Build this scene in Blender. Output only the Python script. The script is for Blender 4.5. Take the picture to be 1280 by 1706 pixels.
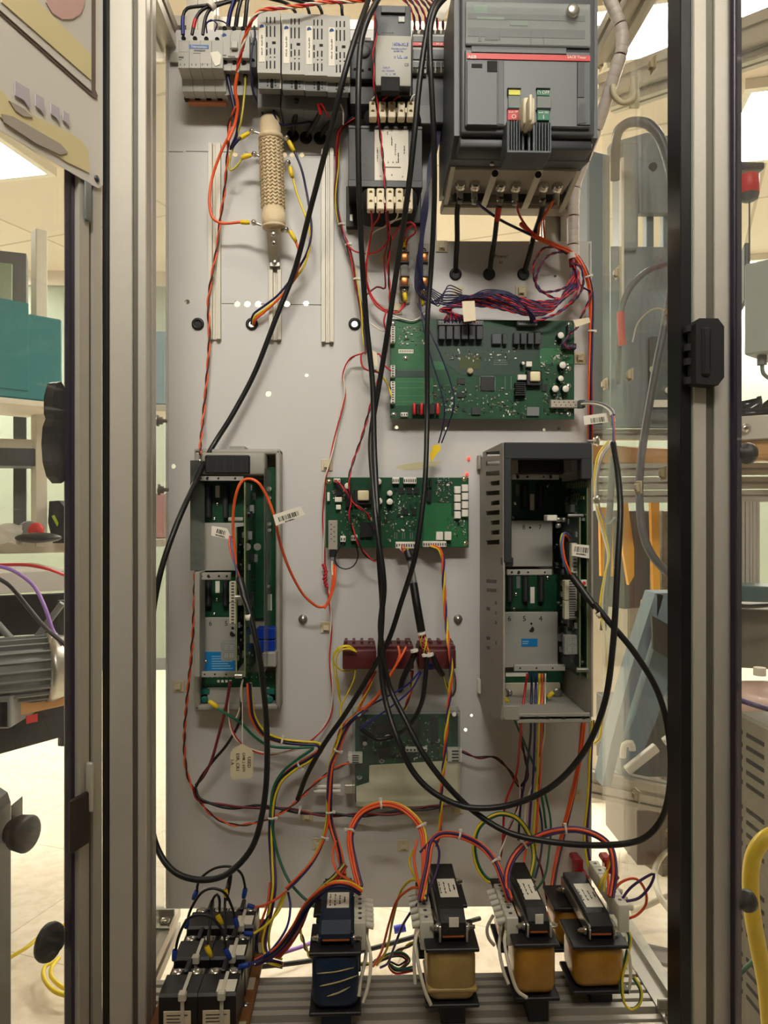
import bpy, bmesh, math, random
from mathutils import Vector, Matrix, noise
random.seed(7)
for o in list(bpy.data.objects): bpy.data.objects.remove(o)
SC = bpy.context.scene
COL = SC.collection

# ------------------------------------------------------------------ camera
FPX = 26/36*1706
TH = math.radians(2.0)
CH = 1.35
cam_d = bpy.data.cameras.new('camera'); cam = bpy.data.objects.new('camera', cam_d); COL.objects.link(cam)
cam.location = (0, 0, CH); cam.rotation_euler = (math.radians(90), 0, -TH)
cam_d.sensor_fit = 'VERTICAL'; cam_d.sensor_height = 36; cam_d.lens = 26; cam_d.clip_start = 0.02
SC.camera = cam
# ------------------------------------------------------------------ view, world
SC.view_settings.view_transform = 'Standard'; SC.view_settings.look = 'None'
SC.view_settings.gamma = 1; SC.view_settings.use_curve_mapping = False
SC.view_settings.exposure = 0.0
wd = bpy.data.worlds.new('room_air'); SC.world = wd; wd.use_nodes = True
wd.node_tree.nodes['Background'].inputs[0].default_value = (1.0, 0.93, 0.85, 1)
wd.node_tree.nodes['Background'].inputs[1].default_value = 0.0
LIGHT_PANELS = [   # x, y, length x, length y, watts : the ceiling fixtures of the room
    (2.55, 3.68, 1.2, 0.74, 110), (-2.5, 4.3, 1.2, 0.6, 110), (1.2, 3.05, 1.2, 0.35, 60), (-0.2, 6.0, 1.2, 0.6, 110), (3.6, 6.0, 1.2, 0.6, 110), (-3.7, 6.0, 1.2, 0.6, 110),
    (0.1, -0.15, 1.3, 0.6, 18), (0.15, -1.5, 1.3, 0.6, 150)]
CEIL = 3.4

# ------------------------------------------------------------------ pixel to place
def W(px, py, Y):
    a = (px-640)/FPX; b = (853-py)/FPX
    dx = math.sin(TH)+a*math.cos(TH); dy = math.cos(TH)-a*math.sin(TH)
    t = Y/dy
    return Vector((dx*t, Y, CH+b*t))
def mmpx(Y): return Y/FPX

# ------------------------------------------------------------------ materials
MATS = {}
def lin(c):
    c = c/255
    return c/12.92 if c <= .04045 else ((c+.055)/1.055)**2.4
def mat(name, rgb, rough=.5, metal=0., spec=.5, bump=None, var=None, emit=None, coat=0, trans=0):
    """bump=(scale,strength), var=(scale,amount,other rgb)"""
    if name in MATS: return MATS[name]
    m = bpy.data.materials.new(name); m.use_nodes = True
    nt = m.node_tree; b = nt.nodes['Principled BSDF']
    c = tuple(lin(v) for v in rgb)+(1,)
    b.inputs['Base Color'].default_value = c
    b.inputs['Roughness'].default_value = rough; b.inputs['Metallic'].default_value = metal
    b.inputs['Specular IOR Level'].default_value = spec
    if coat: b.inputs['Coat Weight'].default_value = coat
    if trans: b.inputs['Transmission Weight'].default_value = trans
    if emit:
        b.inputs['Emission Color'].default_value = tuple(lin(v) for v in emit[0])+(1,); b.inputs['Emission Strength'].default_value = emit[1]
    if bump or var:
        tc = nt.nodes.new('ShaderNodeTexCoord')
    if var:
        n = nt.nodes.new('ShaderNodeTexNoise'); n.inputs['Scale'].default_value = var[0]; n.inputs['Detail'].default_value = 5
        nt.links.new(tc.outputs['Object'], n.inputs['Vector'])
        r = nt.nodes.new('ShaderNodeValToRGB'); r.color_ramp.elements[0].position = .35; r.color_ramp.elements[1].position = .68
        r.color_ramp.elements[0].color = c; r.color_ramp.elements[1].color = tuple(lin(v) for v in var[2])+(1,)
        mx = nt.nodes.new('ShaderNodeMix'); mx.data_type = 'RGBA'; mx.inputs[0].default_value = var[1]
        nt.links.new(n.outputs['Fac'], r.inputs[0]); mx.inputs[6].default_value = c
        nt.links.new(r.outputs[0], mx.inputs[7]); nt.links.new(mx.outputs[2], b.inputs['Base Color'])
    if bump:
        n2 = nt.nodes.new('ShaderNodeTexNoise'); n2.inputs['Scale'].default_value = bump[0]; n2.inputs['Detail'].default_value = 4
        nt.links.new(tc.outputs['Object'], n2.inputs['Vector'])
        bp = nt.nodes.new('ShaderNodeBump'); bp.inputs['Strength'].default_value = bump[1]; bp.inputs['Distance'].default_value = .002
        nt.links.new(n2.outputs['Fac'], bp.inputs['Height']); nt.links.new(bp.outputs[0], b.inputs['Normal'])
    MATS[name] = m; return m

def glass(name, tint, haze=.06, rough=.03, scratch=True):
    if name in MATS: return MATS[name]
    m = bpy.data.materials.new(name); m.use_nodes = True; nt = m.node_tree
    nt.nodes.clear(); N = nt.nodes.new; L = nt.links.new
    out = N('ShaderNodeOutputMaterial'); tr = N('ShaderNodeBsdfTransparent'); tr.inputs[0].default_value = tint+(1,)
    gl = N('ShaderNodeBsdfGlossy'); gl.inputs['Roughness'].default_value = rough
    lw = N('ShaderNodeLayerWeight'); lw.inputs[0].default_value = .5
    pw_ = N('ShaderNodeMath'); pw_.operation = 'POWER'; L(lw.outputs['Facing'], pw_.inputs[0]); pw_.inputs[1].default_value = 5
    ma = N('ShaderNodeMath'); ma.operation = 'MULTIPLY_ADD'; L(pw_.outputs[0], ma.inputs[0]); ma.inputs[1].default_value = .5; ma.inputs[2].default_value = .025
    m1 = N('ShaderNodeMixShader'); L(ma.outputs[0], m1.inputs[0]); L(tr.outputs[0], m1.inputs[1]); L(gl.outputs[0], m1.inputs[2])
    df = N('ShaderNodeBsdfDiffuse'); df.inputs[0].default_value = (.7, .7, .68, 1)
    m2 = N('ShaderNodeMixShader'); L(m1.outputs[0], m2.inputs[1]); L(df.outputs[0], m2.inputs[2])
    if scratch:
        tc = N('ShaderNodeTexCoord'); mp = N('ShaderNodeMapping'); mp.inputs['Rotation'].default_value = (.4, .3, .9); mp.inputs['Scale'].default_value = (3, 3, 40)
        n = N('ShaderNodeTexNoise'); n.inputs['Scale'].default_value = 2.2; n.inputs['Detail'].default_value = 3
        L(tc.outputs['Object'], mp.inputs[0]); L(mp.outputs[0], n.inputs['Vector'])
        r = N('ShaderNodeValToRGB'); r.color_ramp.elements[0].position = .69; r.color_ramp.elements[0].color = (haze,)*3+(1,)
        r.color_ramp.elements[1].position = .74; r.color_ramp.elements[1].color = (haze+.12,)*3+(1,)
        L(n.outputs['Fac'], r.inputs[0]); L(r.outputs[0], m2.inputs[0])
    else: m2.inputs[0].default_value = haze
    L(m2.outputs[0], out.inputs[0])
    MATS[name] = m; return m

# ------------------------------------------------------------------ mesh builder
class MB:
    def __init__(s): s.v = []; s.f = []; s.sm = []; s.mi = []; s.cur = 0
    def add(s, vs, fs, smooth=False):
        n = len(s.v); s.v += [Vector(v) for v in vs]
        for f in fs: s.f.append(tuple(n+i for i in f)); s.sm.append(smooth); s.mi.append(s.cur)
        return s
    def _bm(s, bm, M=None, smooth=False):
        bm.verts.index_update()
        s.add([(M @ v.co if M else v.co.copy()) for v in bm.verts], [[v.index for v in f.verts] for f in bm.faces], smooth); bm.free(); return s
    def box(s, a, b, bev=0, M=None, seg=1):
        x0, y0, z0 = (min(a[i], b[i]) for i in range(3)); x1, y1, z1 = (max(a[i], b[i]) for i in range(3))
        vs = [(x0,y0,z0),(x1,y0,z0),(x1,y1,z0),(x0,y1,z0),(x0,y0,z1),(x1,y0,z1),(x1,y1,z1),(x0,y1,z1)]
        fs = [(0,3,2,1),(4,5,6,7),(0,1,5,4),(1,2,6,5),(2,3,7,6),(3,0,4,7)]
        if bev <= 0:
            return s.add([(M @ Vector(v)) if M else v for v in vs], fs)
        bev = min(bev, .45*min(x1-x0, y1-y0, z1-z0))
        bm = bmesh.new(); bv = [bm.verts.new(v) for v in vs]
        for f in fs: bm.faces.new([bv[i] for i in f])
        bmesh.ops.bevel(bm, geom=list(bm.edges), offset=bev, segments=seg, affect='EDGES', profile=.5)
        return s._bm(bm, M, smooth=seg > 1)
    def pb(s, px0, py0, px1, py1, yf, yb, bev=.0006, seg=1):
        """box whose FRONT face (at depth yf) covers this pixel rectangle, reaching back to yb"""
        m = (px0+px1)/2
        x0 = W(px0, py0, yf).x; x1 = W(px1, py0, yf).x; z0 = W(m, py1, yf).z; z1 = W(m, py0, yf).z
        return s.box((x0, yf, z0), (x1, yb, z1), bev, seg=seg)
    def cyl(s, p0, p1, r0, r1=None, n=14, cap=True, smooth=True):
        p0 = Vector(p0); p1 = Vector(p1); r1 = r0 if r1 is None else r1
        d = (p1-p0).normalized(); u = d.orthogonal().normalized(); w = d.cross(u)
        vs = []; 
        for i in range(n):
            a = 2*math.pi*i/n; k = u*math.cos(a)+w*math.sin(a)
            vs += [p0+k*r0, p1+k*r1]
        s.add(vs, [(2*i, 2*((i+1) % n), 2*((i+1) % n)+1, 2*i+1) for i in range(n)], smooth)
        if cap:
            s.add([vs[2*i] for i in range(n)], [tuple(reversed(range(n)))]); s.add([vs[2*i+1] for i in range(n)], [tuple(range(n))])
        return s
    def lathe(s, p0, axis, prof, n=20):
        """prof: list of (distance along axis, radius)"""
        p0 = Vector(p0); d = Vector(axis).normalized(); u = d.orthogonal().normalized(); w = d.cross(u)
        vs = []
        for h, r in prof:
            for i in range(n):
                a = 2*math.pi*i/n; vs.append(p0+d*h+(u*math.cos(a)+w*math.sin(a))*r)
        fs = []
        for j in range(len(prof)-1):
            for i in range(n): fs.append((j*n+i, j*n+(i+1) % n, (j+1)*n+(i+1) % n, (j+1)*n+i))
        return s.add(vs, fs, True)
    def prism(s, poly, axis, a, b):
        """poly: 2D points; axis 'x': (y,z), 'y': (x,z), 'z': (x,y)"""
        def P(p, t): return {'x': (t, p[0], p[1]), 'y': (p[0], t, p[1]), 'z': (p[0], p[1], t)}[axis]
        n = len(poly)
        vs = [P(p, a) for p in poly]+[P(p, b) for p in poly]
        fs = [tuple(range(n)), tuple(reversed(range(n, 2*n)))]+[(i, n+i, n+(i+1) % n, (i+1) % n) for i in range(n)]
        return s.add(vs, fs)
    def slab(s, pts, thick):
        """planar polygon given by 3D points, given thickness vector"""
        n = len(pts); t = Vector(thick); pts = [Vector(p) for p in pts]
        return s.add(pts+[p+t for p in pts], [tuple(range(n)), tuple(reversed(range(n, 2*n)))]+[(i, n+i, n+(i+1) % n, (i+1) % n) for i in range(n)])
    def sphere(s, c, r, n=12, sc=(1,1,1)):
        bm = bmesh.new(); bmesh.ops.create_uvsphere(bm, u_segments=n, v_segments=max(6, n//2+2), radius=r)
        return s._bm(bm, Matrix.Translation(c) @ Matrix.Diagonal((*sc, 1)), True)
    def tube(s, pts, r, n=8, cap=True):
        pts = [Vector(p) for p in pts]; m = len(pts)
        T = []
        for i in range(m):
            a = pts[max(0, i-1)]; b = pts[min(m-1, i+1)]; t = (b-a)
            T.append(t.normalized() if t.length > 1e-9 else Vector((0, 0, 1)))
        u = T[0].orthogonal().normalized(); vs = []
        for i in range(m):
            u = (u-T[i]*u.dot(T[i]))
            u = u.normalized() if u.length > 1e-6 else T[i].orthogonal().normalized()
            w = T[i].cross(u); rr = r[i] if isinstance(r, (list, tuple)) else r
            for k in range(n):
                a = 2*math.pi*k/n; vs.append(pts[i]+(u*math.cos(a)+w*math.sin(a))*rr)
        fs = [(i*n+k, i*n+(k+1) % n, (i+1)*n+(k+1) % n, (i+1)*n+k) for i in range(m-1) for k in range(n)]
        s.add(vs, fs, True)
        if cap: s.add(vs[:n], [tuple(reversed(range(n)))]); s.add(vs[-n:], [tuple(range(n))])
        return s
    def mesh(s, name, mats, off=Vector((0, 0, 0))):
        me = bpy.data.meshes.new(name)
        me.from_pydata([v-off for v in s.v], [], s.f)
        for m in (mats if isinstance(mats, (list, tuple)) else [mats]): me.materials.append(m)
        me.polygons.foreach_set('use_smooth', s.sm); me.polygons.foreach_set('material_index', s.mi)
        me.update(); return me

def smooth_path(pts, step=.006, closed=False):
    """centripetal-ish Catmull-Rom through 3D points"""
    P = [Vector(p) for p in pts]
    if len(P) < 3:
        n = max(2, int((P[1]-P[0]).length/step)); return [P[0].lerp(P[1], i/n) for i in range(n+1)]
    P = [P[0]*2-P[1]]+P+[P[-1]*2-P[-2]]
    out = []
    for i in range(1, len(P)-2):
        p0, p1, p2, p3 = P[i-1:i+3]; d = (p2-p1).length; n = max(2, int(d/step)+1)
        m1 = (p2-p0)*.5; m2 = (p3-p1)*.5
        l1 = (p1-p0).length; l3 = (p3-p2).length
        if l1 > 1e-9: m1 = m1*min(1, 2*d/(l1+d))
        if l3 > 1e-9: m2 = m2*min(1, 2*d/(l3+d))
        for k in range(n):
            t = k/n; t2 = t*t; t3 = t2*t
            out.append(p1*(2*t3-3*t2+1)+m1*(t3-2*t2+t)+p2*(-2*t3+3*t2)+m2*(t3-t2))
    out.append(P[-2]); return out
def pw(pts, y=None):
    """[(px,py[,Y])] to world points, missing depth carried on"""
    out = []
    for p in pts:
        if len(p) > 2: y = p[2]
        out.append(W(p[0], p[1], y))
    return out

# ------------------------------------------------------------------ things
USED = {}
def props(o, label, cat, group=None, kind=None):
    if label: o['label'] = label
    if cat: o['category'] = cat
    if group: o['group'] = group
    if kind: o['kind'] = kind
    return o
def thing(name, label, cat, loc, group=None):
    o = bpy.data.objects.new(name, None); COL.objects.link(o); o.location = Vector(loc); o.empty_display_size = .02
    return props(o, label, cat, group)
def origin(o):
    v = Vector((0, 0, 0))
    while o: v += o.location; o = o.parent
    return v
def part(name, mb, mats, parent, label=None, kind=None, loc=None):
    po = origin(parent)
    if loc is None: loc = sum(mb.v, Vector())/max(1, len(mb.v)) if mb.v else po
    loc = Vector(loc)
    o = bpy.data.objects.new(name, mb.mesh(name, mats, loc)); COL.objects.link(o)
    o.parent = parent; o.location = loc-po
    if label: o['label'] = label
    if kind: o['kind'] = kind
    return o
def solo(name, mb, mats, label, cat, group=None, kind=None, loc=None):
    if loc is None: loc = sum(mb.v, Vector())/max(1, len(mb.v))
    loc = Vector(loc)
    o = bpy.data.objects.new(name, mb.mesh(name, mats, loc)); COL.objects.link(o); o.location = loc
    return props(o, label, cat, group, kind)
def copy_part(o, parent, delta):
    """copy a part (with its sub-parts) under parent, moved by delta"""
    c = o.copy(); COL.objects.link(c); c.parent = parent; c.location = o.location+Vector(delta)
    for ch in list(o.children):
        d = ch.copy(); COL.objects.link(d); d.parent = c
    return c
def copy_thing(o, loc, label, rotz=None):
    c = o.copy(); COL.objects.link(c); c.location = Vector(loc); c['label'] = label
    if rotz is not None: c.rotation_euler.z = rotz
    for ch in list(o.children):
        d = ch.copy(); COL.objects.link(d); d.parent = c
        for g in list(ch.children):
            e = g.copy(); COL.objects.link(e); e.parent = d
    return c
def structure(name, mb, mats):
    return solo(name, mb, mats, None, None, kind='structure')

_fcache = {}
def text_mb(s, size, M, ext=.00012, align='CENTER', sx=1.0):
    """lettering as thin real geometry; M places text plane (x right, y up, z out)"""
    cu = bpy.data.curves.new('lettering', 'FONT'); cu.body = s; cu.size = size; cu.extrude = ext
    cu.align_x = align; cu.align_y = 'CENTER'; cu.resolution_u = 2
    ob = bpy.data.objects.new('lettering_source', cu); COL.objects.link(ob)
    dg = bpy.context.evaluated_depsgraph_get(); me = bpy.data.meshes.new_from_object(ob.evaluated_get(dg))
    mb = MB(); S = Matrix.Diagonal((sx, 1, 1, 1))
    mb.add([M @ S @ v.co for v in me.vertices], [tuple(p.vertices) for p in me.polygons])
    bpy.data.objects.remove(ob); bpy.data.curves.remove(cu); bpy.data.meshes.remove(me)
    return mb
def print_mb(words, size, M):
    """a line of print too small to read, as short strokes; words gives the length of each word"""
    mb = MB(); w = size*.5; x = -w*(sum(words)+len(words)-1)/2; rnd = random.Random(sum(words))
    for n in words:
        for k in range(n):
            h = size*(.26 if rnd.random() < .5 else .18); mb.box((x+w*.12, -h, 0), (x+w*.88, h*(1 if rnd.random() < .6 else .2), .00012), 0, M); x += w
        x += w
    return mb
def face_front(p, rot=0):
    """text plane facing the room front (-Y), at point p, rotated in plane"""
    return Matrix.Translation(p) @ Matrix.Rotation(math.radians(90), 4, 'X') @ Matrix.Rotation(math.radians(rot), 4, 'Z')
def ptext(s, px, py, Y, hpx, rot=0, align='CENTER', sx=1.0):
    return text_mb(s, hpx*mmpx(Y)*1.25, face_front(W(px, py, Y-.0003), rot), align=align, sx=sx)

# ------------------------------------------------------------------ palette
M_panel = mat('painted_panel', (202, 200, 198), .45, bump=(9, .05), var=(3.0, .3, (190, 186, 182)))
M_alu = mat('anodised_aluminium', (190, 185, 174), .38, .3, var=(60, .2, (174, 168, 156)))
M_alu_shade = mat('shaded_aluminium', (98, 94, 84), .5, .4)  # darker copy of the aluminium, paints the shade inside grooves
M_steel = mat('zinc_steel', (190, 188, 180), .3, .85, var=(40, .4, (150, 148, 140)))
M_chrome = mat('bright_screw', (215, 212, 205), .18, .95)
M_black = mat('black_plastic', (26, 26, 28), .45)
M_blackm = mat('black_matte', (17, 17, 18), .8)
M_rubber = mat('black_rubber', (12, 12, 13), .5)
M_grey = mat('light_grey_plastic', (168, 166, 158), .5)
M_greyd = mat('mid_grey_plastic', (112, 114, 114), .5)
M_slate = mat('slate_grey_plastic', (72, 76, 80), .45)
M_dark = mat('dark_grey_plastic', (46, 49, 52), .45)
M_cream = mat('cream_plastic', (222, 208, 178), .5)
M_white = mat('white_plastic', (225, 220, 208), .45)
M_paper = mat('white_paper', (228, 222, 208), .7)
M_ink = mat('black_ink', (30, 28, 32), .7)
M_blueink = mat('blue_ink', (88, 104, 190), .7)
M_red = mat('red_plastic', (196, 40, 38), .45)
M_pcb = mat('green_circuit_board', (22, 74, 46), .38, var=(55, .55, (14, 52, 36)))
M_pcbl = mat('light_green_copper', (38, 104, 62), .4, var=(80, .4, (28, 84, 52)))
M_pcbd = mat('grey_green_ground', (42, 66, 56), .4, var=(70, .4, (34, 54, 48)))
M_gold = mat('gold_contact', (176, 150, 84), .35, .7)
M_solder = mat('tin_solder', (175, 178, 172), .35, .7)
M_brown = mat('relay_brown_plastic', (84, 28, 30), .45)
M_yel = mat('yellow_insulator', (230, 196, 20), .5)
WIRE = dict(black=(14, 14, 15), red=(190, 30, 32), orange=(232, 92, 40), yellow=(226, 200, 40), blue=(38, 40, 118), navy=(24, 24, 66), purple=(60, 34, 92),
            green=(14, 96, 66), white=(224, 216, 198), brown=(74, 30, 26), maroon=(112, 18, 34), grey=(132, 132, 136), pink=(190, 40, 70), lilac=(150, 110, 190), sheath=(17, 17, 18), olive=(190, 178, 60), steelblue=(78, 98, 146), hosegrey=(84, 84, 88))
def wm(c): return mat(c+'_insulation', WIRE[c], .42, bump=(300, .03))

# ------------------------------------------------------------------ wires
def wire(label, pts, r, color, name='wire', cat='wire', group=None, step=.006, n=8, y=None):
    P = smooth_path(pw(pts, y), step)
    return solo(name, MB().tube(P, r/1000, n), wm(color), label, cat, group)
def helix(P, r, n, k, pitch, phase=0, wob=0):
    """offset path of strand k of n around path P"""
    out = []; s = 0; u = None
    for i, p in enumerate(P):
        a = P[max(0, i-1)]; b = P[min(len(P)-1, i+1)]; t = (b-a).normalized()
        if i: s += (P[i]-P[i-1]).length
        if u is None: u = t.orthogonal().normalized()
        u = u-t*u.dot(t); u = u.normalized() if u.length > 1e-6 else t.orthogonal().normalized(); w = t.cross(u)
        ang = phase+2*math.pi*(k/n+(s/pitch if pitch else 0))
        if wob: ang += wob*math.sin(s*37+k*2.1)
        out.append(p+(u*math.cos(ang)+w*math.sin(ang))*r)
    return out
def harness(label, pts, r, colors, pitch=.03, spread=None, name='wire_bundle', cat='wire bundle', group=None, ties=(), step=.004, y=None, wob=0, sheath=None, n=6):
    """several conductors running together; each conductor is a part, each tie a part"""
    P = smooth_path(pw(pts, y), step); o = thing(name, label, cat, P[0], group)
    k = len(colors); r = r/1000; sp = (spread/1000 if spread else r*(1.02 if k < 3 else 1/math.sin(math.pi/k)*.95))
    for i, c in enumerate(colors):
        part('conductor', MB().tube(helix(P, sp, k, i, pitch, wob=wob), r, n), wm(c), o, c+' conductor')
    for t in ties:
        i = int(t*(len(P)-2)); a, b = P[i], P[i+1]; d = (b-a).normalized(); R = sp+r*1.15
        mb = MB().lathe(a-d*.0015, d, [(0, R*.9), (0, R+.0006), (.003, R+.0006), (.003, R*.9)], 14)
        u = d.cross(Vector((0, 1, 0))); u = u.normalized() if u.length > 1e-5 else Vector((1, 0, 0))
        c = a+u*(R+.002)
        mb.box((-.0022, -.002, -.002), (.0022, .002, .002), .0004, Matrix.Translation(c))
        part('cable_tie', mb, M_white, o)
    return o
def twisted(label, pts, r, colors, pitch=.035, **kw):
    kw.setdefault('name', 'twisted_wire_pair'); kw.setdefault('cat', 'twisted wires')
    return harness(label, pts, r, colors, pitch, **kw)
# ================================================================== the room
RX0, RX1, RY0, RY1 = -5.2, 5.2, -2.6, 6.4
M_floor = mat('speckled_vinyl_floor', (214, 196, 164), .45, var=(14, .5, (188, 168, 136)))
M_ceil = mat('cream_ceiling', (226, 206, 176), .8)
def grid_mat(name, rgb, line, size, rot, w=.012, mottled=None):
    m = mat(name, rgb, .7); nt = m.node_tree; N = nt.nodes.new; L = nt.links.new; b = nt.nodes['Principled BSDF']
    tc = N('ShaderNodeTexCoord'); mp = N('ShaderNodeMapping'); mp.inputs['Rotation'].default_value = (0, 0, math.radians(rot))
    L(tc.outputs['Object'], mp.inputs[0])
    br = N('ShaderNodeTexBrick'); br.offset = 0; br.inputs['Scale'].default_value = 1; br.inputs['Brick Width'].default_value = size[0]; br.inputs['Row Height'].default_value = size[1]
    br.inputs['Mortar Size'].default_value = w; br.inputs['Mortar Smooth'].default_value = .2
    c = tuple(lin(v) for v in rgb)+(1,); l = tuple(lin(v) for v in line)+(1,)
    br.inputs['Color1'].default_value = c; br.inputs['Color2'].default_value = tuple(v*.95 for v in c[:3])+(1,); br.inputs['Mortar'].default_value = l
    L(mp.outputs[0], br.inputs[0]); last = br.outputs[0]
    if mottled:
        n = N('ShaderNodeTexNoise'); n.inputs['Scale'].default_value = mottled[0]; n.inputs['Detail'].default_value = 7; L(tc.outputs['Object'], n.inputs['Vector'])
        r = N('ShaderNodeValToRGB'); r.color_ramp.elements[0].position = .42; r.color_ramp.elements[1].position = .62
        r.color_ramp.elements[0].color = (1, 1, 1, 1); r.color_ramp.elements[1].color = mottled[1]+(1,)
        mx = N('ShaderNodeMix'); mx.data_type = 'RGBA'; mx.blend_type = 'MULTIPLY'; mx.inputs[0].default_value = 1
        L(n.outputs['Fac'], r.inputs[0]); L(last, mx.inputs[6]); L(r.outputs[0], mx.inputs[7]); last = mx.outputs[2]
    L(last, b.inputs['Base Color']); return m
M_ceilg = grid_mat('ceiling_boards', (224, 212, 196), (186, 172, 152), (1.22, 1.22), 24, .012)
M_floorg = grid_mat('vinyl_floor_tiles', (224, 212, 192), (192, 178, 156), (.61, .61), 21, .003, mottled=(30, (.90, .87, .83)))
M_wallg = mat('pale_green_wall', (160, 170, 152), .8, var=(2, .3, (146, 158, 142)))
M_wallc = mat('cream_wall', (150, 140, 122), .8)
M_walld = mat('dark_front_wall', (70, 66, 62), .8)
structure('floor', MB().box((RX0, RY0, -.1), (RX1, RY1, 0)), M_floorg)
structure('ceiling', MB().box((RX0, RY0, CEIL), (RX1, RY1, CEIL+.1)), M_ceilg)
structure('wall_back', MB().box((RX0-.1, RY1, 0), (RX1+.1, RY1+.1, CEIL)), M_wallg)
structure('wall_left', MB().box((RX0-.1, RY0, 0), (RX0, RY1, CEIL)), M_wallc)
structure('wall_right', MB().box((RX1, RY0, 0), (RX1+.1, RY1, CEIL)), M_wallc)
structure('wall_front', MB().box((RX0-.1, RY0-.1, 0), (RX1+.1, RY0, CEIL)), M_walld)
structure('baseboard_back', MB().box((RX0, RY1-.015, 0), (RX1, RY1, .1)), M_greyd)
structure('trim_1', MB().box((RX0, RY1-.03, CEIL-.12), (RX1, RY1, CEIL)), M_white)
M_lamp = []
for i, (x, y, lx, ly, w) in enumerate(LIGHT_PANELS):
    where = ['above the grey machine to the right', 'over the teal cabinet at the left', 'behind the breaker to the right', 'at the back of the room, middle', 'in the back right corner',
             'in the back left corner', 'directly above the cabinet doors', 'in front of the cabinet, behind the viewer'][i]
    t = thing('ceiling_light', 'white rectangular ceiling light panel '+where, 'ceiling light', (x, y, CEIL), 'ceiling light panels')
    t.rotation_euler.z = 0
    M = Matrix.Translation((x, y, CEIL-.03)) @ Matrix.Rotation(math.radians(-14), 4, 'Z')
    fr = MB()
    for a, b in (((-lx/2-.04, -ly/2-.04), (lx/2+.04, -ly/2)), ((-lx/2-.04, ly/2), (lx/2+.04, ly/2+.04)), ((-lx/2-.04, -ly/2), (-lx/2, ly/2)), ((lx/2, -ly/2), (lx/2+.04, ly/2))):
        fr.box((a[0], a[1], -.02), (b[0], b[1], .029), 0, M)
    part('frame', fr, M_white, t)
    area = lx*ly
    em = mat('lit_diffuser_%d' % i, (250, 245, 235), .6, emit=((255, 249, 236), w/(area*math.pi)))
    part('diffuser', MB().box((-lx/2, -ly/2, -.012), (lx/2, ly/2, -.004), 0, M), em, t)

# ================================================================== aluminium enclosure
YP = 1.23                                             # front of the mounting panel
def profile(mb, axis, p, size, length, groove=.25, depth=.006):
    """T-slot profile with a groove down each side; p = min corner, size = (a, b) cross section, along axis"""
    a, b = size; g = groove; d = depth
    def side(w, h):
        return [(0, 0), (w*(.5-g/2), 0), (w*(.5-g/2), d), (w*(.5+g/2), d), (w*(.5+g/2), 0), (w, 0),
                (w, h*(.5-g/2)), (w-d, h*(.5-g/2)), (w-d, h*(.5+g/2)), (w, h*(.5+g/2)), (w, h),
                (w*(.5+g/2), h), (w*(.5+g/2), h-d), (w*(.5-g/2), h-d), (w*(.5-g/2), h), (0, h),
                (0, h*(.5+g/2)), (d, h*(.5+g/2)), (d, h*(.5-g/2)), (0, h*(.5-g/2))]
    poly = side(a, b)
    if axis == 'z': mb.prism([(p[0]+u, p[1]+v) for u, v in poly], 'z', p[2], p[2]+length)
    if axis == 'y': mb.prism([(p[0]+u, p[2]+v) for u, v in poly], 'y', p[1], p[1]+length)
    if axis == 'x': mb.prism([(p[1]+u, p[2]+v) for u, v in poly], 'x', p[0], p[0]+length)
    return mb
def bar_between(mb, A, B, w, h, groove=.006):
    """square T-slot bar between two points (grooved all round)"""
    A = Vector(A); B = Vector(B); d = (B-A); L = d.length; z = d.normalized()
    x = Vector((0, 0, 1)).cross(z); x = x.normalized() if x.length > 1e-3 else Vector((1, 0, 0)); y = z.cross(x)
    M = Matrix((x, y, z)).transposed().to_4x4(); M.translation = A
    t = MB(); profile(t, 'z', (-w/2, -h/2, 0), (w, h), L, .22, groove)
    mb.add([M @ v for v in t.v], t.f); return mb

ZT, ZR = 2.16, .685                                    # top rail and base rail heights
enc = thing('cabinet_enclosure', 'tall aluminium profile cabinet with clear acrylic sides and open doors', 'cabinet', (0.05, 1.0, 0))
M_gasket = mat('black_door_gasket', (14, 14, 18), .35)
xl0, xl1 = W(182, 853, .95).x, W(244, 853, .95).x
xr0, xr1 = W(1156, 853, .85).x, W(1220, 853, .85).x
def post(x0, x1, y0, y1):
    w = x1-x0; g0, g1 = (x0+w*.62, x0+w*.76) if x0 < 0 else (x0+w*.34, x0+w*.54)
    c = .0012; h = (y1-y0)
    poly = [(x0+c, y0), (g0-w*.02, y0), (g0, y0+c), (g0, y0+.009), (g1, y0+.009), (g1, y0+c), (g1+w*.02, y0), (x1-c, y0), (x1, y0+c), (x1, y0+h*.38), (x1-.009, y0+h*.38), (x1-.009, y0+h*.62), (x1, y0+h*.62), (x1, y1), (x0, y1), (x0, y0+h*.62), (x0+.009, y0+h*.62), (x0+.009, y0+h*.38), (x0, y0+h*.38), (x0, y0+c)]
    p = part('post', MB().prism(poly, 'z', .02, ZT+.27), M_alu, enc)
    part('groove_shade', MB().box((g0+.0003, y0+.0045, .02), (g1-.0003, y0+.0088, ZT+.26)), M_alu_shade, p); return p  # dark strip stands in for shade at the groove bottom
post(xl0, xl1, .95, .95+.045); post(xr0, xr1, .85, .895)
for x0, x1 in ((-.285, -.24), (.315, .36)):
    mb = MB(); profile(mb, 'z', (x0, 1.238, .76), (x1-x0, .045), ZT+.25-.76, .2, .008); part('post', mb, M_alu, enc)
part('gasket', MB().box((W(170, 853, .951).x, .951, .02), (xl0-.0005, .985, ZT+.25), .001), M_gasket, enc, 'black gasket strip of the left post')
part('gasket', MB().box((W(1134, 853, .853).x, .853, .02), (xr0-.001, .89, ZT+.25), .001), M_gasket, enc, 'black gasket strip of the right post')
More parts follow.
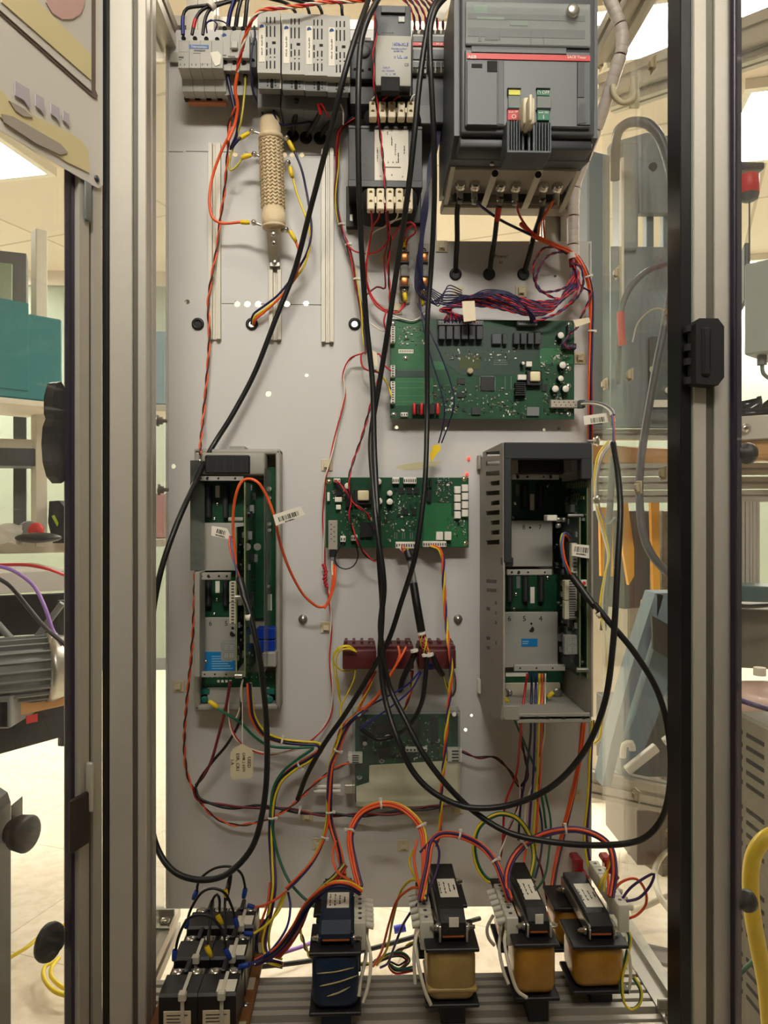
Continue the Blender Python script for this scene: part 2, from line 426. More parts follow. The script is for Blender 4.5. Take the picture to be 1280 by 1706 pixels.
part('edge_strip', MB().box((W(1152.5, 853, .8525).x, .8525, .02), (xr0-.0002, .856, ZT+.25)), mat('green_grey_strip', (120, 136, 124), .4), enc)
# left and right depth rails, top and bottom
for x0, x1, ya, nm in ((-.344, -.300, .997, 'left'), (.402, .446, .897, 'right')):
    for z in (ZR-.045, ZT-.045):
        mb = MB(); profile(mb, 'y', (x0, ya, z), (x1-x0, .045), 1.26-ya, .24, .009); part('rail', mb, M_alu, enc)
mb = MB(); profile(mb, 'x', (-.343, 1.30, ZT+.01), (.045, .045), .78, .24, .009); part('rail', mb, M_alu, enc)
# wide slotted base plates across, one behind another
for k, (ya, yb) in enumerate(((.805, .885), (.893, .973), (.981, 1.068))):
    n = 5; mb = MB(); w = (yb-ya)/n
    pl = [(ya, ZR-.03)]
    for i in range(n):
        a = ya+i*w
        pl += [(a+.0005, ZR), (a+w*.62, ZR), (a+w*.62, ZR-.010), (a+w-.0005, ZR-.010)]
    pl += [(yb, ZR-.03)]
    mb.prism([(p[0], p[1]) for p in pl], 'x', -.298, .400); part('base_rail', mb, M_alu, enc)
# acrylic sides
M_acr = glass('side_acrylic', (.96, .975, .97), .035, .04)
M_acrd = glass('door_acrylic', (.965, .97, .965), .03, .03)
part('side_pane', MB().box((-.318, .999, ZR+.002), (-.313, 1.258, ZT-.05)), M_acr, enc, 'clear acrylic left side pane')
part('side_pane', MB().box((.420, .899, ZR+.002), (.425, 1.258, ZT-.05)), M_acr, enc, 'clear acrylic right side pane')
# corner brackets with screws, lower left and lower right
def bracket(p, label):
    mb = MB().box((p[0]-.022, p[1]-.018, p[2]), (p[0]+.022, p[1]+.018, p[2]+.004), .001)
    mb.box((p[0]-.022, p[1]+.014, p[2]), (p[0]+.022, p[1]+.018, p[2]+.016), .001)
    b = part('corner_bracket', mb, M_steel, enc, label)
    for dx in (-.011, .011):
        part('bolt', MB().lathe((p[0]+dx, p[1]-.003, p[2]+.005), (0, 0, 1), [(0, .008), (.003, .008), (.006, .0045), (.0061, .0)], 14), M_chrome, b)
bracket((-.322, 1.205, ZR+.001), 'zinc corner bracket at the left foot of the panel')
bracket((.42, .955, ZR+.001), 'zinc corner bracket on the right base rail')

# ---- left door, swung open towards the room
def door_frame(hx, hy, ang, sgn, stile_w, thick):
    """returns a matrix: x runs from the hinge along the door, y through its thickness, z up"""
    d = Vector((sgn*math.sin(ang), -math.cos(ang), 0)); n = Vector((0, 0, 1)).cross(d)
    M = Matrix((d, n, Vector((0, 0, 1)))).transposed().to_4x4(); M.translation = Vector((hx, hy, 0)); return M
hl = W(161, 853, .945)
ML = door_frame(hl.x, .945, math.radians(18), -1, .07, .03)
def tmb(mb, M): mb.v = [M @ v for v in mb.v]; return mb
DW = .56
ld = part('door', tmb(profile(MB(), 'z', (.004, -.011, .02), (.042, .022), ZT+.25, .18, .006), ML), M_alu, enc, 'aluminium stile of the opened left door')
part('groove_shade', tmb(MB().box((.0215, .0062, .03), (.0285, .0075, ZT+.24)), ML), M_alu_shade, ld)  # painted shade strip in the stile groove
part('stile', tmb(profile(MB(), 'z', (DW-.07, -.014, .02), (.07, .028), ZT+.25, .16, .008), ML), M_alu, ld)
part('pane', tmb(MB().box((.0475, -.003, .05), (DW-.072, .003, ZT+.2)), ML), M_acrd, ld, 'scratched clear acrylic pane')
part('pane_edge', tmb(MB().box((.0465, -.0045, .05), (.0525, .0045, ZT+.2)), ML), mat('violet_seal', (38, 30, 50), .35), ld)
# where does the ray of a pixel meet the left door plane
def on_plane(px, py, M, off=0.0):
    o = Vector((0, 0, CH)); d = (W(px, py, 1)-o); n = M.col[1].to_3d(); p0 = M.translation+n*off
    t = (p0-o).dot(n)/d.dot(n); return M.inverted() @ (o+d*t)
def door_poly(pix, M, off, th=.002):
    q = [on_plane(x, y, M, off) for x, y in pix]
    return [M @ Vector((v.x, off, v.z)) for v in q], (M.col[1].to_3d()*th)
camside = 1 if (M_ := ML.inverted() @ Vector((0, 0, CH))).y > 0 else -1
yo = camside*.0125
M_pl = mat('warning_card', (206, 202, 194), .5, var=(6, .3, (190, 186, 178))); M_ply = mat('faded_yellow_print', (208, 196, 150), .5, var=(9, .4, (200, 184, 146)))
def card(pix, m, name, label=None, lift=0, parent=ld, sub=True):
    pts, t = door_poly(pix, ML, yo+camside*lift, .0012*camside)
    return part(name, MB().slab(pts, t), m, parent, label)
pl_parent = ld
card([(-60, -40), (170, -60), (170, 309), (163, 314), (155, 310), (-60, 182)], M_pl, 'placard', 'worn off-white placard with faded yellow print')
card([(-60, -36), (-60, -25), (0, 25), (155, 163), (160, 165), (162, 160), (158, 150), (158, -50)], mat('card_outline', (104, 92, 84), .7), 'placard_card', 'dark outline of the upper card', .0014)
card([(-60, -50), (-60, -34), (0, 18), (151, 152), (151, -60)], mat('upper_card_grey', (196, 192, 184), .5), 'placard_card', 'upper grey card', .0028)
card([(2, -10), (2, 4), (151, 134), (151, 92), (50, -10)], M_ply, 'placard_print', 'faded yellow band', .0042)
card([(78, -20), (76, 5), (86, 22), (102, 32), (120, 32), (134, 22), (140, 5), (140, -20)], mat('faded_pink', (190, 156, 148), .6), 'placard_print', 'faded pink disc', .0042)
card([(-30, 134), (0, 150), (25, 178), (80, 205), (115, 222), (132, 232), (146, 250), (148, 288), (110, 270), (0, 196), (-30, 178)], M_ply, 'placard_print', 'faded yellow patch', .0014)
card([(14, 168), (40, 182), (54, 196), (38, 194), (24, 184)], mat('faded_grey_print', (160, 150, 140), .7), 'placard_print', 'grey arrow mark', .0028)
card([(2, 190), (20, 194), (100, 240), (112, 254), (100, 258), (60, 240), (6, 204)], mat('faded_grey_print', (160, 150, 140), .7), 'placard_print', 'grey curved stroke', .0028)
for (x, w, h) in ((24, 24, 40), (58, 14, 34), (84, 14, 30), (104, 10, 26)):
    y = 120+x*.62
    card([(x, y), (x+w, y+w*.6), (x+w, y+w*.6+h*.8), (x+w*.6, y+h*.8), (x, y+h*.6)], mat('faded_lilac_print', (176, 170, 178), .7), 'placard_print', 'faded lettering', .0028)
q = on_plane(159, 298, ML, yo); part('rivet', MB().lathe(ML @ Vector((q.x, yo, q.z)), ML.col[1].to_3d()*camside, [(0, .004), (.003, .004), (.004, .0)], 12), M_dark, ld)
# small parts on the left stile: magnet catch, latch, knob
def on_door(px, py, M, off, lo, hi, nm, m, label, bev=.003, parent=ld):
    """box on the door between two pixel corners, reaching lo..hi through the thickness"""
    a = on_plane(px[0], py[0], M, off); b = on_plane(px[1], py[1], M, off)
    return part(nm, tmb(MB().box((a.x, lo, a.z), (b.x, hi, b.z), bev, seg=2), M), m, parent, label)
on_door((113, 144), (1333, 1403), ML, yo, yo, yo+camside*.006, 'magnet_catch', mat('brown_black_magnet', (44, 34, 30), .5), 'brown black catch plate')
on_door((141, 147), (1270, 1350), ML, yo, yo, yo+camside*.010, 'catch_strip', M_alu, None)
on_door((139, 150), (300, 372), ML, yo, yo+camside*.0002, yo+camside*.003, 'slot_cover', mat('grey_cover', (110, 112, 108), .5), None)
bo = -camside*.03
def pin(px, py, M, y, L=.03, r=.017, nm='knob', label=None, parent=ld, m=None):
    q = on_plane(px, py, M, y); c = M @ Vector((q.x, y, q.z)); n = M.col[1].to_3d()*(-1 if y < 0 else 1)
    mb = MB().lathe(c, n, [(-.004, .0), (-.004, .007), (.005, .007), (.007, r), (.012, r*1.06), (.016, r), (.017, 0)], 20)
    return part(nm, mb, m or M_rubber, parent, label)
pin(96, 1572, ML, -camside*.004, r=.021, label='black round rubber knob')
h = MB()
h.prism([(.050, 1.388), (.050, 1.497), (.058, 1.505), (.066, 1.502), (.072, 1.485), (.072, 1.465), (.069, 1.46), (.074, 1.45), (.076, 1.43), (.074, 1.408), (.068, 1.392), (.058, 1.384)], 'y', -camside*.005, -camside*.018)
h.box((.054, -camside*.018, 1.40), (.066, -camside*.022, 1.487), .002, seg=2)
part('door_latch', tmb(h, ML), M_rubber, ld, 'black moulded door latch')

# ---- right door
hr = W(1222, 853, .847)
MR = door_frame(hr.x, .847, math.radians(20), 1, .06, .03)
camr = 1 if (MR.inverted() @ Vector((0, 0, CH))).y > 0 else -1
rd = part('door', tmb(MB().box((.0005, -.006, .02), (.0075, .006, ZT+.25), .001), MR), mat('violet_seal', (38, 30, 50), .35), enc, 'dark sealed hinge edge of the opened right door')
part('pane', tmb(MB().box((.008, -.003, .05), (DW-.072, .003, ZT+.2)), MR), M_acrd, rd, 'clear acrylic pane')
part('stile', tmb(profile(MB(), 'z', (DW-.07, -.014, .02), (.07, .028), ZT+.25, .16, .008), MR), M_alu, rd)
for py in (755, 1504): pin(1233, py, MR, -camr*.006, r=.012, label='black round knob', parent=rd)
# black hinge body on the right post
hy = .85
hb = MB(); a = W(1160, 530, hy-.022); b = W(1207, 642, hy-.022); x0, x1, z0, z1 = a.x, b.x, b.z, a.z; c = .007
hb.slab([(x0, hy-.022, z0+.002), (x1-c, hy-.022, z0), (x1, hy-.022, z0+c*1.3), (x1, hy-.022, z1-c*1.3), (x1-c, hy-.022, z1), (x0+.004, hy-.022, z1), (x0, hy-.022, z1-.006)], (0, .0215, 0))
hb.box((x0+.006, hy-.026, z0+.01), (x1-.016, hy-.02, z1-.01), .003)
for z in (z1-.008, z1-.03, z0+.03, z0+.008): hb.cyl((x0, hy-.004, z-.004), (x0, hy-.004, z+.004), .006)
hg = part('hinge_cover', hb, M_blackm, enc, 'black hinge cover on the right post')
for px, w in ((1176, .4), (1184, .4)):
    part('hinge_slot', MB().pb(px, 560, px+1.4, 612, hy-.0268, hy-.0255, 0), M_rubber, hg)

# ================================================================== mounting panel (real holes)
def plate(name, outline, holes, yf, th, m, label, cat, group=None):
    cu = bpy.data.curves.new('plate_outline', 'CURVE'); cu.dimensions = '2D'; cu.fill_mode = 'BOTH'; cu.extrude = th/2
    def spl(pts):
        s = cu.splines.new('POLY'); s.points.add(len(pts)-1); s.use_cyclic_u = True
        for i, p in enumerate(pts): s.points[i].co = (p[0], p[1], 0, 1)
    spl(outline)
    for x, z, r in holes: spl([(x+r*math.cos(t*math.pi/10), z+r*math.sin(t*math.pi/10)) for t in range(20)])
    ob = bpy.data.objects.new('plate_outline', cu); COL.objects.link(ob)
    me = bpy.data.meshes.new_from_object(ob.evaluated_get(bpy.context.evaluated_depsgraph_get()))
    mb = MB(); mb.add([(v.co.x, yf+th/2-v.co.z, v.co.y) for v in me.vertices], [tuple(p.vertices) for p in me.polygons])
    bpy.data.objects.remove(ob); bpy.data.curves.remove(cu); bpy.data.meshes.remove(me)
    return solo(name, mb, m, label, cat, group)
def PX(px, py): v = W(px, py, YP); return (v.x, v.z)
holes = []
for x, y, r in ((392, 257, 4.2), (410, 257, 4.2), (474, 258, 4.2), (487, 258, 4.2), (395, 506, 5.5), (412, 506, 5.5), (430, 506, 5.5), (478, 506, 5), (510, 505, 4.6), (312, 503, 4),
                (447, 656, 5), (511, 625, 3), (289, 777, 4), (661, 712, 3), (744, 714, 2.6), (907, 716, 2.6), (931, 714, 2.6), (776, 1216, 3), (786, 1192, 2.6), (925, 460, 2.4), (503, 258, 4), (784, 1193, 2)):
    if (x, y) != (784, 1193): p = PX(x, y); holes.append((p[0], p[1], r*.001))
for g in ((420, 540), (591, 540)): p = PX(*g); holes.append((p[0], p[1], .0062))
panel = plate('backboard', [PX(277, 50), PX(728, 50), PX(728, 402), PX(986, 402), PX(986, 1509), PX(277, 1514)], holes, YP, .003, M_panel,
              'white painted steel back panel carrying all the electronics', 'backboard')
def pp(nm, mb, m, label=None): return part(nm, mb, m, panel, label)
# panel seams, folded edge, marks
M_seam = mat('seam_line', (96, 90, 84), .7)
for seg in (((280, 252), (305, 253)), ((310, 252), (388, 254)), ((414, 257), (470, 258)), ((507, 258), (560, 258)), ((345, 505), (392, 506)), ((434, 506), (476, 506)), ((484, 507), (540, 508))):
    (x0, y0), (x1, y1) = seg
    pp('seam', MB().pb(x0, y0, x1, y0+1, YP-.0004, YP, 0), M_seam)
pp('folded_edge', MB().pb(276, 52, 279.5, 1512, YP-.006, YP, .0008), M_panel)
pp('folded_edge', MB().pb(983, 404, 986, 1507, YP-.006, YP, .0008), M_panel)
pp('handwriting', ptext('Power', 835, 427, YP, 7, 0), M_ink)
pp('handwriting', ptext('In', 835, 437, YP, 7, 0), M_ink)
M_mark = mat('yellow_stain', (196, 188, 150), .8)
st = MB(); c = W(698, 776, YP-.0003); st.slab([(c.x+.036*math.cos(a)*(1+.15*math.sin(3*a)), c.y, c.z+.006*math.sin(a)+.004*math.cos(a)) for a in [i*math.pi/12 for i in range(24)]], (0, .0002, 0)); pp('glue_stain', st, M_mark)
# red glowing indicator lamps
for x, y in ((781, 764), (778, 790)):
    solo('indicator_lamp', MB().lathe(W(x, y, YP), (0, -1, 0), [(0, .0026), (.003, .0026), (.005, .0016), (.0055, 0)], 12), mat('red_lamp_lit', (240, 60, 50), .4, emit=((255, 70, 60), 1.4)),
         'small glowing red lamp on the panel, %s' % ('upper of the pair' if y < 780 else 'lower of the pair at the board corner'), 'indicator lamp', 'red lamps on the panel')
# screws on the panel
SCRL = {(505, 1031): 'left of the brown relay row', (763, 1031): 'right of the black cable, above the brown relays', (700, 416): 'near the fuse coils'}
for (x, y), s in SCRL.items():
    if x == 700: continue
    t = MB().lathe(W(x, y, YP), (0, -1, 0), [(0, .0075), (.002, .0075), (.0022, .0055), (.007, .005), (.0072, .0)], 16)
    solo('panel_screw', t, M_steel, 'round steel screw on the panel '+s, 'screw', 'large screws on the panel')

# cupboard-shaped light blocker, added out of view to darken the lower panel
T = thing('light_blocker', 'tall dark cupboard shapes added unseen behind the viewer to shade the lower panel', 'cupboard', (0.1, -.85, 0))
M_blocker = mat('dark_blocker_paint', (58, 54, 50), .7)
part('blocker_body', MB().box((-1.7, -1.05, 0), (1.9, -.62, 2.66), .004), M_blocker, T)
for i in range(4): part('door', MB().box((-1.69+i*.9, -.618, .05), (-.80+i*.9, -.60, 2.64), .003), M_blocker, T)  # door fronts of the added blocker
# ================================================================== devices on the panel, top row
def pt(T, nm, boxes, m, bev=.0008, label=None, seg=1):
    if nm in ('print_line', 'window_print', 'mark', 'fuse_row'):
        mb = MB()
        for b in boxes: mb.pb(*b, bev=bev, seg=seg)
        return part(nm, mb, m, T, label)
    for b in boxes: o = part(nm, MB().pb(*b, bev=bev, seg=seg), m, T, label)
    return o
def hole(mb, px, py, Y, r): mb.cyl(W(px, py, Y-.0006), W(px, py, Y+.001), r, n=12)
def holes_part(T, nm, pts, Y, r, m=None, label=None):
    mb = MB()
    for x, y in pts: hole(mb, x, y, Y, r)
    return part(nm, mb, m or M_blackm, T, label)
def screw(T, px, py, Y, r, m=None, nm='screw', slot=True):
    c = W(px, py, Y); s = part(nm, MB().lathe(c, (0, -1, 0), [(-.001, r), (.0008, r), (.0018, r*.75), (.0019, 0)], 14), m or M_chrome, T)
    return s
def xs(a, b, n): return [a+(b-a)*i/(n-1) for i in range(n)]

# --- DIN rails behind the top row, holding it
for py, x0, x1, s in ((100, 283, 746, 'behind the top row of devices'),):
    mb = MB(); mb.pb(x0, py-8, x1, py+8, YP-.0075, YP-.001, 0); solo('din_rail', mb, M_steel, 'horizontal steel mounting rail '+s, 'mounting rail')

# --- four pole surge module, left end
T = thing('circuit_breaker', 'light grey four pole breaker module with blue brand strip, left end of top row', 'circuit breaker', W(335, 110, YP))
yf = 1.148; P = lambda px, py, Y: W(px, py, Y)
def zz(px, py, Y): return W(px, py, Y).z
for i in range(4):
    x0 = 297+i*18.7; x1 = x0+18.1; a = W(x0, 80, yf).x; b = W(x1, 80, yf).x
    prof = [(yf+.022, zz(x0, 55, yf)), (yf+.022, zz(x0, 66, yf)), (yf, zz(x0, 67, yf)), (yf, zz(x0, 113, yf)), (yf+.024, zz(x0, 117, yf)), (yf+.028, zz(x0, 152, yf+.028)), (yf+.05, zz(x0, 166, yf+.05)), (YP-.009, zz(x0, 168, YP)), (YP-.009, zz(x0, 55, yf)+.002)]
    part('pole', MB().prism(prof, 'x', a, b), M_grey, T)
holes_part(T, 'terminal_hole', [(306, 64), (325, 64.5), (344, 65), (362, 66)], yf+.0213, .0036)
holes_part(T, 'test_hole', [(364, 139)], yf+.0275, .003)
pt(T, 'brand_strip', [(315, 74.5, 348, 81, yf-.0005, yf+.001)], mat('blue_print', (86, 116, 172), .6), 0)
part('lettering', ptext('Telemecanique', 331.5, 78, yf-.0005, 4.2, sx=.8), M_paper, T)
pt(T, 'print_line', [(323, 83, 342, 85.5, yf-.0003, yf+.001), (322, 88, 344, 89, yf-.0003, yf+.001), (298, 94, 306, 97, yf-.0003, yf+.001), (298, 99, 303, 100, yf-.0003, yf+.001)], M_slate, 0)
pt(T, 'window', [(298, 70, 312, 86, yf-.0004, yf+.001), (334, 88, 352, 106, yf-.0004, yf+.001)], mat('faded_window', (176, 170, 164), .5), 0)
mb = MB()
for x in (300, 307, 319, 326, 337, 345, 358, 364): mb.pb(x, 106, x+1.2, 109, yf-.0005, yf+.001, 0)
part('mark', mb, M_slate, T)
mb = MB()
for x in (304, 311, 323, 330, 342, 349, 361, 367): mb.pb(x, 131, x+1.4, 133, yf+.0255, yf+.029, 0)
part('slot', mb, M_blackm, T)
c = W(359, 96, yf-.001); mb = MB(); mb.slab([c+Vector((dx, 0, dz)) for dx, dz in ((-.008, .008), (.004, .010), (.009, .004), (.007, -.010), (0, -.013), (-.004, -.006))], (0, .0008, 0)); part('torn_label', mb, M_paper, T, 'torn pale sticker')
mb = MB()
for x in (311, 329, 348, 366): mb.pb(x-4, 161, x+4, 165, yf+.046, yf+.055, 0)
part('lower_slot', mb, M_blackm, T)
pt(T, 'busbar', [(313, 167, 377, 171, yf+.048, yf+.06)], mat('copper_bar', (190, 120, 84), .4, .6), .0005, 'copper bar along the foot')

# --- three pole breaker with toggle
T = thing('toggle_breaker', 'grey three pole breaker with a toggle, right of the four pole module', 'circuit breaker', W(392, 110, YP))
yf = 1.15
for i in range(3):
    x0 = 368+i*16; x1 = x0+15.6; a = W(x0, 80, yf).x; b = W(x1, 80, yf).x
    prof = [(yf+.012, zz(x0, 42, yf)), (yf+.012, zz(x0, 56, yf)), (yf, zz(x0, 57, yf)), (yf, zz(x0, 96, yf)), (yf+.008, zz(x0, 97, yf)), (yf+.008, zz(x0, 112, yf)), (yf+.03, zz(x0, 124, yf+.03)), (yf+.03, zz(x0, 158, yf+.03)), (YP-.009, zz(x0, 160, YP)), (YP-.009, zz(x0, 42, yf))]
    part('pole', MB().prism(prof, 'x', a, b), M_grey, T)
holes_part(T, 'terminal_hole', [(374.5, 47.5), (390, 48), (405, 48)], yf+.0113, .0036)
holes_part(T, 'terminal_hole', [(375, 104.5), (391, 105), (406.5, 105.5)], yf+.0073, .0036)
pt(T, 'toggle', [(385, 68, 396, 80, yf-.006, yf)], mat('pale_toggle', (180, 178, 170), .5), .001)
pt(T, 'mark', [(383, 80, 397, 82, yf-.0004, yf+.001), (380, 93, 392, 95, yf-.0004, yf+.001), (369, 91, 377, 93, yf-.0004, yf+.001), (402, 84, 407, 85, yf-.0004, yf+.001)], M_slate, 0)
part('maker_dot', MB().cyl(W(374, 59.5, yf-.0006), W(374, 59.5, yf), .0034), mat('blue_print', (86, 116, 172)), T)
holes_part(T, 'lower_hole', [(379, 126), (398, 139), (409, 127)], yf+.0293, .0034)

# --- slim terminal block
T = thing('terminal_block', 'slim dark grey terminal block beside the toggle breaker', 'terminal block', W(422, 110, YP)); yf = 1.165
pt(T, 'body', [(415.5, 62, 427.5, 112, yf, YP-.009), (417, 112, 429, 160, yf+.03, YP-.009)], M_greyd)
holes_part(T, 'terminal_hole', [(421.5, 74), (421.5, 101)], yf-.0002, .003)

# --- four vented relay modules
yf = 1.118
tops = [(429, 467, 19), (470.5, 507, 20.5), (508.5, 545, 21.5), (546.5, 582, 23)]
LBL = ['leftmost of the four tall vented grey modules, under the orange wires', 'second from the left of the four tall vented grey modules', 'third from the left of the four tall vented grey modules', 'rightmost of the four tall vented grey modules, crossed by the black cable']
mod0 = None
for k, (a, b, top) in enumerate(tops):
    if k == 0:
        T = mod0 = thing('relay_module', LBL[0], 'relay module', W(448, 100, YP), 'vented relay modules in the top row')
        x0, x1 = W(a, 60, yf).x, W(b, 60, yf).x
        prof = [(yf, zz(a, top, yf)), (yf, zz(a, 121, yf)), (yf+.014, zz(a, 123, yf)), (yf+.014, zz(a, 147, yf+.014)), (YP-.009, zz(a, 150, YP)), (YP-.009, zz(a, top, yf))]
        part('body', MB().prism(prof, 'x', x0, x1), M_grey, T)
        pt(T, 'lower_body', [(a+1, 122, b-.5, 147, yf+.0135, yf+.03), (a, 147, b, 180, yf+.045, YP-.009)], M_greyd, .001)
        mb = MB()
        for x in (443.5, 449.5, 456.5):
            for (y0, y1) in ((28, 38), (43, 61), (70 if x < 445 else 80, 79 if x < 445 else 90), (94 if x > 445 else 82, 96 if x > 445 else 92), (101, 114)):
                mb.pb(x, y0, x+2.2, y1, yf-.0006, yf+.001, .0003)
        mb.pb(453.5, 69, 459.5, 73, yf-.0006, yf+.001, 0); part('vent_slot', mb, M_blackm, T)
        pt(T, 'side_label', [(431.5, 39, 441.5, 103, yf-.0005, yf+.001)], M_paper, 0, 'white strip label with grey print')
        part('lettering', print_mb((4, 6), .0055, face_front(W(436.5, 75, yf-.0008), 90)), M_greyd, T)
        part('maker_dot', MB().cyl(W(436.5, 45, yf-.001), W(436.5, 45, yf), .0034), mat('blue_print', (86, 116, 172)), T)
        mb = MB()
        for y in (126, 131, 136, 141):
            mb.pb(445, y, 447, y+2.4, yf+.013, yf+.016, 0); mb.pb(458, y, 460, y+2.4, yf+.013, yf+.016, 0)
        mb.pb(450.5, 121, 455.5, 146, yf+.0125, yf+.016, .001); part('lower_slot', mb, M_blackm, T)
    else:
        d = W((a+b)/2, 60, yf)-W(448, 60, yf); copy_thing(mod0, mod0.location+Vector((d.x, 0, -(top-19)*mmpx(yf))), LBL[k])

# --- small dark contactor behind the cables
T = thing('timer_relay', 'grey plug-in relay with a round dial, behind two black cables left of the power supply', 'relay', W(603, 110, YP)); yf = 1.165
pt(T, 'body', [(584, 66, 624, 132, yf, YP-.009)], M_slate, .002, seg=2)
pt(T, 'base', [(582, 126, 626, 175, yf+.012, YP-.009)], M_dark, .002)
part('dial', MB().lathe(W(606, 86, yf), (0, -1, 0), [(0, .011), (.004, .010), (.005, .006), (.0052, 0)], 20), M_greyd, T)
pt(T, 'top_clip', [(588, 60, 598, 70, yf-.002, yf+.01), (608, 62, 618, 68, yf-.002, yf+.01)], M_grey)
holes_part(T, 'terminal_hole', [(592, 116), (604, 118), (616, 116)], yf-.0002, .0026)

# --- power supply
T = thing('power_supply', 'rail mounted power supply, dark top with light grey front and blue lettering', 'power supply', W(655, 90, YP)); yf = 1.10
pt(T, 'body', [(624, 9, 685, 142, yf+.001, YP-.009)], M_slate, .0015, seg=2)
pt(T, 'front_panel', [(625.5, 59, 685.5, 143, yf-.001, yf+.002)], mat('warm_grey_front', (170, 168, 158), .5), .0015, seg=2)
pt(T, 'foot', [(627, 143, 686, 160, yf+.02, YP-.009)], M_dark)
pt(T, 'input_terminal', [(635, 127, 666.5, 152, yf-.003, yf+.01)], M_blackm, .001)
part('output_terminal', MB().pb(635, 9, 676, 21, yf-.003, yf+.008), M_dark, T)
pt(T, 'indicator_window', [(664, 27, 674.5, 36.5, yf-.0008, yf+.002)], mat('pale_window', (170, 172, 160), .4), .0005)
M_lb = M_blueink
part('lettering', ptext('1606-XLE', 667, 74, yf-.0012, 6.2, sx=.9), M_lb, T)
part('lettering', ptext('POWER SUPPLY', 665, 81.5, yf-.0012, 3), M_lb, T)
part('lettering', ptext('24-28V 5A', 664, 85.5, yf-.0012, 3), M_lb, T)
part('lettering', ptext('c UL us', 668, 95, yf-.0012, 6), M_lb, T)
part('lettering', ptext('CE', 677.5, 108, yf-.0012, 5), M_slate, T)
part('lettering', ptext('INPUT', 644, 113, yf-.0012, 3.4), M_lb, T)
part('lettering', ptext('AC 100-240V', 647, 118, yf-.0012, 3), M_lb, T)
part('lettering', ptext('N   L   PE', 651, 123.5, yf-.0012, 3.4), M_lb, T)
part('lettering', ptext('Allen-Bradley', 647, 53.5, yf+.0006, 3), M_greyd, T)
part('lettering', ptext('+  +  -  -', 650, 26, yf+.0006, 3.4), M_greyd, T)
holes_part(T, 'terminal_hole', [(641, 131), (651, 131), (661, 131)], yf-.0035, .0018, M_slate)
screw(T, 669.5, 152, yf+.02, .0022)

# --- two contactors with red stripes
for k, (a, b, s) in enumerate(((687.5, 711, 'left of the two contactors with red stripes, behind black cables'), (716, 744.5, 'right of the two contactors with red stripes, beside the big breaker'))):
    yf = 1.155; T = thing('contactor', 'small grey ABB contactor, '+s if False else 'small grey '+s.replace('left of', 'contactor, left of', 1).replace('right of', 'contactor, right of', 1), 'contactor', W((a+b)/2, 100, YP), 'contactors with red stripes')
    pt(T, 'body', [(a, 57, b, 122, yf+.002, YP-.009)], M_grey, .001)
    pt(T, 'dark_face', [(a+1, 60, b-.5, 70, yf, yf+.003), (a+1, 82, b-.5, 99, yf, yf+.003)], M_slate, .0005)
    pt(T, 'red_stripe', [(a+1, 70.5, b-.5, 76, yf-.0005, yf+.003)], M_red, 0)
    part('lettering', ptext('ABB' if k == 0 else 'A9-30', (a+b)/2+2, 73.2, yf-.0006, 3.6), M_white, T)
    pt(T, 'base', [(a, 122, b+2, 172, yf+.02, YP-.009)], M_slate, .001)
    n = 2 if k == 0 else 3
    mb = MB()
    for i in range(n):
        x = a+1.5+(b-a)/n*i
        mb.pb(x, 103, x+(b-a)/n-2.5, 112, yf-.0005, yf+.003, 0)
        for yy, dd in ((117, -.001), (53.5, .003)): part('terminal_screw', MB().cyl(W(x+3.2, yy, yf+dd), W(x+3.2, yy, yf+dd+.003), .0034), M_steel, T)
    part('terminal_window', mb, M_slate, T)
    pt(T, 'terminal_row', [(a, 49, b, 57, yf+.005, YP-.02)], M_grey, .001)

# --- dark control box under the contactors
T = thing('control_relay', 'wide slate grey box under the red striped contactors', 'device box', W(715, 160, YP)); yf = 1.165
pt(T, 'body', [(686, 126, 742, 205, yf, YP-.001)], M_slate, .002)
pt(T, 'cover', [(699, 175, 720, 206, yf-.004, yf)], M_greyd, .001)

# --- transformer on the panel with two white terminal strips
T = thing('control_transformer', 'black control transformer with white rating label, under the power supply', 'transformer', W(643, 265, YP)); yf = 1.145
pt(T, 'core', [(580.5, 209, 704, 309, yf, YP-.012)], mat('black_laminations', (44, 46, 48), .5, bump=(120, .2)), .001)
pt(T, 'core_band', [(580, 209, 704.5, 215, yf-.001, yf+.02), (580, 300, 704.5, 312, yf-.001, yf+.02)], M_black, .001)
mb = MB(); mb.pb(606, 178, 703, 212, yf-.004, YP-.02, .012, 3); part('coil', mb, M_blackm, T)
mb = MB(); mb.pb(602, 310, 696, 354, yf-.004, YP-.02, .012, 3); part('coil', mb, M_blackm, T)
pt(T, 'rating_label', [(624.5, 216, 680.5, 300.5, yf-.0008, yf+.001)], M_paper, 0, 'white rating label with rotated print')
for x, y, s, sz in ((629, 258, (6, 7), 3.2), (646, 222, (3,), 3.4), (653, 235, (8,), 3.4), (659, 249, (11,), 3.2), (664, 263, (9,), 3.4), (674, 250, (5, 2), 3.2), (647, 270, (2,), 3), (655, 270, (2,), 3), (661, 270, (2,), 3)):
    part('lettering', print_mb(s, sz*.001, face_front(W(x, y, yf-.0012), -90)), M_ink, T)
pt(T, 'print_line', [(640, 278, 668, 279.2, yf-.0012, yf)], M_ink, 0)
for x, y in ((634, 293), (653, 291), (671, 294)): part('lettering', ptext('o', x, y, yf-.0012, 4), M_ink, T)
pt(T, 'foot', [(577, 310, 598, 378, YP-.014, YP-.001)], M_black, .001)
pt(T, 'foot', [(688, 310, 702, 372, YP-.014, YP-.001)], M_black, .001)
part('foot_slot', MB().pb(583, 357, 588, 368, YP-.0146, YP-.0135, .0004), M_steel, T)
part('foot_slot', MB().pb(584, 322, 588, 336, YP-.0146, YP-.0135, .0004), M_slate, T)
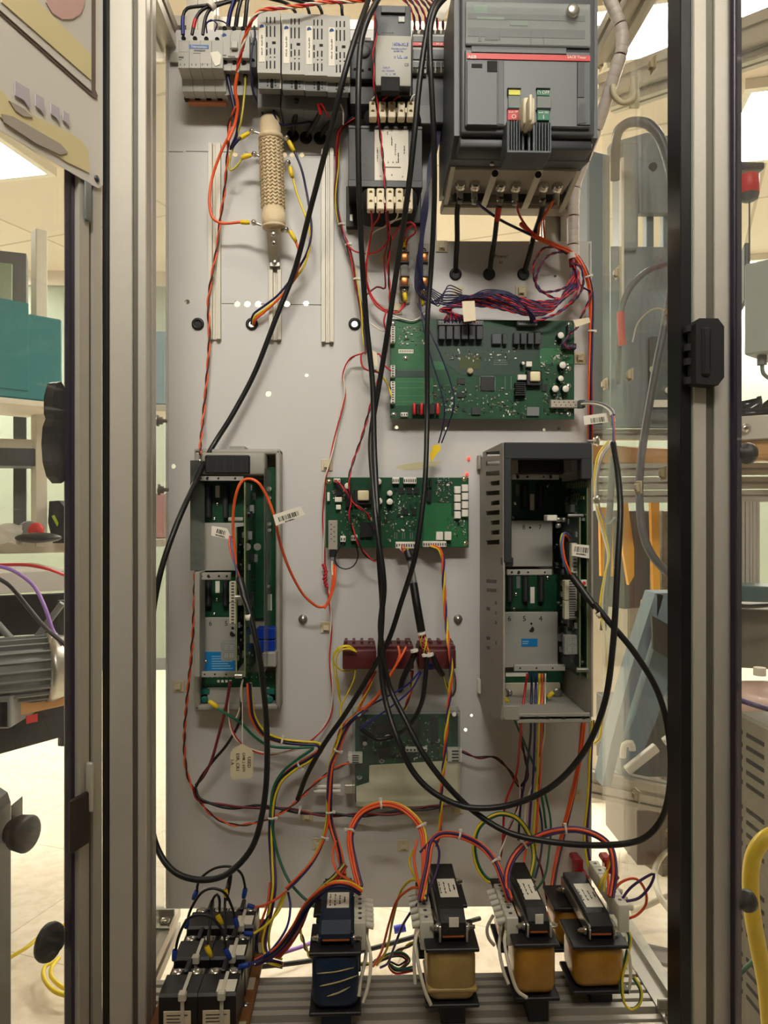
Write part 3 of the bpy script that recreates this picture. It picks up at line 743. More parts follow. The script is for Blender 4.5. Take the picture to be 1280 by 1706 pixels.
def strip(T, x0, x1, n, y0, y1, yf, depth=.016):
    for i in range(n):
        w = (x1-x0)/n; a = x0+i*w+w*.08; b = x0+(i+1)*w-w*.12
        p = pt(T, 'terminal', [(a, y0, b, y1, yf, yf+depth)], M_cream, .0015)
        for y in (y0+(y1-y0)*.2, y0+(y1-y0)*.62):
            s = part('terminal_screw', MB().cyl(W((a+b)/2, y, yf-.0004), W((a+b)/2, y, yf+.002), .0026), M_gold, p)
        if i < n-1: pt(T, 'bridge', [(b-.5, y0+(y1-y0)*.4, x0+(i+1)*w+w*.1, y0+(y1-y0)*.7, yf+.004, yf+depth)], M_cream, .0005)
strip(T, 614, 693, 5, 168, 196, 1.124); strip(T, 610.5, 690, 5, 313, 349, 1.124)

# ================================================================== the big moulded case breaker
T = thing('main_breaker', 'big dark grey moulded case breaker with red stripe and toggle, top right', 'circuit breaker', W(865, 180, 1.2)); Yf = 1.0
xa, xb = W(757, 100, 1.03).x, W(996, 100, 1.03).x
z = lambda py, Y: W(865, py, Y).z
prof = [(1.03, z(-30, 1.03)), (1.03, z(228, 1.03)), (1.055, z(252, 1.055)), (1.07, z(268, 1.07)), (1.10, z(278, 1.10)), (1.226, z(278, 1.10)), (1.226, z(-30, 1.03))]
mb = MB(); mb.prism(prof, 'x', xa, xb); part('case', mb, M_slate, T)
pt(T, 'front_cover', [(768, -28, 992, 224, 1.018, 1.032)], M_slate, .003, seg=2)
pt(T, 'face_plate', [(775, 84, 984.5, 211, 1.012, 1.02)], mat('slate_face', (82, 86, 88), .42), .0015)
pt(T, 'upper_window', [(776, 4, 984, 75, 1.013, 1.020)], M_greyd, .001, 'printed area behind a clear cover')
M_clr = glass('clear_cover', (.93, .95, .95), .10, .06, False)
pt(T, 'clear_cover', [(776, 4, 985, 76, 1.006, 1.009)], M_clr, .0008)
pt(T, 'red_stripe', [(778, 90.5, 984, 99.5, 1.0105, 1.013)], M_red, 0)
part('lettering', ptext('ABB', 787, 95, 1.0105, 6.5), M_white, T)
part('lettering', ptext('SACE Tmax', 961, 95.5, 1.0105, 5.2), M_white, T)
pt(T, 'window_print', [(780, 24, 975, 33, 1.0122, 1.0135), (780, 48, 975, 62, 1.0122, 1.0135)], mat('slate_print', (74, 80, 82)), 0)
pt(T, 'window_print', [(790, 8, 812, 22, 1.0122, 1.0135), (795, 28, 840, 32, 1.012, 1.0135), (850, 34, 880, 42, 1.012, 1.0135)], mat('green_print', (112, 138, 118)), 0)
pt(T, 'window_print', [(798, 60, 802, 68, 1.0118, 1.0135), (832, 50, 834, 66, 1.0118, 1.0135), (808, 56, 830, 66, 1.0116, 1.0135), (884, 48, 885.5, 74, 1.0118, 1.0135), (906, 48, 907, 74, 1.0118, 1.0135)], M_dark, 0)
pt(T, 'info_plate', [(786, 78, 944, 88, 1.0105, 1.013)], mat('slate_print2', (92, 97, 98)), .0003)
part('cover_screw', MB().lathe(W(954, 20, 1.008), (0, -1, 0), [(0, .009), (.004, .009), (.006, .006), (.0062, 0)], 20), M_steel, T)
pt(T, 'left_door', [(778, 101, 829, 208, 1.0095, 1.013)], M_slate, .0008)
pt(T, 'groove', [(830, 101, 840, 207, 1.0112, 1.013)], M_dark, .0004)
pt(T, 'door_notch', [(786, 106, 804, 113, 1.009, 1.013), (812, 101, 829, 120, 1.009, 1.0125)], M_blackm, .0003)
pt(T, 'right_strip', [(962, 103, 984, 208, 1.010, 1.013)], mat('smoky_strip', (70, 78, 78), .25), .0005)
pt(T, 'slot', [(963, 104, 974, 162, 1.009, 1.0115)], M_dark, .0003)
mb = MB(); mb.slab([W(x, y, 1.0092) for x, y in ((966, 172), (977, 172), (974, 186), (977, 204), (964, 206), (963, 186))], (0, .002, 0)); part('slot', mb, M_dark, T)
M_green = mat('green_flag', (16, 104, 78), .5); M_yfl = mat('yellow_flag', (206, 200, 60), .5)
pt(T, 'status_flag', [(848, 148, 867, 158, 1.0095, 1.013)], M_yfl, 0, 'yellow status window')
pt(T, 'status_flag', [(895, 148, 916, 159, 1.0095, 1.013)], M_green, 0, 'green status window')
pt(T, 'flag_frame', [(846, 146, 868.5, 147.8, 1.008, 1.013), (846, 146, 847.5, 158.5, 1.008, 1.013), (894, 146, 917.5, 147.8, 1.008, 1.013), (894, 181, 917.5, 183, 1.008, 1.013), (845.5, 180.5, 867.5, 182.3, 1.008, 1.013)], M_blackm, .0002)
pt(T, 'off_button', [(846, 182.5, 867, 200, 1.008, 1.013)], mat('red_flag', (186, 44, 46)), .0006, 'red O push button')
pt(T, 'on_button', [(895.5, 183, 916, 200.5, 1.008, 1.013)], M_green, .0006, 'green I push button')
part('lettering', ptext('push OFF', 856.5, 186.5, 1.0076, 3.6), M_white, T); part('lettering', ptext('O', 856.5, 194.5, 1.0076, 8), M_white, T)
part('lettering', ptext('push ON', 906, 187.5, 1.0076, 3.6), M_white, T); part('lettering', ptext('I', 906, 195, 1.0076, 8), M_white, T)
part('lettering', ptext('\u2229 OFF', 906, 154, 1.0092, 6), M_white, T)
pt(T, 'button_surround', [(847, 159, 868, 180, 1.0092, 1.013), (895, 160, 919, 180, 1.0092, 1.013)], mat('grey_surround', (98, 104, 100)), .0006)
mb = MB()
for i in range(5): mb.pb(847+i*4.4, 200, 849.4+i*4.4, 252, .992, 1.03, .0006)
for i in range(5): mb.pb(893+i*5, 204, 895.4+i*5, 253, .992, 1.03, .0006)
for x in (870, 880, 888): mb.pb(x, 208, x+4, 253, .994, 1.03, .0006)
mb.pb(845, 250, 919, 255, .992, 1.04, .001); mb.pb(845, 200, 847, 254, .992, 1.04, .0005); mb.pb(916.5, 204, 919, 254, .992, 1.04, .0005)
part('ribbed_grip', mb, M_slate, T)
pt(T, 'grip_back', [(847, 203, 917, 254, 1.006, 1.05)], M_blackm, .0005)
lv = MB(); lv.pb(872, 161, 892, 206, .975, 1.012, .003, 2); lv.pb(882, 156, 888, 200, .955, .99, .002, 2); part('lever', lv, mat('ivory_lever', (206, 196, 170), .45), T)
mb = MB(); mb.pb(765, 227, 988, 248, 1.027, 1.06, .003, 2); part('chin', mb, M_dark, T)
# terminal housing
T2h = mat('warm_grey_housing', (150, 142, 130), .55)
yh = 1.115; mb = MB()
mb.pb(737, 333, 950, 346, 1.192, 1.226, .002); mb.pb(752, 282, 956, 340, 1.19, 1.226, .001)
mb.pb(750, 278, 962, 284, yh-.012, 1.2, .001)
part('terminal_housing', mb, T2h, T)
def fin(pa, pb_, w=9):
    a0, a1 = pa; b0, b1 = pb_
    m = MB(); p = [W(a0, a1, 1.07), W(a0+w, a1, 1.07), W(b0+w, b1, 1.175), W(b0, b1, 1.175)]
    m.slab(p, (0, .02, 0)); return m
for k, (pa, pb_) in enumerate((((752, 278), (741, 334)), ((822, 283), (803, 338)), ((896, 283), (873, 340)), ((962, 285), (936, 345)))):
    part('phase_barrier', fin(pa, pb_, 10 if 0 < k < 3 else 7), mat('pale_barrier', (184, 178, 164), .5), T)
for x, y in ((825, 289), (897, 291)): part('barrier_hole', MB().cyl(W(x, y, 1.068), W(x, y, 1.072), .0048), M_blackm, T)
for x, y in ((820, 273), (903, 275)): screw(T, x, y, 1.06, .0032)
mb = MB()
for a, b in ((757, 815), (832, 885), (905, 945)): mb.pb(a, 300, b, 336, 1.184, 1.189, .0005)
part('bay_back', mb, M_dark, T)
for x, y in ((767, 310), (791, 311), (834, 312), (859, 313), (905, 313), (928, 314)):
    lg = part('lug', MB().pb(x-5, y+4, x+5, y+22, 1.15, 1.156, .001), M_steel, T)
    part('lug_bolt', MB().lathe(W(x, y, 1.150), (0, -1, 0), [(0, .0085), (.003, .0085), (.0031, .0072), (.010, .0072), (.0115, .005), (.0116, 0)], 6 if False else 16), M_chrome, T)
    part('lug_barrel', MB().cyl(W(x, y+19, 1.153), W(x-1, y+29, 1.153), .0038), M_steel, T)

# ================================================================== resistor and rails on the panel
for nm, (px, y0, y1), s in (('din_rail', (357.5, 240, 565), 'left'), ('din_rail', (546, 248, 570), 'right'), ('din_rail', (458.5, 436, 566), 'middle')):
    mb = MB(); a = W(px-10, 400, YP-.008).x; b = W(px+10, 400, YP-.008).x; w = b-a
    za = W(px, y0, YP-.006).z; zb = W(px, y1, YP-.006).z
    pr = [(a, YP-.0005), (a, YP-.010), (a+w*.30, YP-.010), (a+w*.36, YP-.004), (a+w*.48, YP-.004), (a+w*.50, YP-.0055), (a+w*.52, YP-.004), (a+w*.64, YP-.004), (a+w*.70, YP-.010), (b, YP-.010), (b, YP-.0005)]
    mb.prism(pr, 'z', zb, za)
    lb = {'left': 'long pale slotted rail at the far left of the panel', 'right': 'long pale slotted rail right of the ceramic resistor', 'middle': 'shorter pale slotted rail below the ceramic resistor'}[s]
    solo(nm, mb, mat('cream_rail', (206, 200, 186), .45, .1), lb, 'mounting rail', 'slotted rails on the panel')
T = thing('ceramic_resistor', 'cream ceramic tube resistor with wound ridges, upright on the panel', 'resistor', W(452, 290, YP)); M_cer = mat('cream_ceramic', (214, 194, 158), .65, bump=(200, .3), var=(60, .35, (196, 172, 134)))
yc = 1.185
A = W(450, 196, yc); B = W(457, 382, yc); d = (B-A); L = d.length; dn = d.normalized(); R = .0175
part('tube', MB().lathe(A, d, [(0, .0), (0, .0135), (.004, .0165), (.034, .0165), (.034, .0172), (L*.86, .0172), (L*.86, .0185), (L*.95, .0185), (L, .0165), (L, 0)], 28), M_cer, T)
# wound edgewise ribbon : many small crimped turns
nt_ = 19
for i in range(nt_):
    h0 = .040+i*(L*.83-.040)/nt_; mb = MB(); pts = []
    u = dn.orthogonal().normalized(); w = dn.cross(u); N = 64
    for k in range(N+1):
        a = 2*math.pi*k/N; pts.append(A+dn*(h0+.0012*math.sin(k*math.pi/2.0)*1.4)+(u*math.cos(a)+w*math.sin(a))*(R+.0008+.0012*math.cos(k*math.pi/2)))
    mb.tube(pts, .0009, 5, False); part('winding', mb, M_cer, T)
part('collar', MB().lathe(A+dn*.028, d, [(0, .0168), (.001, .0195), (.008, .0195), (.009, .0168)], 28), M_cer, T)
part('collar', MB().lathe(A+dn*(L-.006), d, [(0, .0168), (.001, .0185), (.004, .0185), (.005, .0168)], 28), M_cer, T)
mb = MB(); mb.slab([W(444, 383, yc-.008), W(464, 383, yc-.008), W(466, 440, YP-.014), W(449, 440, YP-.014)], (0, .003, 0)); mb.pb(449, 418, 467, 444, YP-.016, YP-.011, .001); part('bracket', mb, M_steel, T, 'bent zinc foot bracket')
for y, yy in ((390, yc-.01), (405, 1.19), (421, YP-.017), (437, YP-.017)): screw(T, 455+(y-390)*.05, y, yy, .0042)
for (x, y, s) in ((420, 219, -1), (424, 257, -1), (423, 371, -1), (478, 230, 1), (480, 271, 1), (477, 383, 1)):
    c = W(x, y, yc-.002); e = W(452+s*17, y+(2 if s > 0 else 4), yc)
    t = part('terminal_tab', MB().tube([c, e], .0022, 6), M_steel, T)
    part('terminal_nut', MB().lathe(c, (0, -1, 0), [(-.002, .0045), (.002, .0045), (.0021, .003), (.005, .003), (.0051, 0)], 6), M_chrome, t)

# --- grommets
GR = {(330, 540): 'left of the left slotted rail, plugged', (420, 540): 'with yellow, blue and orange wires going through', (591, 540): 'open, left of the big circuit board',
      (488, 227): 'with blue wire, under the relay modules, leftmost of three', (510, 230): 'middle of the three under the relay modules', (533, 231): 'rightmost of the three under the relay modules',
      (759, 457): 'leftmost of the three under the big breaker', (815, 457): 'middle of the three under the big breaker', (872, 457): 'rightmost of the three under the big breaker'}
for (x, y), s in GR.items():
    c = W(x, y, YP); r = .0102
    closed = (x, y) != (591, 540) and (x, y) != (420, 540)
    mb = MB().lathe(c, (0, -1, 0), [(0, r), (.002, r), (.0038, r*.8), (.0035, r*.55), (.0005, r*.5), (0, r*.5)], 20)
    if closed: mb.cyl(c+Vector((0, -.0022, 0)), c, r*.6, n=16)
    solo('grommet', mb, M_rubber, 'black rubber grommet '+s, 'grommet', 'rubber grommets on the panel')

# --- adhesive cable tie mounts
TM = [(763, 486), (858, 496), (700, 560)]
tmounts = [(736, 411, 'by the opening under the breaker', 0), (763, 487, 'above the red wire harness, left', 0), (868, 486, 'under the coiled wires, right', 0), (966, 597, 'right of the big circuit board', 0), (545, 775, 'by the red wire, above the middle circuit board', 0),
           (544, 1045, 'by the red wire, left of the brown relays', 0), (298, 1143, 'left of the open drive', 0), (512, 1358, 'under the thick red and black pair', 0), (672, 1408, 'below the arched wire bundle', 0), (762, 1345, 'at the lower right of the clear covered board', 0),
           (563, 510, 'x', 1), (660, 515, 'left of the harness ribbon tag, over the big board', 0), (960, 1325, 'by the right panel edge, low down', 0), (530, 1405, 'between the transformer bundles', 0), (433, 1508, 'x', 1), (642, 430, 'behind the red and white wires', 0)]
tm0 = None
for x, y, s, skip in tmounts:
    if skip: continue
    if tm0 is None:
        tm0 = thing('tie_mount', 'cream cable tie mount '+s, 'tie mount', W(x, y, YP), 'adhesive cable tie mounts')
        c = W(x, y, YP)
        part('base', MB().box((c.x-.0095, c.y-.0022, c.z-.0095), (c.x+.0095, c.y, c.z+.0095), .0006), mat('cream_mount', (206, 194, 162), .5), tm0)
        mb = MB(); mb.box((c.x-.005, c.y-.006, c.z-.006), (c.x-.0028, c.y-.002, c.z+.006), .0004); mb.box((c.x+.0028, c.y-.006, c.z-.006), (c.x+.005, c.y-.002, c.z+.006), .0004); mb.box((c.x-.005, c.y-.0072, c.z-.004), (c.x+.005, c.y-.0055, c.z+.004), .0004)
        part('bridge', mb, MATS['cream_mount'], tm0)
    else: copy_thing(tm0, W(x, y, YP), 'cream cable tie mount '+s)
# on the acrylic sides
def on_x(px, py, X):
    d = W(px, py, 1)-Vector((0, 0, CH)); t = X/d.x; return Vector((0, 0, CH))+d*t
for x, y, X, s in ((247, 515, -.3115, 'on the left side pane, upper'), (249, 757, -.3115, 'on the left side pane, lower'), (1010, 640, .4185, 'on the right side pane, level with the big board'), (1052, 625, .4185, 'on the right side pane, behind the long grey cable'),
                   (1066, 812, .4185, 'on the right side pane, around the grey cable'), (1108, 788, .4185, 'on the right side pane, level with the drive top'), (1118, 520, .4185, 'on the right side pane, holding a white tie'), (1030, 455, .4185, 'on the right side pane, high by the coiled wires'),
                   (1063, 1325, .4185, 'on the right side pane, low left'), (1120, 1390, .4185, 'on the right side pane, lowest'), (1090, 108, .4185, 'on the right side pane, topmost by the ceiling rail'), (1003, 107, .4185, 'on the right side pane, at the spiral wrapped bundle')):
    c = on_x(x, y, X); q = copy_thing(tm0, c, 'cream cable tie mount '+s, rotz=math.radians(-90) if X > 0 else math.radians(90))
# ================================================================== circuit boards
def cap(T, px, py, Y, rpx, h=.012, top=None, base=None, nm='capacitor'):
    """upright can capacitor on a board whose surface is at Y"""
    r = rpx*mmpx(Y); c = W(px, py, Y)
    o = part(nm, MB().lathe(c, (0, -1, 0), [(0, r), (h-.001, r), (h, r*.93)], 18), base or M_black, T)
    part('cap_top', MB().lathe(c+Vector((0, -h, 0)), (0, -1, 0), [(-.0002, r*.93), (.0001, r*.9), (.0001, 0)], 18), top or M_white, o, 'pale top'); return o
def smd(T, rects, Y, n, seed=1, dens=None):
    """the crowd of tiny soldered components, beyond counting"""
    rnd = random.Random(seed); mb = MB()
    for i in range(n):
        a, b, c, d = rnd.choice(rects); x = rnd.uniform(a, c); y = rnd.uniform(b, d)
        w, h = rnd.choice(((1.6, 1), (1, 1.6), (2.4, 1.6), (1.3, 2.4), (3.4, 2), (2, 3.4), (4, 4) if rnd.random() < .3 else (1, 1)))
        mb.cur = rnd.choice((0, 0, 1, 2, 2, 3, 4)) if w < 3.9 else 1
        mb.pb(x, y, x+w, y+h, Y-rnd.uniform(.0008, .002), Y+.0005, 0)
    part('small_components', mb, [mat('tan_chip_capacitor', (128, 112, 84)), M_black, M_solder, M_white, mat('dark_green_mask', (14, 48, 34), .4)], T, kind='stuff')
def pins(T, x0, x1, y, n, Y, vert=False, m=None, s=.9, nm='solder_row'):
    mb = MB()
    for v in xs(x0, x1, n):
        px, py = (y, v) if vert else (v, y); mb.pb(px-s/2, py-s/2, px+s/2, py+s/2, Y-.0006, Y+.0005, 0)
    part(nm, mb, m or M_solder, T)
def conn(T, x0, y0, x1, y1, Y, n, vert, m=None, d=.009, nm='connector', label=None):
    c = pt(T, nm, [(x0, y0, x1, y1, Y-d, Y)], m or M_white, .0008, label)
    mb = MB()
    for i in range(n):
        t = (i+.5)/n
        if vert: y = y0+(y1-y0)*t; mb.pb(x0+(x1-x0)*.3, y-(y1-y0)/n*.28, x1-(x1-x0)*.25, y+(y1-y0)/n*.28, Y-d-.0003, Y-d+.001, 0)
        else: x = x0+(x1-x0)*t; mb.pb(x-(x1-x0)/n*.28, y0+(y1-y0)*.3, x+(x1-x0)/n*.28, y1-(y1-y0)*.25, Y-d-.0003, Y-d+.001, 0)
    part('contact_window', mb, M_brown if False else M_slate, c); return c

# --- big control board
YB = 1.205
T = thing('circuit_board', 'large green circuit board with black relays, right of centre below the wire harness', 'circuit board', W(803, 616, YP))
pt(T, 'board', [(650, 533, 957, 698, YB, YB+.0016)], M_pcb, 0)
pt(T, 'copper_area', [(652, 535, 711, 616, YB-.0002, YB+.001), (652, 629, 722, 676, YB-.0002, YB+.001), (722, 600, 741, 616, YB-.0002, YB+.001), (900, 580, 955, 606, YB-.0002, YB+.001)], M_pcbl, 0)
mb = MB(); mb.slab([W(x, y, YB-.0003) for x, y in ((712, 545), (905, 545), (905, 575), (890, 600), (868, 605), (868, 625), (768, 625), (740, 603), (712, 600))], (0, .0002, 0)); part('copper_area', mb, M_pcbd, T, 'grey green ground area')
pt(T, 'copper_area', [(660, 617, 722, 628, YB-.0003, YB+.001)], M_pcbd, 0)
for x in xs(731.5, 794.5, 6): pt(T, 'relay', [(x, 543, x+10.6, 565, YB-.014, YB)], M_dark, .0006)
for x in xs(856.5, 892, 4): pt(T, 'relay', [(x, 554, x+9.6, 573, YB-.012, YB)], M_dark, .0006)
pt(T, 'inductor', [(820, 555, 836, 573, YB-.008, YB)], M_slate, .001); pt(T, 'inductor', [(838, 555, 845.5, 573, YB-.009, YB)], M_dark, .0006)
for a, b in ((730, 777), (781, 806), (863, 896)): conn(T, a, 534, b, 541.5, YB, int((b-a)/4), False, M_greyd, .012)
for a, b in ((543, 571), (608, 628), (635, 672)): conn(T, 651, a, 658.5, b, YB, int((b-a)/4), True, M_white, .011)
c = pt(T, 'processor', [(801, 628, 824, 651, YB-.0025, YB)], M_black, .0004)
pins(T, 802.5, 822.5, 627, 14, YB); pins(T, 802.5, 822.5, 652, 14, YB); pins(T, 629, 650, 800, 14, YB, True); pins(T, 629, 650, 825, 14, YB, True)
tr = pt(T, 'transformer', [(878, 617, 903, 642, YB-.011, YB)], M_black, .001); part('winding', MB().pb(884, 618.5, 901, 635, YB-.016, YB-.01, .002, 2), mat('cream_tape', (224, 212, 170), .5), tr, 'cream taped winding')
for a in ((877, 602, 887, 611), (863, 624, 878, 633)): pt(T, 'suppressor', [(*a, YB-.008, YB)], M_white, .0008)
for x, y, r in ((931, 562, 5.7), (934, 611, 6), (931, 633, 5), (922, 650, 6), (939, 650, 6), (869, 608, 3)): cap(T, x, y, YB, r, .014)
for x, y in ((676, 597), (656, 691), (947, 690), (947, 643), (947, 614), (948, 541), (655, 539)):
    part('pad', MB().cyl(W(x, y, YB-.0003), W(x, y, YB), .0046, n=18), M_solder, T); screw(T, x, y, YB-.0003, .0034, nm='board_screw')
l = pt(T, 'barcode_label', [(664, 582, 689, 588.5, YB-.0004, YB+.001)], M_paper, 0); mb = MB()
for i, x in enumerate(xs(666, 687, 16)): mb.pb(x, 583.5, x+(.5 if i % 3 else .9), 586.5, YB-.0006, YB, 0)
part('bars', mb, M_ink, l)
part('buzzer', MB().lathe(W(783, 619, YB), (0, -1, 0), [(0, .005), (.006, .005), (.0065, .003), (.0066, 0)], 18), mat('tan_disc', (170, 156, 128)), T)
pt(T, 'resin_patch', [(766, 593, 800, 615, YB-.0005, YB)], mat('amber_resin', (78, 88, 60), .25), .0003)
for x in (690, 702, 729): part('varistor', MB().box(W(x-1.8, 690, YB-.014), W(x+2.2, 673, YB-.001), .0016, seg=2), M_red, T, 'red disc component')
pt(T, 'fuse_block', [(694, 673, 699, 690, YB-.01, YB), (706, 673, 725, 690, YB-.01, YB)], M_black)
mb = MB()
for i in range(7): mb.pb(859, 637+i*3.3, 876, 638.6+i*3.3, YB-.012, YB, 0)
mb.pb(859, 637, 876, 660, YB-.004, YB, 0); part('heat_sink', mb, M_black, T)
pt(T, 'shield_can', [(878, 678, 899, 693, YB-.004, YB)], M_greyd, .0006); pt(T, 'chip', [(786, 678, 801, 691, YB-.003, YB), ], M_dark, .0004)
pt(T, 'chip', [(762, 630, 775, 640, YB-.002, YB)], M_black, .0003); pt(T, 'chip', [(762, 654, 775, 662, YB-.002, YB)], M_black, .0003)
pt(T, 'chip', [(903, 640, 912, 652, YB-.002, YB)], M_black, .0003)
conn(T, 668, 687, 680, 694, YB, 3, False, M_white, .008)
sf = pt(T, 'optical_socket', [(918, 666, 968, 679, YB-.012, YB+.0)], mat('pale_metal_shell', (196, 190, 176), .35, .5), .001)
mb = MB()
for x in (924, 932, 940, 948, 956): mb.cyl(W(x, 670, YB-.0125), W(x, 670, YB-.0115), .001, n=8); mb.cyl(W(x+3, 675, YB-.0125), W(x+3, 675, YB-.0115), .001, n=8)
part('vent_hole', mb, M_dark, sf)
for a in ((946, 541, 951, 561), (938, 572, 961, 581)): conn(T, *a, YB, 4, a[2]-a[0] < 10, M_black, .012)
for y in (548, 571, 617, 636, 646, 659, 669): pins(T, 664, 706, y, 16, YB, s=.8)
for x in (842, 852): pins(T, 628, 648, x, 12, YB, True, s=.8)
for y in (600, 603.5, 607): pins(T, 824, 845, y, 9, YB, s=.9)
smd(T, [(664, 543, 712, 575), (742, 578, 860, 600), (740, 640, 800, 690), (826, 640, 878, 694), (715, 640, 760, 690), (905, 655, 945, 690), (900, 590, 945, 640), (800, 655, 860, 690), (920, 565, 945, 600)], YB, 520, 3)

# --- middle board
T = thing('circuit_board', 'smaller green circuit board with white connectors, between the two drives', 'circuit board', W(661, 853, YP))
pt(T, 'board', [(543, 795.5, 781, 912.5, YB, YB+.0016)], M_pcb, 0)
pt(T, 'copper_area', [(706, 838, 752, 902, YB-.0002, YB+.001), (752, 860, 779, 911, YB-.0002, YB+.001)], M_pcbl, 0)
for x, y in ((548, 802), (773, 798), (775, 905)): part('pad', MB().cyl(W(x, y, YB-.0003), W(x, y, YB), .0045, n=18), M_gold, T); screw(T, x, y, YB-.0003, .003, nm='board_screw')
conn(T, 556, 797, 567, 804, YB, 3, False)
tr = pt(T, 'transformer', [(590, 815, 619, 841, YB-.010, YB)], M_black, .001); part('winding', MB().pb(596, 817, 615, 834, YB-.016, YB-.009, .002, 2), MATS['cream_tape'], tr, 'cream taped winding')
for x, y, r in ((630, 803, 6), (631.5, 835, 6), (649, 836, 5.6), (649, 822, 5), (579.5, 810, 5.5)): cap(T, x, y, YB, r, .014)
for a in ((558, 828, 570, 836.5), (560, 841, 568, 849), (545, 820, 549.5, 835)): pt(T, 'suppressor', [(*a, YB-.008, YB)], M_white, .0008)
sf = pt(T, 'optical_socket', [(547, 867, 562.5, 916, YB-.012, YB)], MATS['pale_metal_shell'], .001)
mb = MB()
for y in (874, 882, 890, 898): mb.cyl(W(552, y, YB-.0125), W(552, y, YB-.0115), .001, n=8); mb.cyl(W(557, y+4, YB-.0125), W(557, y+4, YB-.0115), .001, n=8)
part('vent_hole', mb, M_dark, sf)
pt(T, 'optical_plug', [(549.5, 916, 560, 928, YB-.011, YB-.001)], M_black, .001); pt(T, 'optical_plug', [(551, 926, 559, 934, YB-.010, YB-.002)], M_greyd, .001)
conn(T, 654, 795, 665.5, 806, YB, 4, False); conn(T, 672.5, 795, 694, 806, YB, 6, False)
for a in ((716, 797, 720, 812), (712, 816, 719, 836), (600, 870, 622, 895), (560, 800, 572, 825), (576, 822, 588, 845), (708, 797, 714, 812)): pt(T, 'relay', [(*a, YB-.007, YB)], M_black, .0005)
for y in (810, 824, 838, 852): pt(T, 'coupler', [(757.5, y, 768, y+12, YB-.009, YB)], M_white, .0008)
for y in (807, 821, 835, 849): pt(T, 'coupler', [(770, y, 780.5, y+12, YB-.009, YB)], M_white, .0008)
for x in (727, 741): pt(T, 'coupler', [(x, 886, x+11.5, 900, YB-.009, YB)], M_white, .0008)
conn(T, 659.5, 903, 696, 914, YB, 9, False, None, .012); conn(T, 705, 902, 744, 911.5, YB, 10, False, None, .012)
conn(T, 567, 893, 576, 903, YB, 2, False); conn(T, 585, 892, 596, 901, YB, 3, False)
for x in (658, 671, 684): pins(T, 888, 897, x, 6, YB, True, s=1.2); pins(T, 888, 897, x+3.4, 6, YB, True, s=1.2)
for x in (730, 740, 748): pins(T, 797, 815, x, 6, YB, True, m=M_solder, s=1.6)
for x in (664, 678, 690): pt(T, 'chip', [(x, 812, x+9, 823, YB-.002, YB)], M_black, .0003)
for x in (672, 686): pt(T, 'chip', [(x, 848, x+8, 858, YB-.002, YB)], M_black, .0003)
smd(T, [(655, 810, 706, 885), (600, 845, 656, 900), (565, 850, 600, 890), (726, 798, 752, 836), (745, 862, 778, 895), (640, 840, 700, 885), (553, 806, 576, 830)], YB, 430, 5)

# --- clear covered board low on the panel
T = thing('covered_circuit_board', 'green circuit board under a clear cover, crumpled pale sheet over its lower half', 'circuit board', W(678, 1265, YP)); Yc = 1.215
pt(T, 'board', [(592, 1190, 763, 1335, Yc, Yc+.0016)], M_pcb, 0)
for x, y in ((636, 1267), (599, 1294), (729, 1233), (744, 1203)): part('pad', MB().cyl(W(x, y, Yc-.0003), W(x, y, Yc), .0045, n=18), M_solder, T); screw(T, x, y, Yc-.0003, .003, nm='board_screw')
for a in ((630, 1243, 651, 1262), (620, 1205, 655, 1222), (676, 1198, 700, 1228), (600, 1225, 612, 1245)): pt(T, 'chip', [(*a, Yc-.004, Yc)], M_black, .0005)
pt(T, 'heat_sink', [(720, 1195, 730, 1236, Yc-.010, Yc)], M_black, .0008)
for x, y, r in ((646, 1226, 6), (608, 1236, 4)): cap(T, x, y, Yc, r, .010)
pt(T, 'copper_area', [(640, 1262, 660, 1274, Yc-.0002, Yc+.001), (732, 1198, 752, 1262, Yc-.0002, Yc+.001)], M_pcbl, 0)
conn(T, 580, 1257, 604, 1272, Yc, 4, True, None, .016); conn(T, 746, 1249, 770, 1270, Yc, 4, True, None, .016)
conn(T, 676, 1246, 712, 1253, Yc, 6, False, None, .008)
smd(T, [(600, 1196, 640, 1255), (650, 1195, 720, 1265), (655, 1230, 745, 1266)], Yc, 240, 8)
mb = MB(); rn = random.Random(4); n = 10; g = []
out = ((593, 1276), (767, 1266), (767, 1342), (594, 1344))
for j in range(n+1):
    for i in range(n*2+1):
        u = i/(n*2); v = j/n
        x = (out[0][0]*(1-u)+out[1][0]*u)*(1-v)+(out[3][0]*(1-u)+out[2][0]*u)*v; y = (out[0][1]*(1-u)+out[1][1]*u)*(1-v)+(out[3][1]*(1-u)+out[2][1]*u)*v
        if u < .14 and v < .45: x = 616-(.14-u)*6; 
        g.append(W(x, y, Yc-.012-.006*noise.noise(Vector((u*4, v*3, 1)))-.003*noise.noise(Vector((u*11, v*8, 3)))))
k = n*2+1; mb.add(g+[p+Vector((0, .0006, 0)) for p in g], [(j*k+i, j*k+i+1, (j+1)*k+i+1, (j+1)*k+i) for j in range(n) for i in range(n*2)], True)
part('protective_sheet', mb, mat('crumpled_sheet', (226, 216, 190), .55, bump=(60, .5)), T, 'pale crumpled sheet')
cv = MB(); Yk = Yc-.030
cv.pb(587, 1185, 767, 1342, Yk, Yk+.002, 0); cv.pb(587, 1185, 589, 1342, Yk, Yc, 0); cv.pb(765, 1185, 767, 1342, Yk, Yc, 0); cv.pb(587, 1185, 767, 1187, Yk, Yc, 0); cv.pb(587, 1340, 767, 1342, Yk, Yc, 0)
part('clear_cover', cv, glass('clear_box', (.95, .965, .95), .035, .08, False), T, 'clear plastic cover')
for y in (1311, 1318.5): pt(T, 'optical_plug', [(522, y-2.5, 568, y+2.5, Yc-.020, Yc-.013)], M_white, .001)
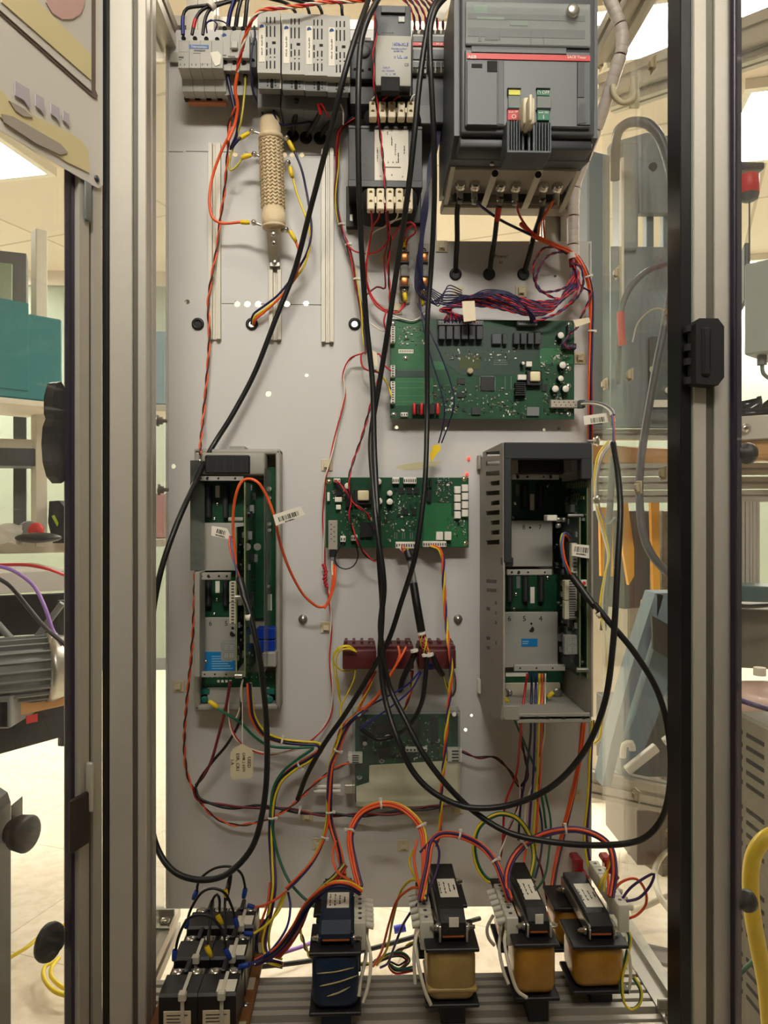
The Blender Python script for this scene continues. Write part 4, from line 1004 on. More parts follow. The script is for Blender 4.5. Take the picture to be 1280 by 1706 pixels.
pt(T, 'optical_socket', [(574, 1308, 592, 1323, Yc-.022, Yc)], MATS['pale_metal_shell'], .001)
for x, y in ((598, 1190), (757, 1190), (757, 1336)): part('standoff', MB().cyl(W(x, y, Yc-.031), W(x, y, YP), .0035), M_white, T)

# --- brown relays
for k, (a, b, s) in enumerate(((571, 627, 'left, with yellow wires looped round its end'), (631, 690, 'middle, behind the crossing black cables'), (698, 760, 'right, under the black sleeved cable'))):
    T = thing('contact_block', 'dark red brown contact block, %s' % s, 'relay', W((a+b)/2, 1090, YP), 'brown contact blocks'); yf = 1.165
    pt(T, 'body', [(a, 1083, b, 1115, yf, YP-.001)], M_brown, .002, seg=2)
    pt(T, 'rear_body', [(a+1, 1076, b-1, 1086, yf+.012, YP-.001)], M_brown, .001)
    for i in range(4):
        x = a+3+i*(b-a-8)/3.6; pt(T, 'tooth', [(x, 1068, x+5+(i == 3)*4, 1078, yf+.03, YP-.004)], M_brown, .0008)
    part('tooth_hole', MB().cyl(W(b-8, 1072, yf+.029), W(b-8, 1072, yf+.032), .0022), M_greyd, T)
    pt(T, 'lower_tab', [(b-10, 1114, b-5, 1119, yf+.01, YP-.01)], M_brown, .0006)

# --- two fuse coils: copper bobbins between clear discs
for k, (px, s) in enumerate(((674, 'left, with yellow crimped wires'), (706, 'right, behind the blue wires and black cable'))):
    T = thing('wound_coil_pair', 'pair of copper wound coils between clear discs, '+s, 'coil', W(px, 459, YP), 'copper coil pairs'); yc = 1.205
    pt(T, 'base_strip', [(px-9, 405, px+9, 505, YP-.005, YP-.001)], mat('frosted_base', (176, 168, 152), .5), .001)
    for y in (431, 471):
        c = W(px, y, yc)
        part('clear_disc', MB().cyl(c+Vector((0, .012, 0)), c+Vector((0, .014, 0)), .0145, n=28), glass('clear_disc', (.85, .84, .8), .18, .2, False), T)
        b_ = part('bobbin', MB().box((c.x-.006, c.y-.008, c.z-.0075), (c.x+.006, c.y+.010, c.z+.0075), .002, seg=2), mat('copper_winding', (168, 104, 56), .3, .7), T)
        part('flange', MB().box((c.x-.0075, c.y-.009, c.z+.0072), (c.x+.0075, c.y+.011, c.z+.009), .0006), M_dark, b_); part('flange', MB().box((c.x-.0075, c.y-.009, c.z-.009), (c.x+.0075, c.y+.011, c.z-.0072), .0006), M_dark, b_)
    part('tube', MB().cyl(W(px, 443, yc), W(px, 462, yc), .0065), glass('clear_tube', (.8, .78, .74), .25, .1, False), T)
    for y in (418, 484): part('terminal_ring', MB().lathe(W(px, y, yc-.004), (0, -1, 0), [(0, .0045), (.002, .0045), (.002, .002), (.004, .002), (.0041, 0)], 14), M_chrome, T)

# ================================================================== drives
M_foil = mat('bare_aluminium', (196, 194, 186), .32, .45, bump=(25, .12)); M_foil2 = mat('crinkled_film', (150, 154, 148), .15, .6, bump=(60, 1.0))
M_case = mat('drive_case_grey', (150, 147, 138), .55)
def slots(T, xs_, y0, y1, Y, w=8.5):
    for x in xs_:
        s_ = pt(T, 'edge_connector', [(x, y0, x+w, y1, Y-.010, Y)], M_black, .0006); part('slit', MB().pb(x+w*.4, y0+3, x+w*.55, y1-3, Y-.0103, Y-.0095, 0), M_slate, s_)
def strip_plate(T, x0, y0, x1, y1, Y, hx):
    s_ = pt(T, 'metal_strip', [(x0, y0, x1, y1, Y, Y+.006)], M_foil, .0005); mb = MB()
    for x, r in hx: mb.cyl(W(x, (y0+y1)/2, Y-.0003), W(x, (y0+y1)/2, Y+.001), r, n=12)
    part('strip_hole', mb, M_blackm, s_)
def seg7(T, x0, y0, x1, y1, Y):
    m = pt(T, 'digit_display', [(x0, y0, x1, y1, Y, Y+.012)], mat('display_grey', (132, 134, 130), .5), .001, 'unlit two digit display')
    mb = MB(); w = (x1-x0); h = (y1-y0)
    for fy in (.30, .72):
        for fx in (.36, .68):
            a = x0+w*(fx-.11); b = x0+w*(fx+.11); c = y0+h*(fy-.11); d = y0+h*(fy+.11)
            for r in ((a, c, b, c+1), (a, d-1, b, d), (a, c, a+1, d), (b-1, c, b, d), (a, (c+d)/2-.5, b, (c+d)/2+.5)): mb.pb(*r, Y-.0004, Y+.001, 0)
    part('segment', mb, mat('segment_pale', (172, 172, 164)), m)
# left drive
T = thing('motor_drive', 'opened tall motor drive in light grey tray, left side of panel, orange fibre looping out', 'motor drive', W(393, 965, YP))
mb = MB(); Yr = 1.185
mb.pb(324, 748, 467, 1184, 1.222, 1.2295, .001)
for r in ((324, 748, 467, 757), (324, 1174, 467, 1184), (324, 748, 333, 1184), (459, 748, 467, 1184)): mb.pb(*r, Yr, 1.224, .003, 2)
mb.pb(382, 743, 408, 750, Yr+.004, 1.224, .001)
part('tray', mb, M_case, T)
Yi = 1.214
pt(T, 'fan_surround', [(326, 754, 441, 791, 1.165, 1.222)], M_case, .003, seg=2)
f_ = pt(T, 'fan', [(341, 758, 416, 789, 1.158, 1.175)], M_black, .002); mb = MB()
c = W(378.5, 773.5, 1.157)
for i in range(5): mb.pb(346+i*14, 762, 347+i*14, 786, 1.1572, 1.159, 0)
part('grille', mb, M_dark, f_)
screw(T, 333, 768, 1.164, .003)
pt(T, 'backplane', [(339, 800, 441, 1030, Yi, Yi+.002)], M_pcb, 0)
pt(T, 'side_board', [(441, 778, 459, 1084, Yi-.004, Yi+.002)], M_pcb, 0)
for x, y, r in ((449.5, 815, 4.4), (449.5, 830, 4), (450, 873, 3.4), (450, 883, 3.4), (449, 976, 3)): cap(T, x, y, Yi-.004, r, .010)
pt(T, 'board_label', [(446, 990, 453, 1017, Yi-.0046, Yi-.003)], M_paper, 0)
slots(T, (343, 371), 808, 863, Yi-.001); slots(T, (343, 371), 967, 1011, Yi-.001)
pt(T, 'slot_label', [(359, 809, 366, 829, Yi-.0008, Yi+.001)], M_paper, 0); pt(T, 'slot_label', [(359, 968, 366, 988, Yi-.0008, Yi+.001)], M_paper, 0)
for x, y in ((362, 840), (357, 864), (361, 999), (357, 1023)): screw(T, x, y, Yi-.001, .003)
pt(T, 'metal_plate', [(336, 871, 407, 951, Yi-.014, Yi-.006)], M_foil, .0008)
p_ = pt(T, 'metal_plate', [(334, 1029, 393, 1119, Yi-.014, Yi-.006)], M_foil, .0008)
part('lettering', ptext('6', 350.5, 1039, Yi-.0142, 9), M_ink, p_); part('lettering', ptext('5', 377, 1039, Yi-.0142, 9), M_ink, p_)
part('plate_hole', MB().cyl(W(388, 1056, Yi-.0144), W(388, 1056, Yi-.013), .0048), M_blackm, p_); part('plate_hole', MB().cyl(W(388, 1046.5, Yi-.0144), W(388, 1046.5, Yi-.013), .0025), M_blackm, p_)
b_ = pt(T, 'blue_sticker', [(334, 1086, 392, 1118, Yi-.0146, Yi-.0138)], mat('cyan_sticker', (20, 122, 184), .4), 0, 'blue printed caution sticker'); mb = MB()
for i in range(6): mb.pb(353, 1093+i*4, 390-(i*7 % 11), 1094.2+i*4, Yi-.0149, Yi-.0143, 0)
part('print_line', mb, mat('pale_blue_print', (150, 196, 220)), b_); screw(T, 343, 1102, Yi-.0148, .003)
strip_plate(T, 319, 793, 406, 801, 1.165, ((335, .0014), (346, .0028), (364, .0018), (392, .0018)))
strip_plate(T, 326, 954, 385, 966, 1.165, ((336, .0014), (348, .0028), (365, .0018), (378, .0018)))
strip_plate(T, 336, 1119, 407, 1128, 1.165, ((341, .0014), (358, .0014), (377, .0014)))
# crinkled metal side shield
mb = MB(); g = []; n, k = 34, 5
for j in range(n+1):
    for i in range(k+1):
        u, v = i/k, j/n; x = 317+u*24; Y = 1.135+.045*u; g.append(W(x-2*u*(1 if v > .9 else 0), 767+v*183, Y+.004*noise.noise(Vector((u*5, v*26, 2)))))
mb.add(g+[p+Vector((.0007, .0004, 0)) for p in g], [(j*(k+1)+i, j*(k+1)+i+1, (j+1)*(k+1)+i+1, (j+1)*(k+1)+i) for j in range(n) for i in range(k)], True)
part('side_shield', mb, M_foil2, T, 'crinkled metallic side shield')
pt(T, 'side_rail', [(324, 953, 333, 1128, 1.15, 1.19)], M_case, .001)
# upright cards
def upright(T, px, Yf_, Yb_, y0, y1, m, nm='plug_in_card', edge=None, th=.0016, label=None, sm=None, side=1, seed=1, n=120):
    X = W(px, 900, Yf_).x; z0 = W(px, y1, Yf_).z; z1 = W(px, y0, Yf_).z
    c = part(nm, MB().box((X-th/2, Yf_, z0), (X+th/2, Yb_, z1)), m, T, label)
    if edge: part('card_edge', MB().box((X-th/2-.0002, Yf_-.0004, z0), (X+th/2+.0002, Yf_+.0008, z1)), edge, c)
    if sm:
        rnd = random.Random(seed); mb = MB()
        for i in range(n):
            y = rnd.uniform(Yf_+.006, Yb_-.006); z_ = rnd.uniform(z0+.01, z1-.01); w, h = rnd.choice(((.002, .004), (.004, .002), (.006, .008), (.003, .003), (.008, .012)))
            mb.cur = rnd.choice((0, 1, 1, 2)); d = (rnd.uniform(.001, .004) if w < .007 else .006)*side; s0 = X+side*th/2
            mb.box((s0, y, z_), (s0+d, y+w, z_+h))
        part('card_components', mb, [M_solder, M_black, M_greyd], c, kind='stuff')
    return c
M_edge = mat('card_edge_olive', (120, 128, 84), .5)
upright(T, 394, 1.10, 1.195, 878, 1119, M_pcb, edge=M_edge, sm=1, seed=2, n=90)
upright(T, 408, 1.09, 1.20, 803, 1128, M_pcb, edge=M_edge, sm=1, seed=3, n=30, label='tall green card, edge on')
upright(T, 440.5, 1.12, 1.20, 780, 1120, glass('drive_film', (.86, .88, .86), .10, .06, False), 'clear_guard', th=.001, label='clear plastic guard')
pt(T, 'blue_relay', [(427, 1047, 458, 1065, 1.17, 1.20)], mat('blue_component', (10, 50, 150), .3), .001, 'blue block'); pt(T, 'blue_relay', [(427, 1067, 458, 1086, 1.17, 1.20)], MATS['blue_component'], .001, 'blue block')
pt(T, 'clip', [(437, 1087, 460, 1112, 1.16, 1.20)], M_case, .002); pt(T, 'clip', [(324, 1092, 334, 1118, 1.16, 1.20)], M_case, .002)
for y0, y1 in ((969, 1004), (1005, 1040)): conn(T, 382, y0, 393, y1, 1.11, 7, True, mat('aged_cream', (196, 188, 166), .5), .012)
pt(T, 'metal_lug', [(380, 862, 405, 868, 1.09, 1.10)], M_foil, .001)
for y in (995, 1126): part('standoff', MB().cyl(W(392, y, 1.085), W(404, y, 1.085), .0036), M_steel, T)
for y in (911,): 
    for x in (412, 429): part('card_bracket', MB().cyl(W(x, y, 1.10), W(x, y, 1.102), .0055), M_steel, T)
seg7(T, 368, 1069, 394, 1101, 1.12)
pt(T, 'lower_board', [(334, 1121, 459, 1148, 1.20, 1.202)], M_pcb, 0); pt(T, 'insulator_plate', [(345, 1146, 449, 1172, 1.195, 1.20)], M_grey, .001)
pins(T, 364, 384, 1135, 4, 1.20, s=4, m=M_white, nm='fuse_row')
for x in (341, 450):
    q_ = pt(T, 'ground_pad', [(x-8, 1148, x+8, 1157, 1.193, 1.20)], mat('teal_print', (14, 104, 92)), .0005); part('ground_screw', MB().lathe(W(x, 1165, 1.193), (0, -1, 0), [(0, .0055), (.003, .0055), (.0032, .003), (.0033, 0)], 14), MATS['teal_print'], T)
pins(T, 346, 452, 1128, 14, 1.20, s=1.6)

# right drive
T = thing('motor_drive', 'deep motor drive with black front frame and slotted grey side, right side of panel', 'motor drive', W(893, 965, YP))
X0 = W(840, 900, 1.03).x; X1 = W(987, 900, 1.03).x
zt, zb = W(900, 737, 1.03).z, W(900, 1195, 1.03).z
ztb, zbb = W(800, 757, 1.23).z, W(800, 1166, 1.23).z
# slotted side as one plate with real slots
def side_plate(X, outline, slots_, th, m, nm, T, label=None):
    cu = bpy.data.curves.new('plate_outline', 'CURVE'); cu.dimensions = '2D'; cu.fill_mode = 'BOTH'; cu.extrude = th/2
    def spl(pts):
        s = cu.splines.new('POLY'); s.points.add(len(pts)-1); s.use_cyclic_u = True
        for i, p in enumerate(pts): s.points[i].co = (p[0], p[1], 0, 1)
    spl(outline)
    for s_ in slots_: spl(s_)
    ob = bpy.data.objects.new('plate_outline', cu); COL.objects.link(ob)
    me = bpy.data.meshes.new_from_object(ob.evaluated_get(bpy.context.evaluated_depsgraph_get()))
    mb = MB(); mb.add([(X+v.co.z, v.co.x, v.co.y) for v in me.vertices], [tuple(p.vertices) for p in me.polygons])
    bpy.data.objects.remove(ob); bpy.data.curves.remove(cu); bpy.data.meshes.remove(me)
    return part(nm, mb, m, T, label)
def yz_at(px, py, X): v = on_x(px, py, X); return (v.y, v.z)
sl = []
for i in range(10):
    y = 754+i*16.4
    xa_ = 811 if i in (0, 1, 2, 4, 6, 9) else 819
    sl.append([yz_at(xa_, y-1+1.5*0, X0), yz_at(834, y-3, X0), yz_at(834, y+5, X0), yz_at(xa_, y+6, X0)])
for i, (a_, b_) in enumerate(((812, 829), (812, 829), (826, 829.5), (812, 818), (826, 829.5), (826, 829.5), (812, 818), (826, 829.5), (812, 818))):
    y = (965, 980, 1001, 1011, 1018, 1034, 1060, 1068, 1076)[i]
    sl.append([yz_at(a_, y, X0), yz_at(b_, y+1, X0), yz_at(b_, y+7, X0), yz_at(a_, y+6, X0)])
side_plate(X0, [(1.03, zb), (1.03, zt-.004), (1.034, zt), (1.20, zt), (1.20, zt-.01), (1.229, ztb), (1.229, zbb), (1.20, zbb-.0), (1.10, zb-.02)], sl, .0025, M_case, 'slotted_side', T, 'grey slotted side wall')
side_plate(X1, [(1.03, zb), (1.03, zt-.004), (1.034, zt), (1.229, zt-.01), (1.229, zbb), (1.10, zb-.02)], [], .0025, M_case, 'side_wall', T)
for y in (770, 1144): pt(T, 'mounting_ear', [(796.5, y-12, 801.5, y+12, 1.218, 1.228)], M_white if y > 1000 else M_case, .001)
pt(T, 'back_plate', [(802, 759, 962, 1164, 1.222, 1.2285)], M_case, .001)
mb = MB()
for r in ((840, 737, 987, 765), (840, 763, 853, 938), (969, 763, 987, 798)): mb.pb(*r, 1.028, 1.05, .0015)
mb.box((X0+.001, 1.03, zt-.004), (X1-.001, 1.20, zt), .001); mb.pb(838, 928, 856, 944, 1.032, 1.05, .002)
part('front_frame', mb, M_dark, T, 'black front frame')
f_ = pt(T, 'fan', [(864, 764, 940, 790, 1.08, 1.11)], M_black, .002); pt(T, 'fan_bracket', [(853, 764, 864, 788, 1.08, 1.10)], M_case, .001); pt(T, 'fan_bracket', [(940, 764, 953, 788, 1.08, 1.10)], M_case, .001)
Yi = 1.17
pt(T, 'backplane', [(842, 796, 936, 868, Yi, Yi+.002)], M_pcb, 0); pt(T, 'backplane', [(836, 957, 930, 1022, Yi, Yi+.002)], M_pcb, 0)
slots(T, (871, 897), 805, 848, Yi-.001, 9.5); slots(T, (846, 872, 898), 959, 1003, Yi-.001, 9.5)
for a in ((860, 807, 866, 826), (883.5, 823, 890.5, 850), (861, 960, 867, 980), (884, 978, 891, 1005)): pt(T, 'slot_label', [(*a, Yi-.0008, Yi+.001)], M_paper if a[3] in (850, 1005) else M_greyd, 0)
for x, y in ((913, 809), (856, 862), (859, 838), (913, 963), (857, 1015), (860, 990)): screw(T, x, y, Yi-.001, .0032)
p_ = pt(T, 'metal_plate', [(846, 867, 921, 944, Yi-.02, Yi-.012)], M_foil, .0008)
for s_, x in (('8', 873), ('7', 900)): part('lettering', ptext(s_, x, 878.5, Yi-.0202, 9), M_ink, p_)
part('plate_hole', MB().cyl(W(883.5, 879, Yi-.0204), W(883.5, 879, Yi-.019), .0018), M_blackm, p_)
p_ = pt(T, 'metal_plate', [(838, 1020, 930, 1112, Yi-.02, Yi-.012)], M_foil, .0008)
for s_, x in (('6', 849), ('5', 874), ('4', 901)): part('lettering', ptext(s_, x, 1031, Yi-.0202, 10), M_ink, p_)
part('plate_hole', MB().cyl(W(885.5, 1048.5, Yi-.0204), W(885.5, 1048.5, Yi-.019), .0045), M_blackm, p_); part('plate_hole', MB().cyl(W(885.5, 1039, Yi-.0204), W(885.5, 1039, Yi-.019), .0018), M_blackm, p_)
b_ = pt(T, 'blue_sticker', [(869, 1064, 896, 1077, Yi-.0206, Yi-.0198)], mat('cyan_sticker', (20, 122, 184), .4), 0, 'small blue sticker'); pt(T, 'print_line', [(871, 1068, 881, 1069.5, Yi-.0209, Yi-.02), (871, 1071.5, 880, 1073, Yi-.0209, Yi-.02)], MATS['pale_blue_print'], 0)
strip_plate(T, 853, 790, 932, 799, 1.09, ((862, .0032), (879, .0018), (906, .0014), (917, .003)))
strip_plate(T, 845, 949, 920, 958, 1.085, ((853, .0018), (864, .0028), (880, .0014), (908, .0014))); strip_plate(T, 857, 1108, 942, 1118, 1.085, ((867, .0014), (894, .0014), (921, .0014)))
c2 = upright(T, 979, 1.045, 1.19, 797, 1130, M_pcb, edge=mat('card_edge_olive', (120, 128, 84), .5), sm=1, side=-1, seed=11, n=70, label='tall green card at the right, edge on')
X = W(979, 900, 1.045).x-.0012; mb = MB()
for r_, (pyy, na) in enumerate(((808, 9), (812, 9), (826, 6), (832, 8), (840, 5))):
    for i in range(na):
        v = on_x(945+i*4, pyy-(i*.4), X); mb.box((X-.0008, v.y, v.z-.0022), (X+.0004, v.y+.0012, v.z+.0022))
part('pale_contact_row', mb, mat('pale_gold_pads', (150, 150, 104), .5), c2)
c1 = upright(T, 966.5, 1.05, 1.19, 862, 1128, mat('dark_card', (18, 44, 34), .4), edge=MATS['card_edge_olive'], sm=1, side=-1, seed=12, n=95, label='dark crowded card')
for a in ((928, 862, 936, 870), (928, 872, 936, 880), (937, 862, 944, 870)): pt(T, 'can_capacitor', [(*a, 1.09, 1.10)], M_steel, .002, seg=2)
pt(T, 'terminal_plug', [(912, 858, 929, 868, 1.07, 1.09)], M_white, .001)
for i, (y0, y1) in enumerate(((967, 1000), (1001, 1032))): conn(T, 941, y0, 966, y1, 1.075, 8, True, MATS['aged_cream'], .012)
conn(T, 952, 905, 964, 965, 1.07, 10, True, MATS['aged_cream'], .01)
seg7(T, 941, 1059, 966, 1091, 1.06)
pt(T, 'indicator_base', [(969, 966, 978, 977, 1.045, 1.05)], M_white, .0005); part('red_button', MB().cyl(W(973.5, 971.5, 1.044), W(973.5, 971.5, 1.046), .0025), M_red, T)
part('standoff', MB().cyl(W(961, 1116, 1.045), W(985, 1116, 1.045), .0036), M_steel, T); part('standoff', MB().cyl(W(946, 859, 1.06), W(972, 859, 1.06), .0026), M_steel, T)
pt(T, 'lower_board', [(832, 1119, 938, 1138, 1.16, 1.162)], M_pcb, 0); pt(T, 'insulator_plate', [(842, 1138, 934, 1162, 1.155, 1.16)], mat('pale_insulator', (180, 172, 152)), .001)
pt(T, 'fuse_row', [(843, 1121, 880, 1127, 1.158, 1.161)], M_white, 0); screw(T, 850, 1154, 1.154, .004)
for x in (840, 929): part('ground_screw', MB().lathe(W(x, 1154, 1.15), (0, -1, 0), [(0, .0075), (.003, .0075), (.0032, .003), (.0033, 0)], 14), M_steel, T)
mb = MB(); a_ = W(862, 1189, 1.035); b_ = W(984, 1204, 1.035)
mb.box((a_.x, 1.035, b_.z), (b_.x, 1.04, a_.z), .001); mb.box((X0+.003, 1.035, b_.z+.006), (X1-.002, 1.19, b_.z+.009)); 
mb.slab([W(938, 1122, 1.18), W(982, 1140, 1.05), W(984, 1190, 1.04), W(940, 1168, 1.18)], (-.002, 0, 0)); mb.pb(836, 1176, 866, 1200, 1.034, 1.04, .001)
part('lower_tray', mb, M_case, T)
mb = MB()
for x in (868, 893, 910, 936, 970): mb.pb(x, 1194, x+6, 1198, 1.0344, 1.036, 0)
part('tray_slot', mb, M_blackm, T)
# ================================================================== transformers on the base rails
M_coil = mat('amber_varnished_tape', (184, 134, 44), .3, bump=(40, .5), var=(26, .7, (140, 88, 20)), coat=.4)
M_coilp = mat('pale_varnished_tape', (176, 148, 88), .35, bump=(40, .5), var=(26, .6, (140, 112, 58)), coat=.3)
M_bluet = mat('dark_blue_tape', (16, 42, 72), .4, bump=(30, .3), var=(16, .4, (10, 28, 54)))
M_lam = mat('black_steel_core', (24, 25, 27), .45, bump=(150, .3))
M_tb = mat('nylon_terminal', (208, 204, 190), .5)
def transformer(label, pxl, pxr, Yf, Yb, ytop, coil, ycoil, skin, core, side, lab, tb, zb_=ZR, coil2=True, loc_label='rating label'):
    x0, x1 = W(pxl, 1500, Yf).x, W(pxr, 1500, Yf).x; zt_ = W(600, ytop, Yf).z; zc1, zc0 = W(600, ycoil[0], Yf-.012).z, W(600, ycoil[1], Yf-.012).z
    c0, c1 = W(coil[0], 1500, Yf-.012).x, W(coil[1], 1500, Yf-.012).x
    T = thing('transformer', label, 'transformer', ((x0+x1)/2, (Yf+Yb)/2, ZR), 'transformers on the base rails')
    yk = zt_-zc1-.012
    mb = MB(); r = .008
    mb.prism([(Yf, zt_-yk), (Yf, zt_-r*1.2), (Yf+r*2, zt_), (Yb-.004, zt_), (Yb, zt_-.004), (Yb, zt_-yk)], 'x', x0, x1); part('top_yoke', mb, core, T)
    zlow = zc0-.004
    part('bottom_yoke', MB().box((x0, Yf, ZR+.001), (x1, Yb, zlow), .001), core, T)
    part('core_leg', MB().box((x0, Yf+.008, zlow), (x1, Yf+.03, zt_-yk), 0), core, T); part('core_leg', MB().box((x0, Yb-.03, zlow), (x1, Yb-.008, zt_-yk), 0), core, T)
    for ya, yb in ((Yf-.012, Yf+.052), (Yb-.052, Yb+.012)):
        cl = part('coil', MB().box((c0, ya, zc0), (c1, yb, zc1), .014, seg=4), skin, T)
        for za, zb2 in ((zc1-.001, zc1+.004), (zc0-.004, zc0+.001)):
            part('flange', MB().box((c0-.003, ya-.002, za), (c1+.003, yb+.002, zb2), .001), M_black, cl)
        if skin is M_coil or skin is M_coilp:
            mb = MB(); zc = zc0+(zc1-zc0)*.30; mb.box((c0-.0012, ya-.0012, zc-.006), (c1+.0012, yb+.0012, zc), .0145, seg=4) if skin is M_coilp else None
            if mb.v: part('tape_band', mb, skin, cl)
    for xx in (x0-.003, x1):
        b_ = part('side_bracket', MB().box((xx, Yf-.002, zt_-yk-.004), (xx+.003, Yb, zt_-yk+.012), .0006), M_steel if core is M_lam else core, T)
        part('side_bracket', MB().box((xx, Yf-.004, zt_-yk-.006), (xx+.003, Yf+.006, zt_-.012), .0006), M_steel if core is M_lam else core, T)
        s = -1 if xx < x0 else 1
        for yy in (Yf+.012, Yb-.014):
            c = Vector((xx+(.003 if s > 0 else 0), yy, zt_-.022)); part('bolt', MB().lathe(c, (s, 0, 0), [(0, .0055), (.003, .0055), (.0031, .004), (.008, .004), (.0081, .0025), (.011, .0025), (.0111, 0)], 10), M_chrome, T)
    l0, l1, la, lb = lab
    if l0 is not None:
        a = (x1-x0)*.14; m_ = part('rating_label', MB().box((x0+a, Yf+l0, zt_), (x1-a*.6, Yf+l1, zt_+.0005)), M_paper, T, 'white rating label')
        Mx = Matrix.Translation(((x0+x1)/2, Yf+(l0+l1)/2, zt_+.0007)) @ Matrix.Rotation(math.radians(-90), 4, 'Z')
        for i, s in enumerate(((7,), (5, 5), (3, 3, 3, 3), (2, 3, 5, 2))):
            part('lettering', print_mb(s, .0042, Mx @ Matrix.Translation((0, .010-.0065*i, 0))), M_ink, m_)
    if la: part('date_label', MB().box((x0+(x1-x0)*.33, Yf-.0005, zt_-yk*.55), (x0+(x1-x0)*.72, Yf+.001, zt_-yk*.55+.012)), M_paper, T, 'small white square label')
    part('insulation_edge', MB().box((x0+.002, Yf-.001, zt_-yk-.001), (x1-.002, Yf+.002, zt_-yk+.001)), mat('orange_paper', (170, 90, 40)), T)
    # terminal block along the upper edge
    tx0, tx1, ty0, ty1, tz, n = tb
    if n:
        st = (ty1-ty0)/n; s = side
        for i in range(n):
            ya = ty0+i*st
            p_ = part('terminal', MB().box((tx0, ya+.0006, tz-.022), (tx1, ya+st-.0006, tz), .0014, seg=2), M_tb, T)
            xo = tx1 if s > 0 else tx0
            part('terminal_barrel', MB().cyl((xo-s*.001, ya+st/2, tz-.008), (xo+s*.010, ya+st/2, tz-.011), .0042, n=12), M_tb, p_)
            part('wire_entry', MB().cyl(((tx0+tx1)/2, ya+st/2, tz-.001), ((tx0+tx1)/2, ya+st/2, tz+.0004), .0026, n=10), M_slate, p_)
        part('terminal_end', MB().box((tx0, ty0-.006, tz-.036), (tx1, ty0, tz+.001), .0015, seg=2), M_tb, T)
    return T
def X_(px, Y): return W(px, 1500, Y).x
blue_t = transformer('transformer wrapped in dark blue tape with pale scuffs, leftmost of the four', 535, 585, .955, 1.085, 1543, (519, 598), (1590, 1686), M_bluet, mat('navy_painted_core', (18, 38, 62), .45, bump=(60, .2)), 1, (.045, .085, 0, 0),
    (X_(590, .97), X_(610, .97), .972, 1.045, .813, 6))
mb = MB(); x0, x1 = X_(524, .94), X_(594, .94)
for (ax, ay, bx, by, w) in ((528, 1622, 590, 1612, 2.0), (533, 1643, 596, 1625, 2.4), (545, 1660, 584, 1644, 3)):
    P = smooth_path([W(ax, ay, .9425), W((ax+bx)/2, (ay+by)/2+2, .9423), W(bx, by, .9425)], .01); mb.tube(P, [.0004]+[w*.0004]*(len(P)-2)+[.0003], 6)
part('tape_scuff', mb, mat('pale_scuff', (190, 172, 128), .6), blue_t, 'pale torn streaks in the tape')
transformer('tall yellow coil transformer beside the blue one, pale coil and white square label on front', 735, 776, .955, 1.10, 1528, (713, 795), (1588, 1677), M_coilp, M_lam, -1, (.045, .095, 1, 0), (X_(700, .975), X_(722, .975), .972, 1.055, .812, 5))
transformer('amber coil transformer in the middle right, white square label and terminal strip on its left', 881, 915, .955, 1.10, 1528, (860, 929), (1583, 1669), M_coil, M_lam, -1, (.035, .09, 1, 0), (X_(842, .975), X_(862, .975), .972, 1.06, .815, 6))
transformer('amber coil transformer farthest right with terminal strip on its right side', 984, 1021, .99, 1.125, 1539, (958, 1044), (1588, 1660), M_coil, M_lam, 1, (.03, .095, 0, 0), (X_(1022, 1.0), X_(1040, 1.0), .985, 1.11, .822, 6))

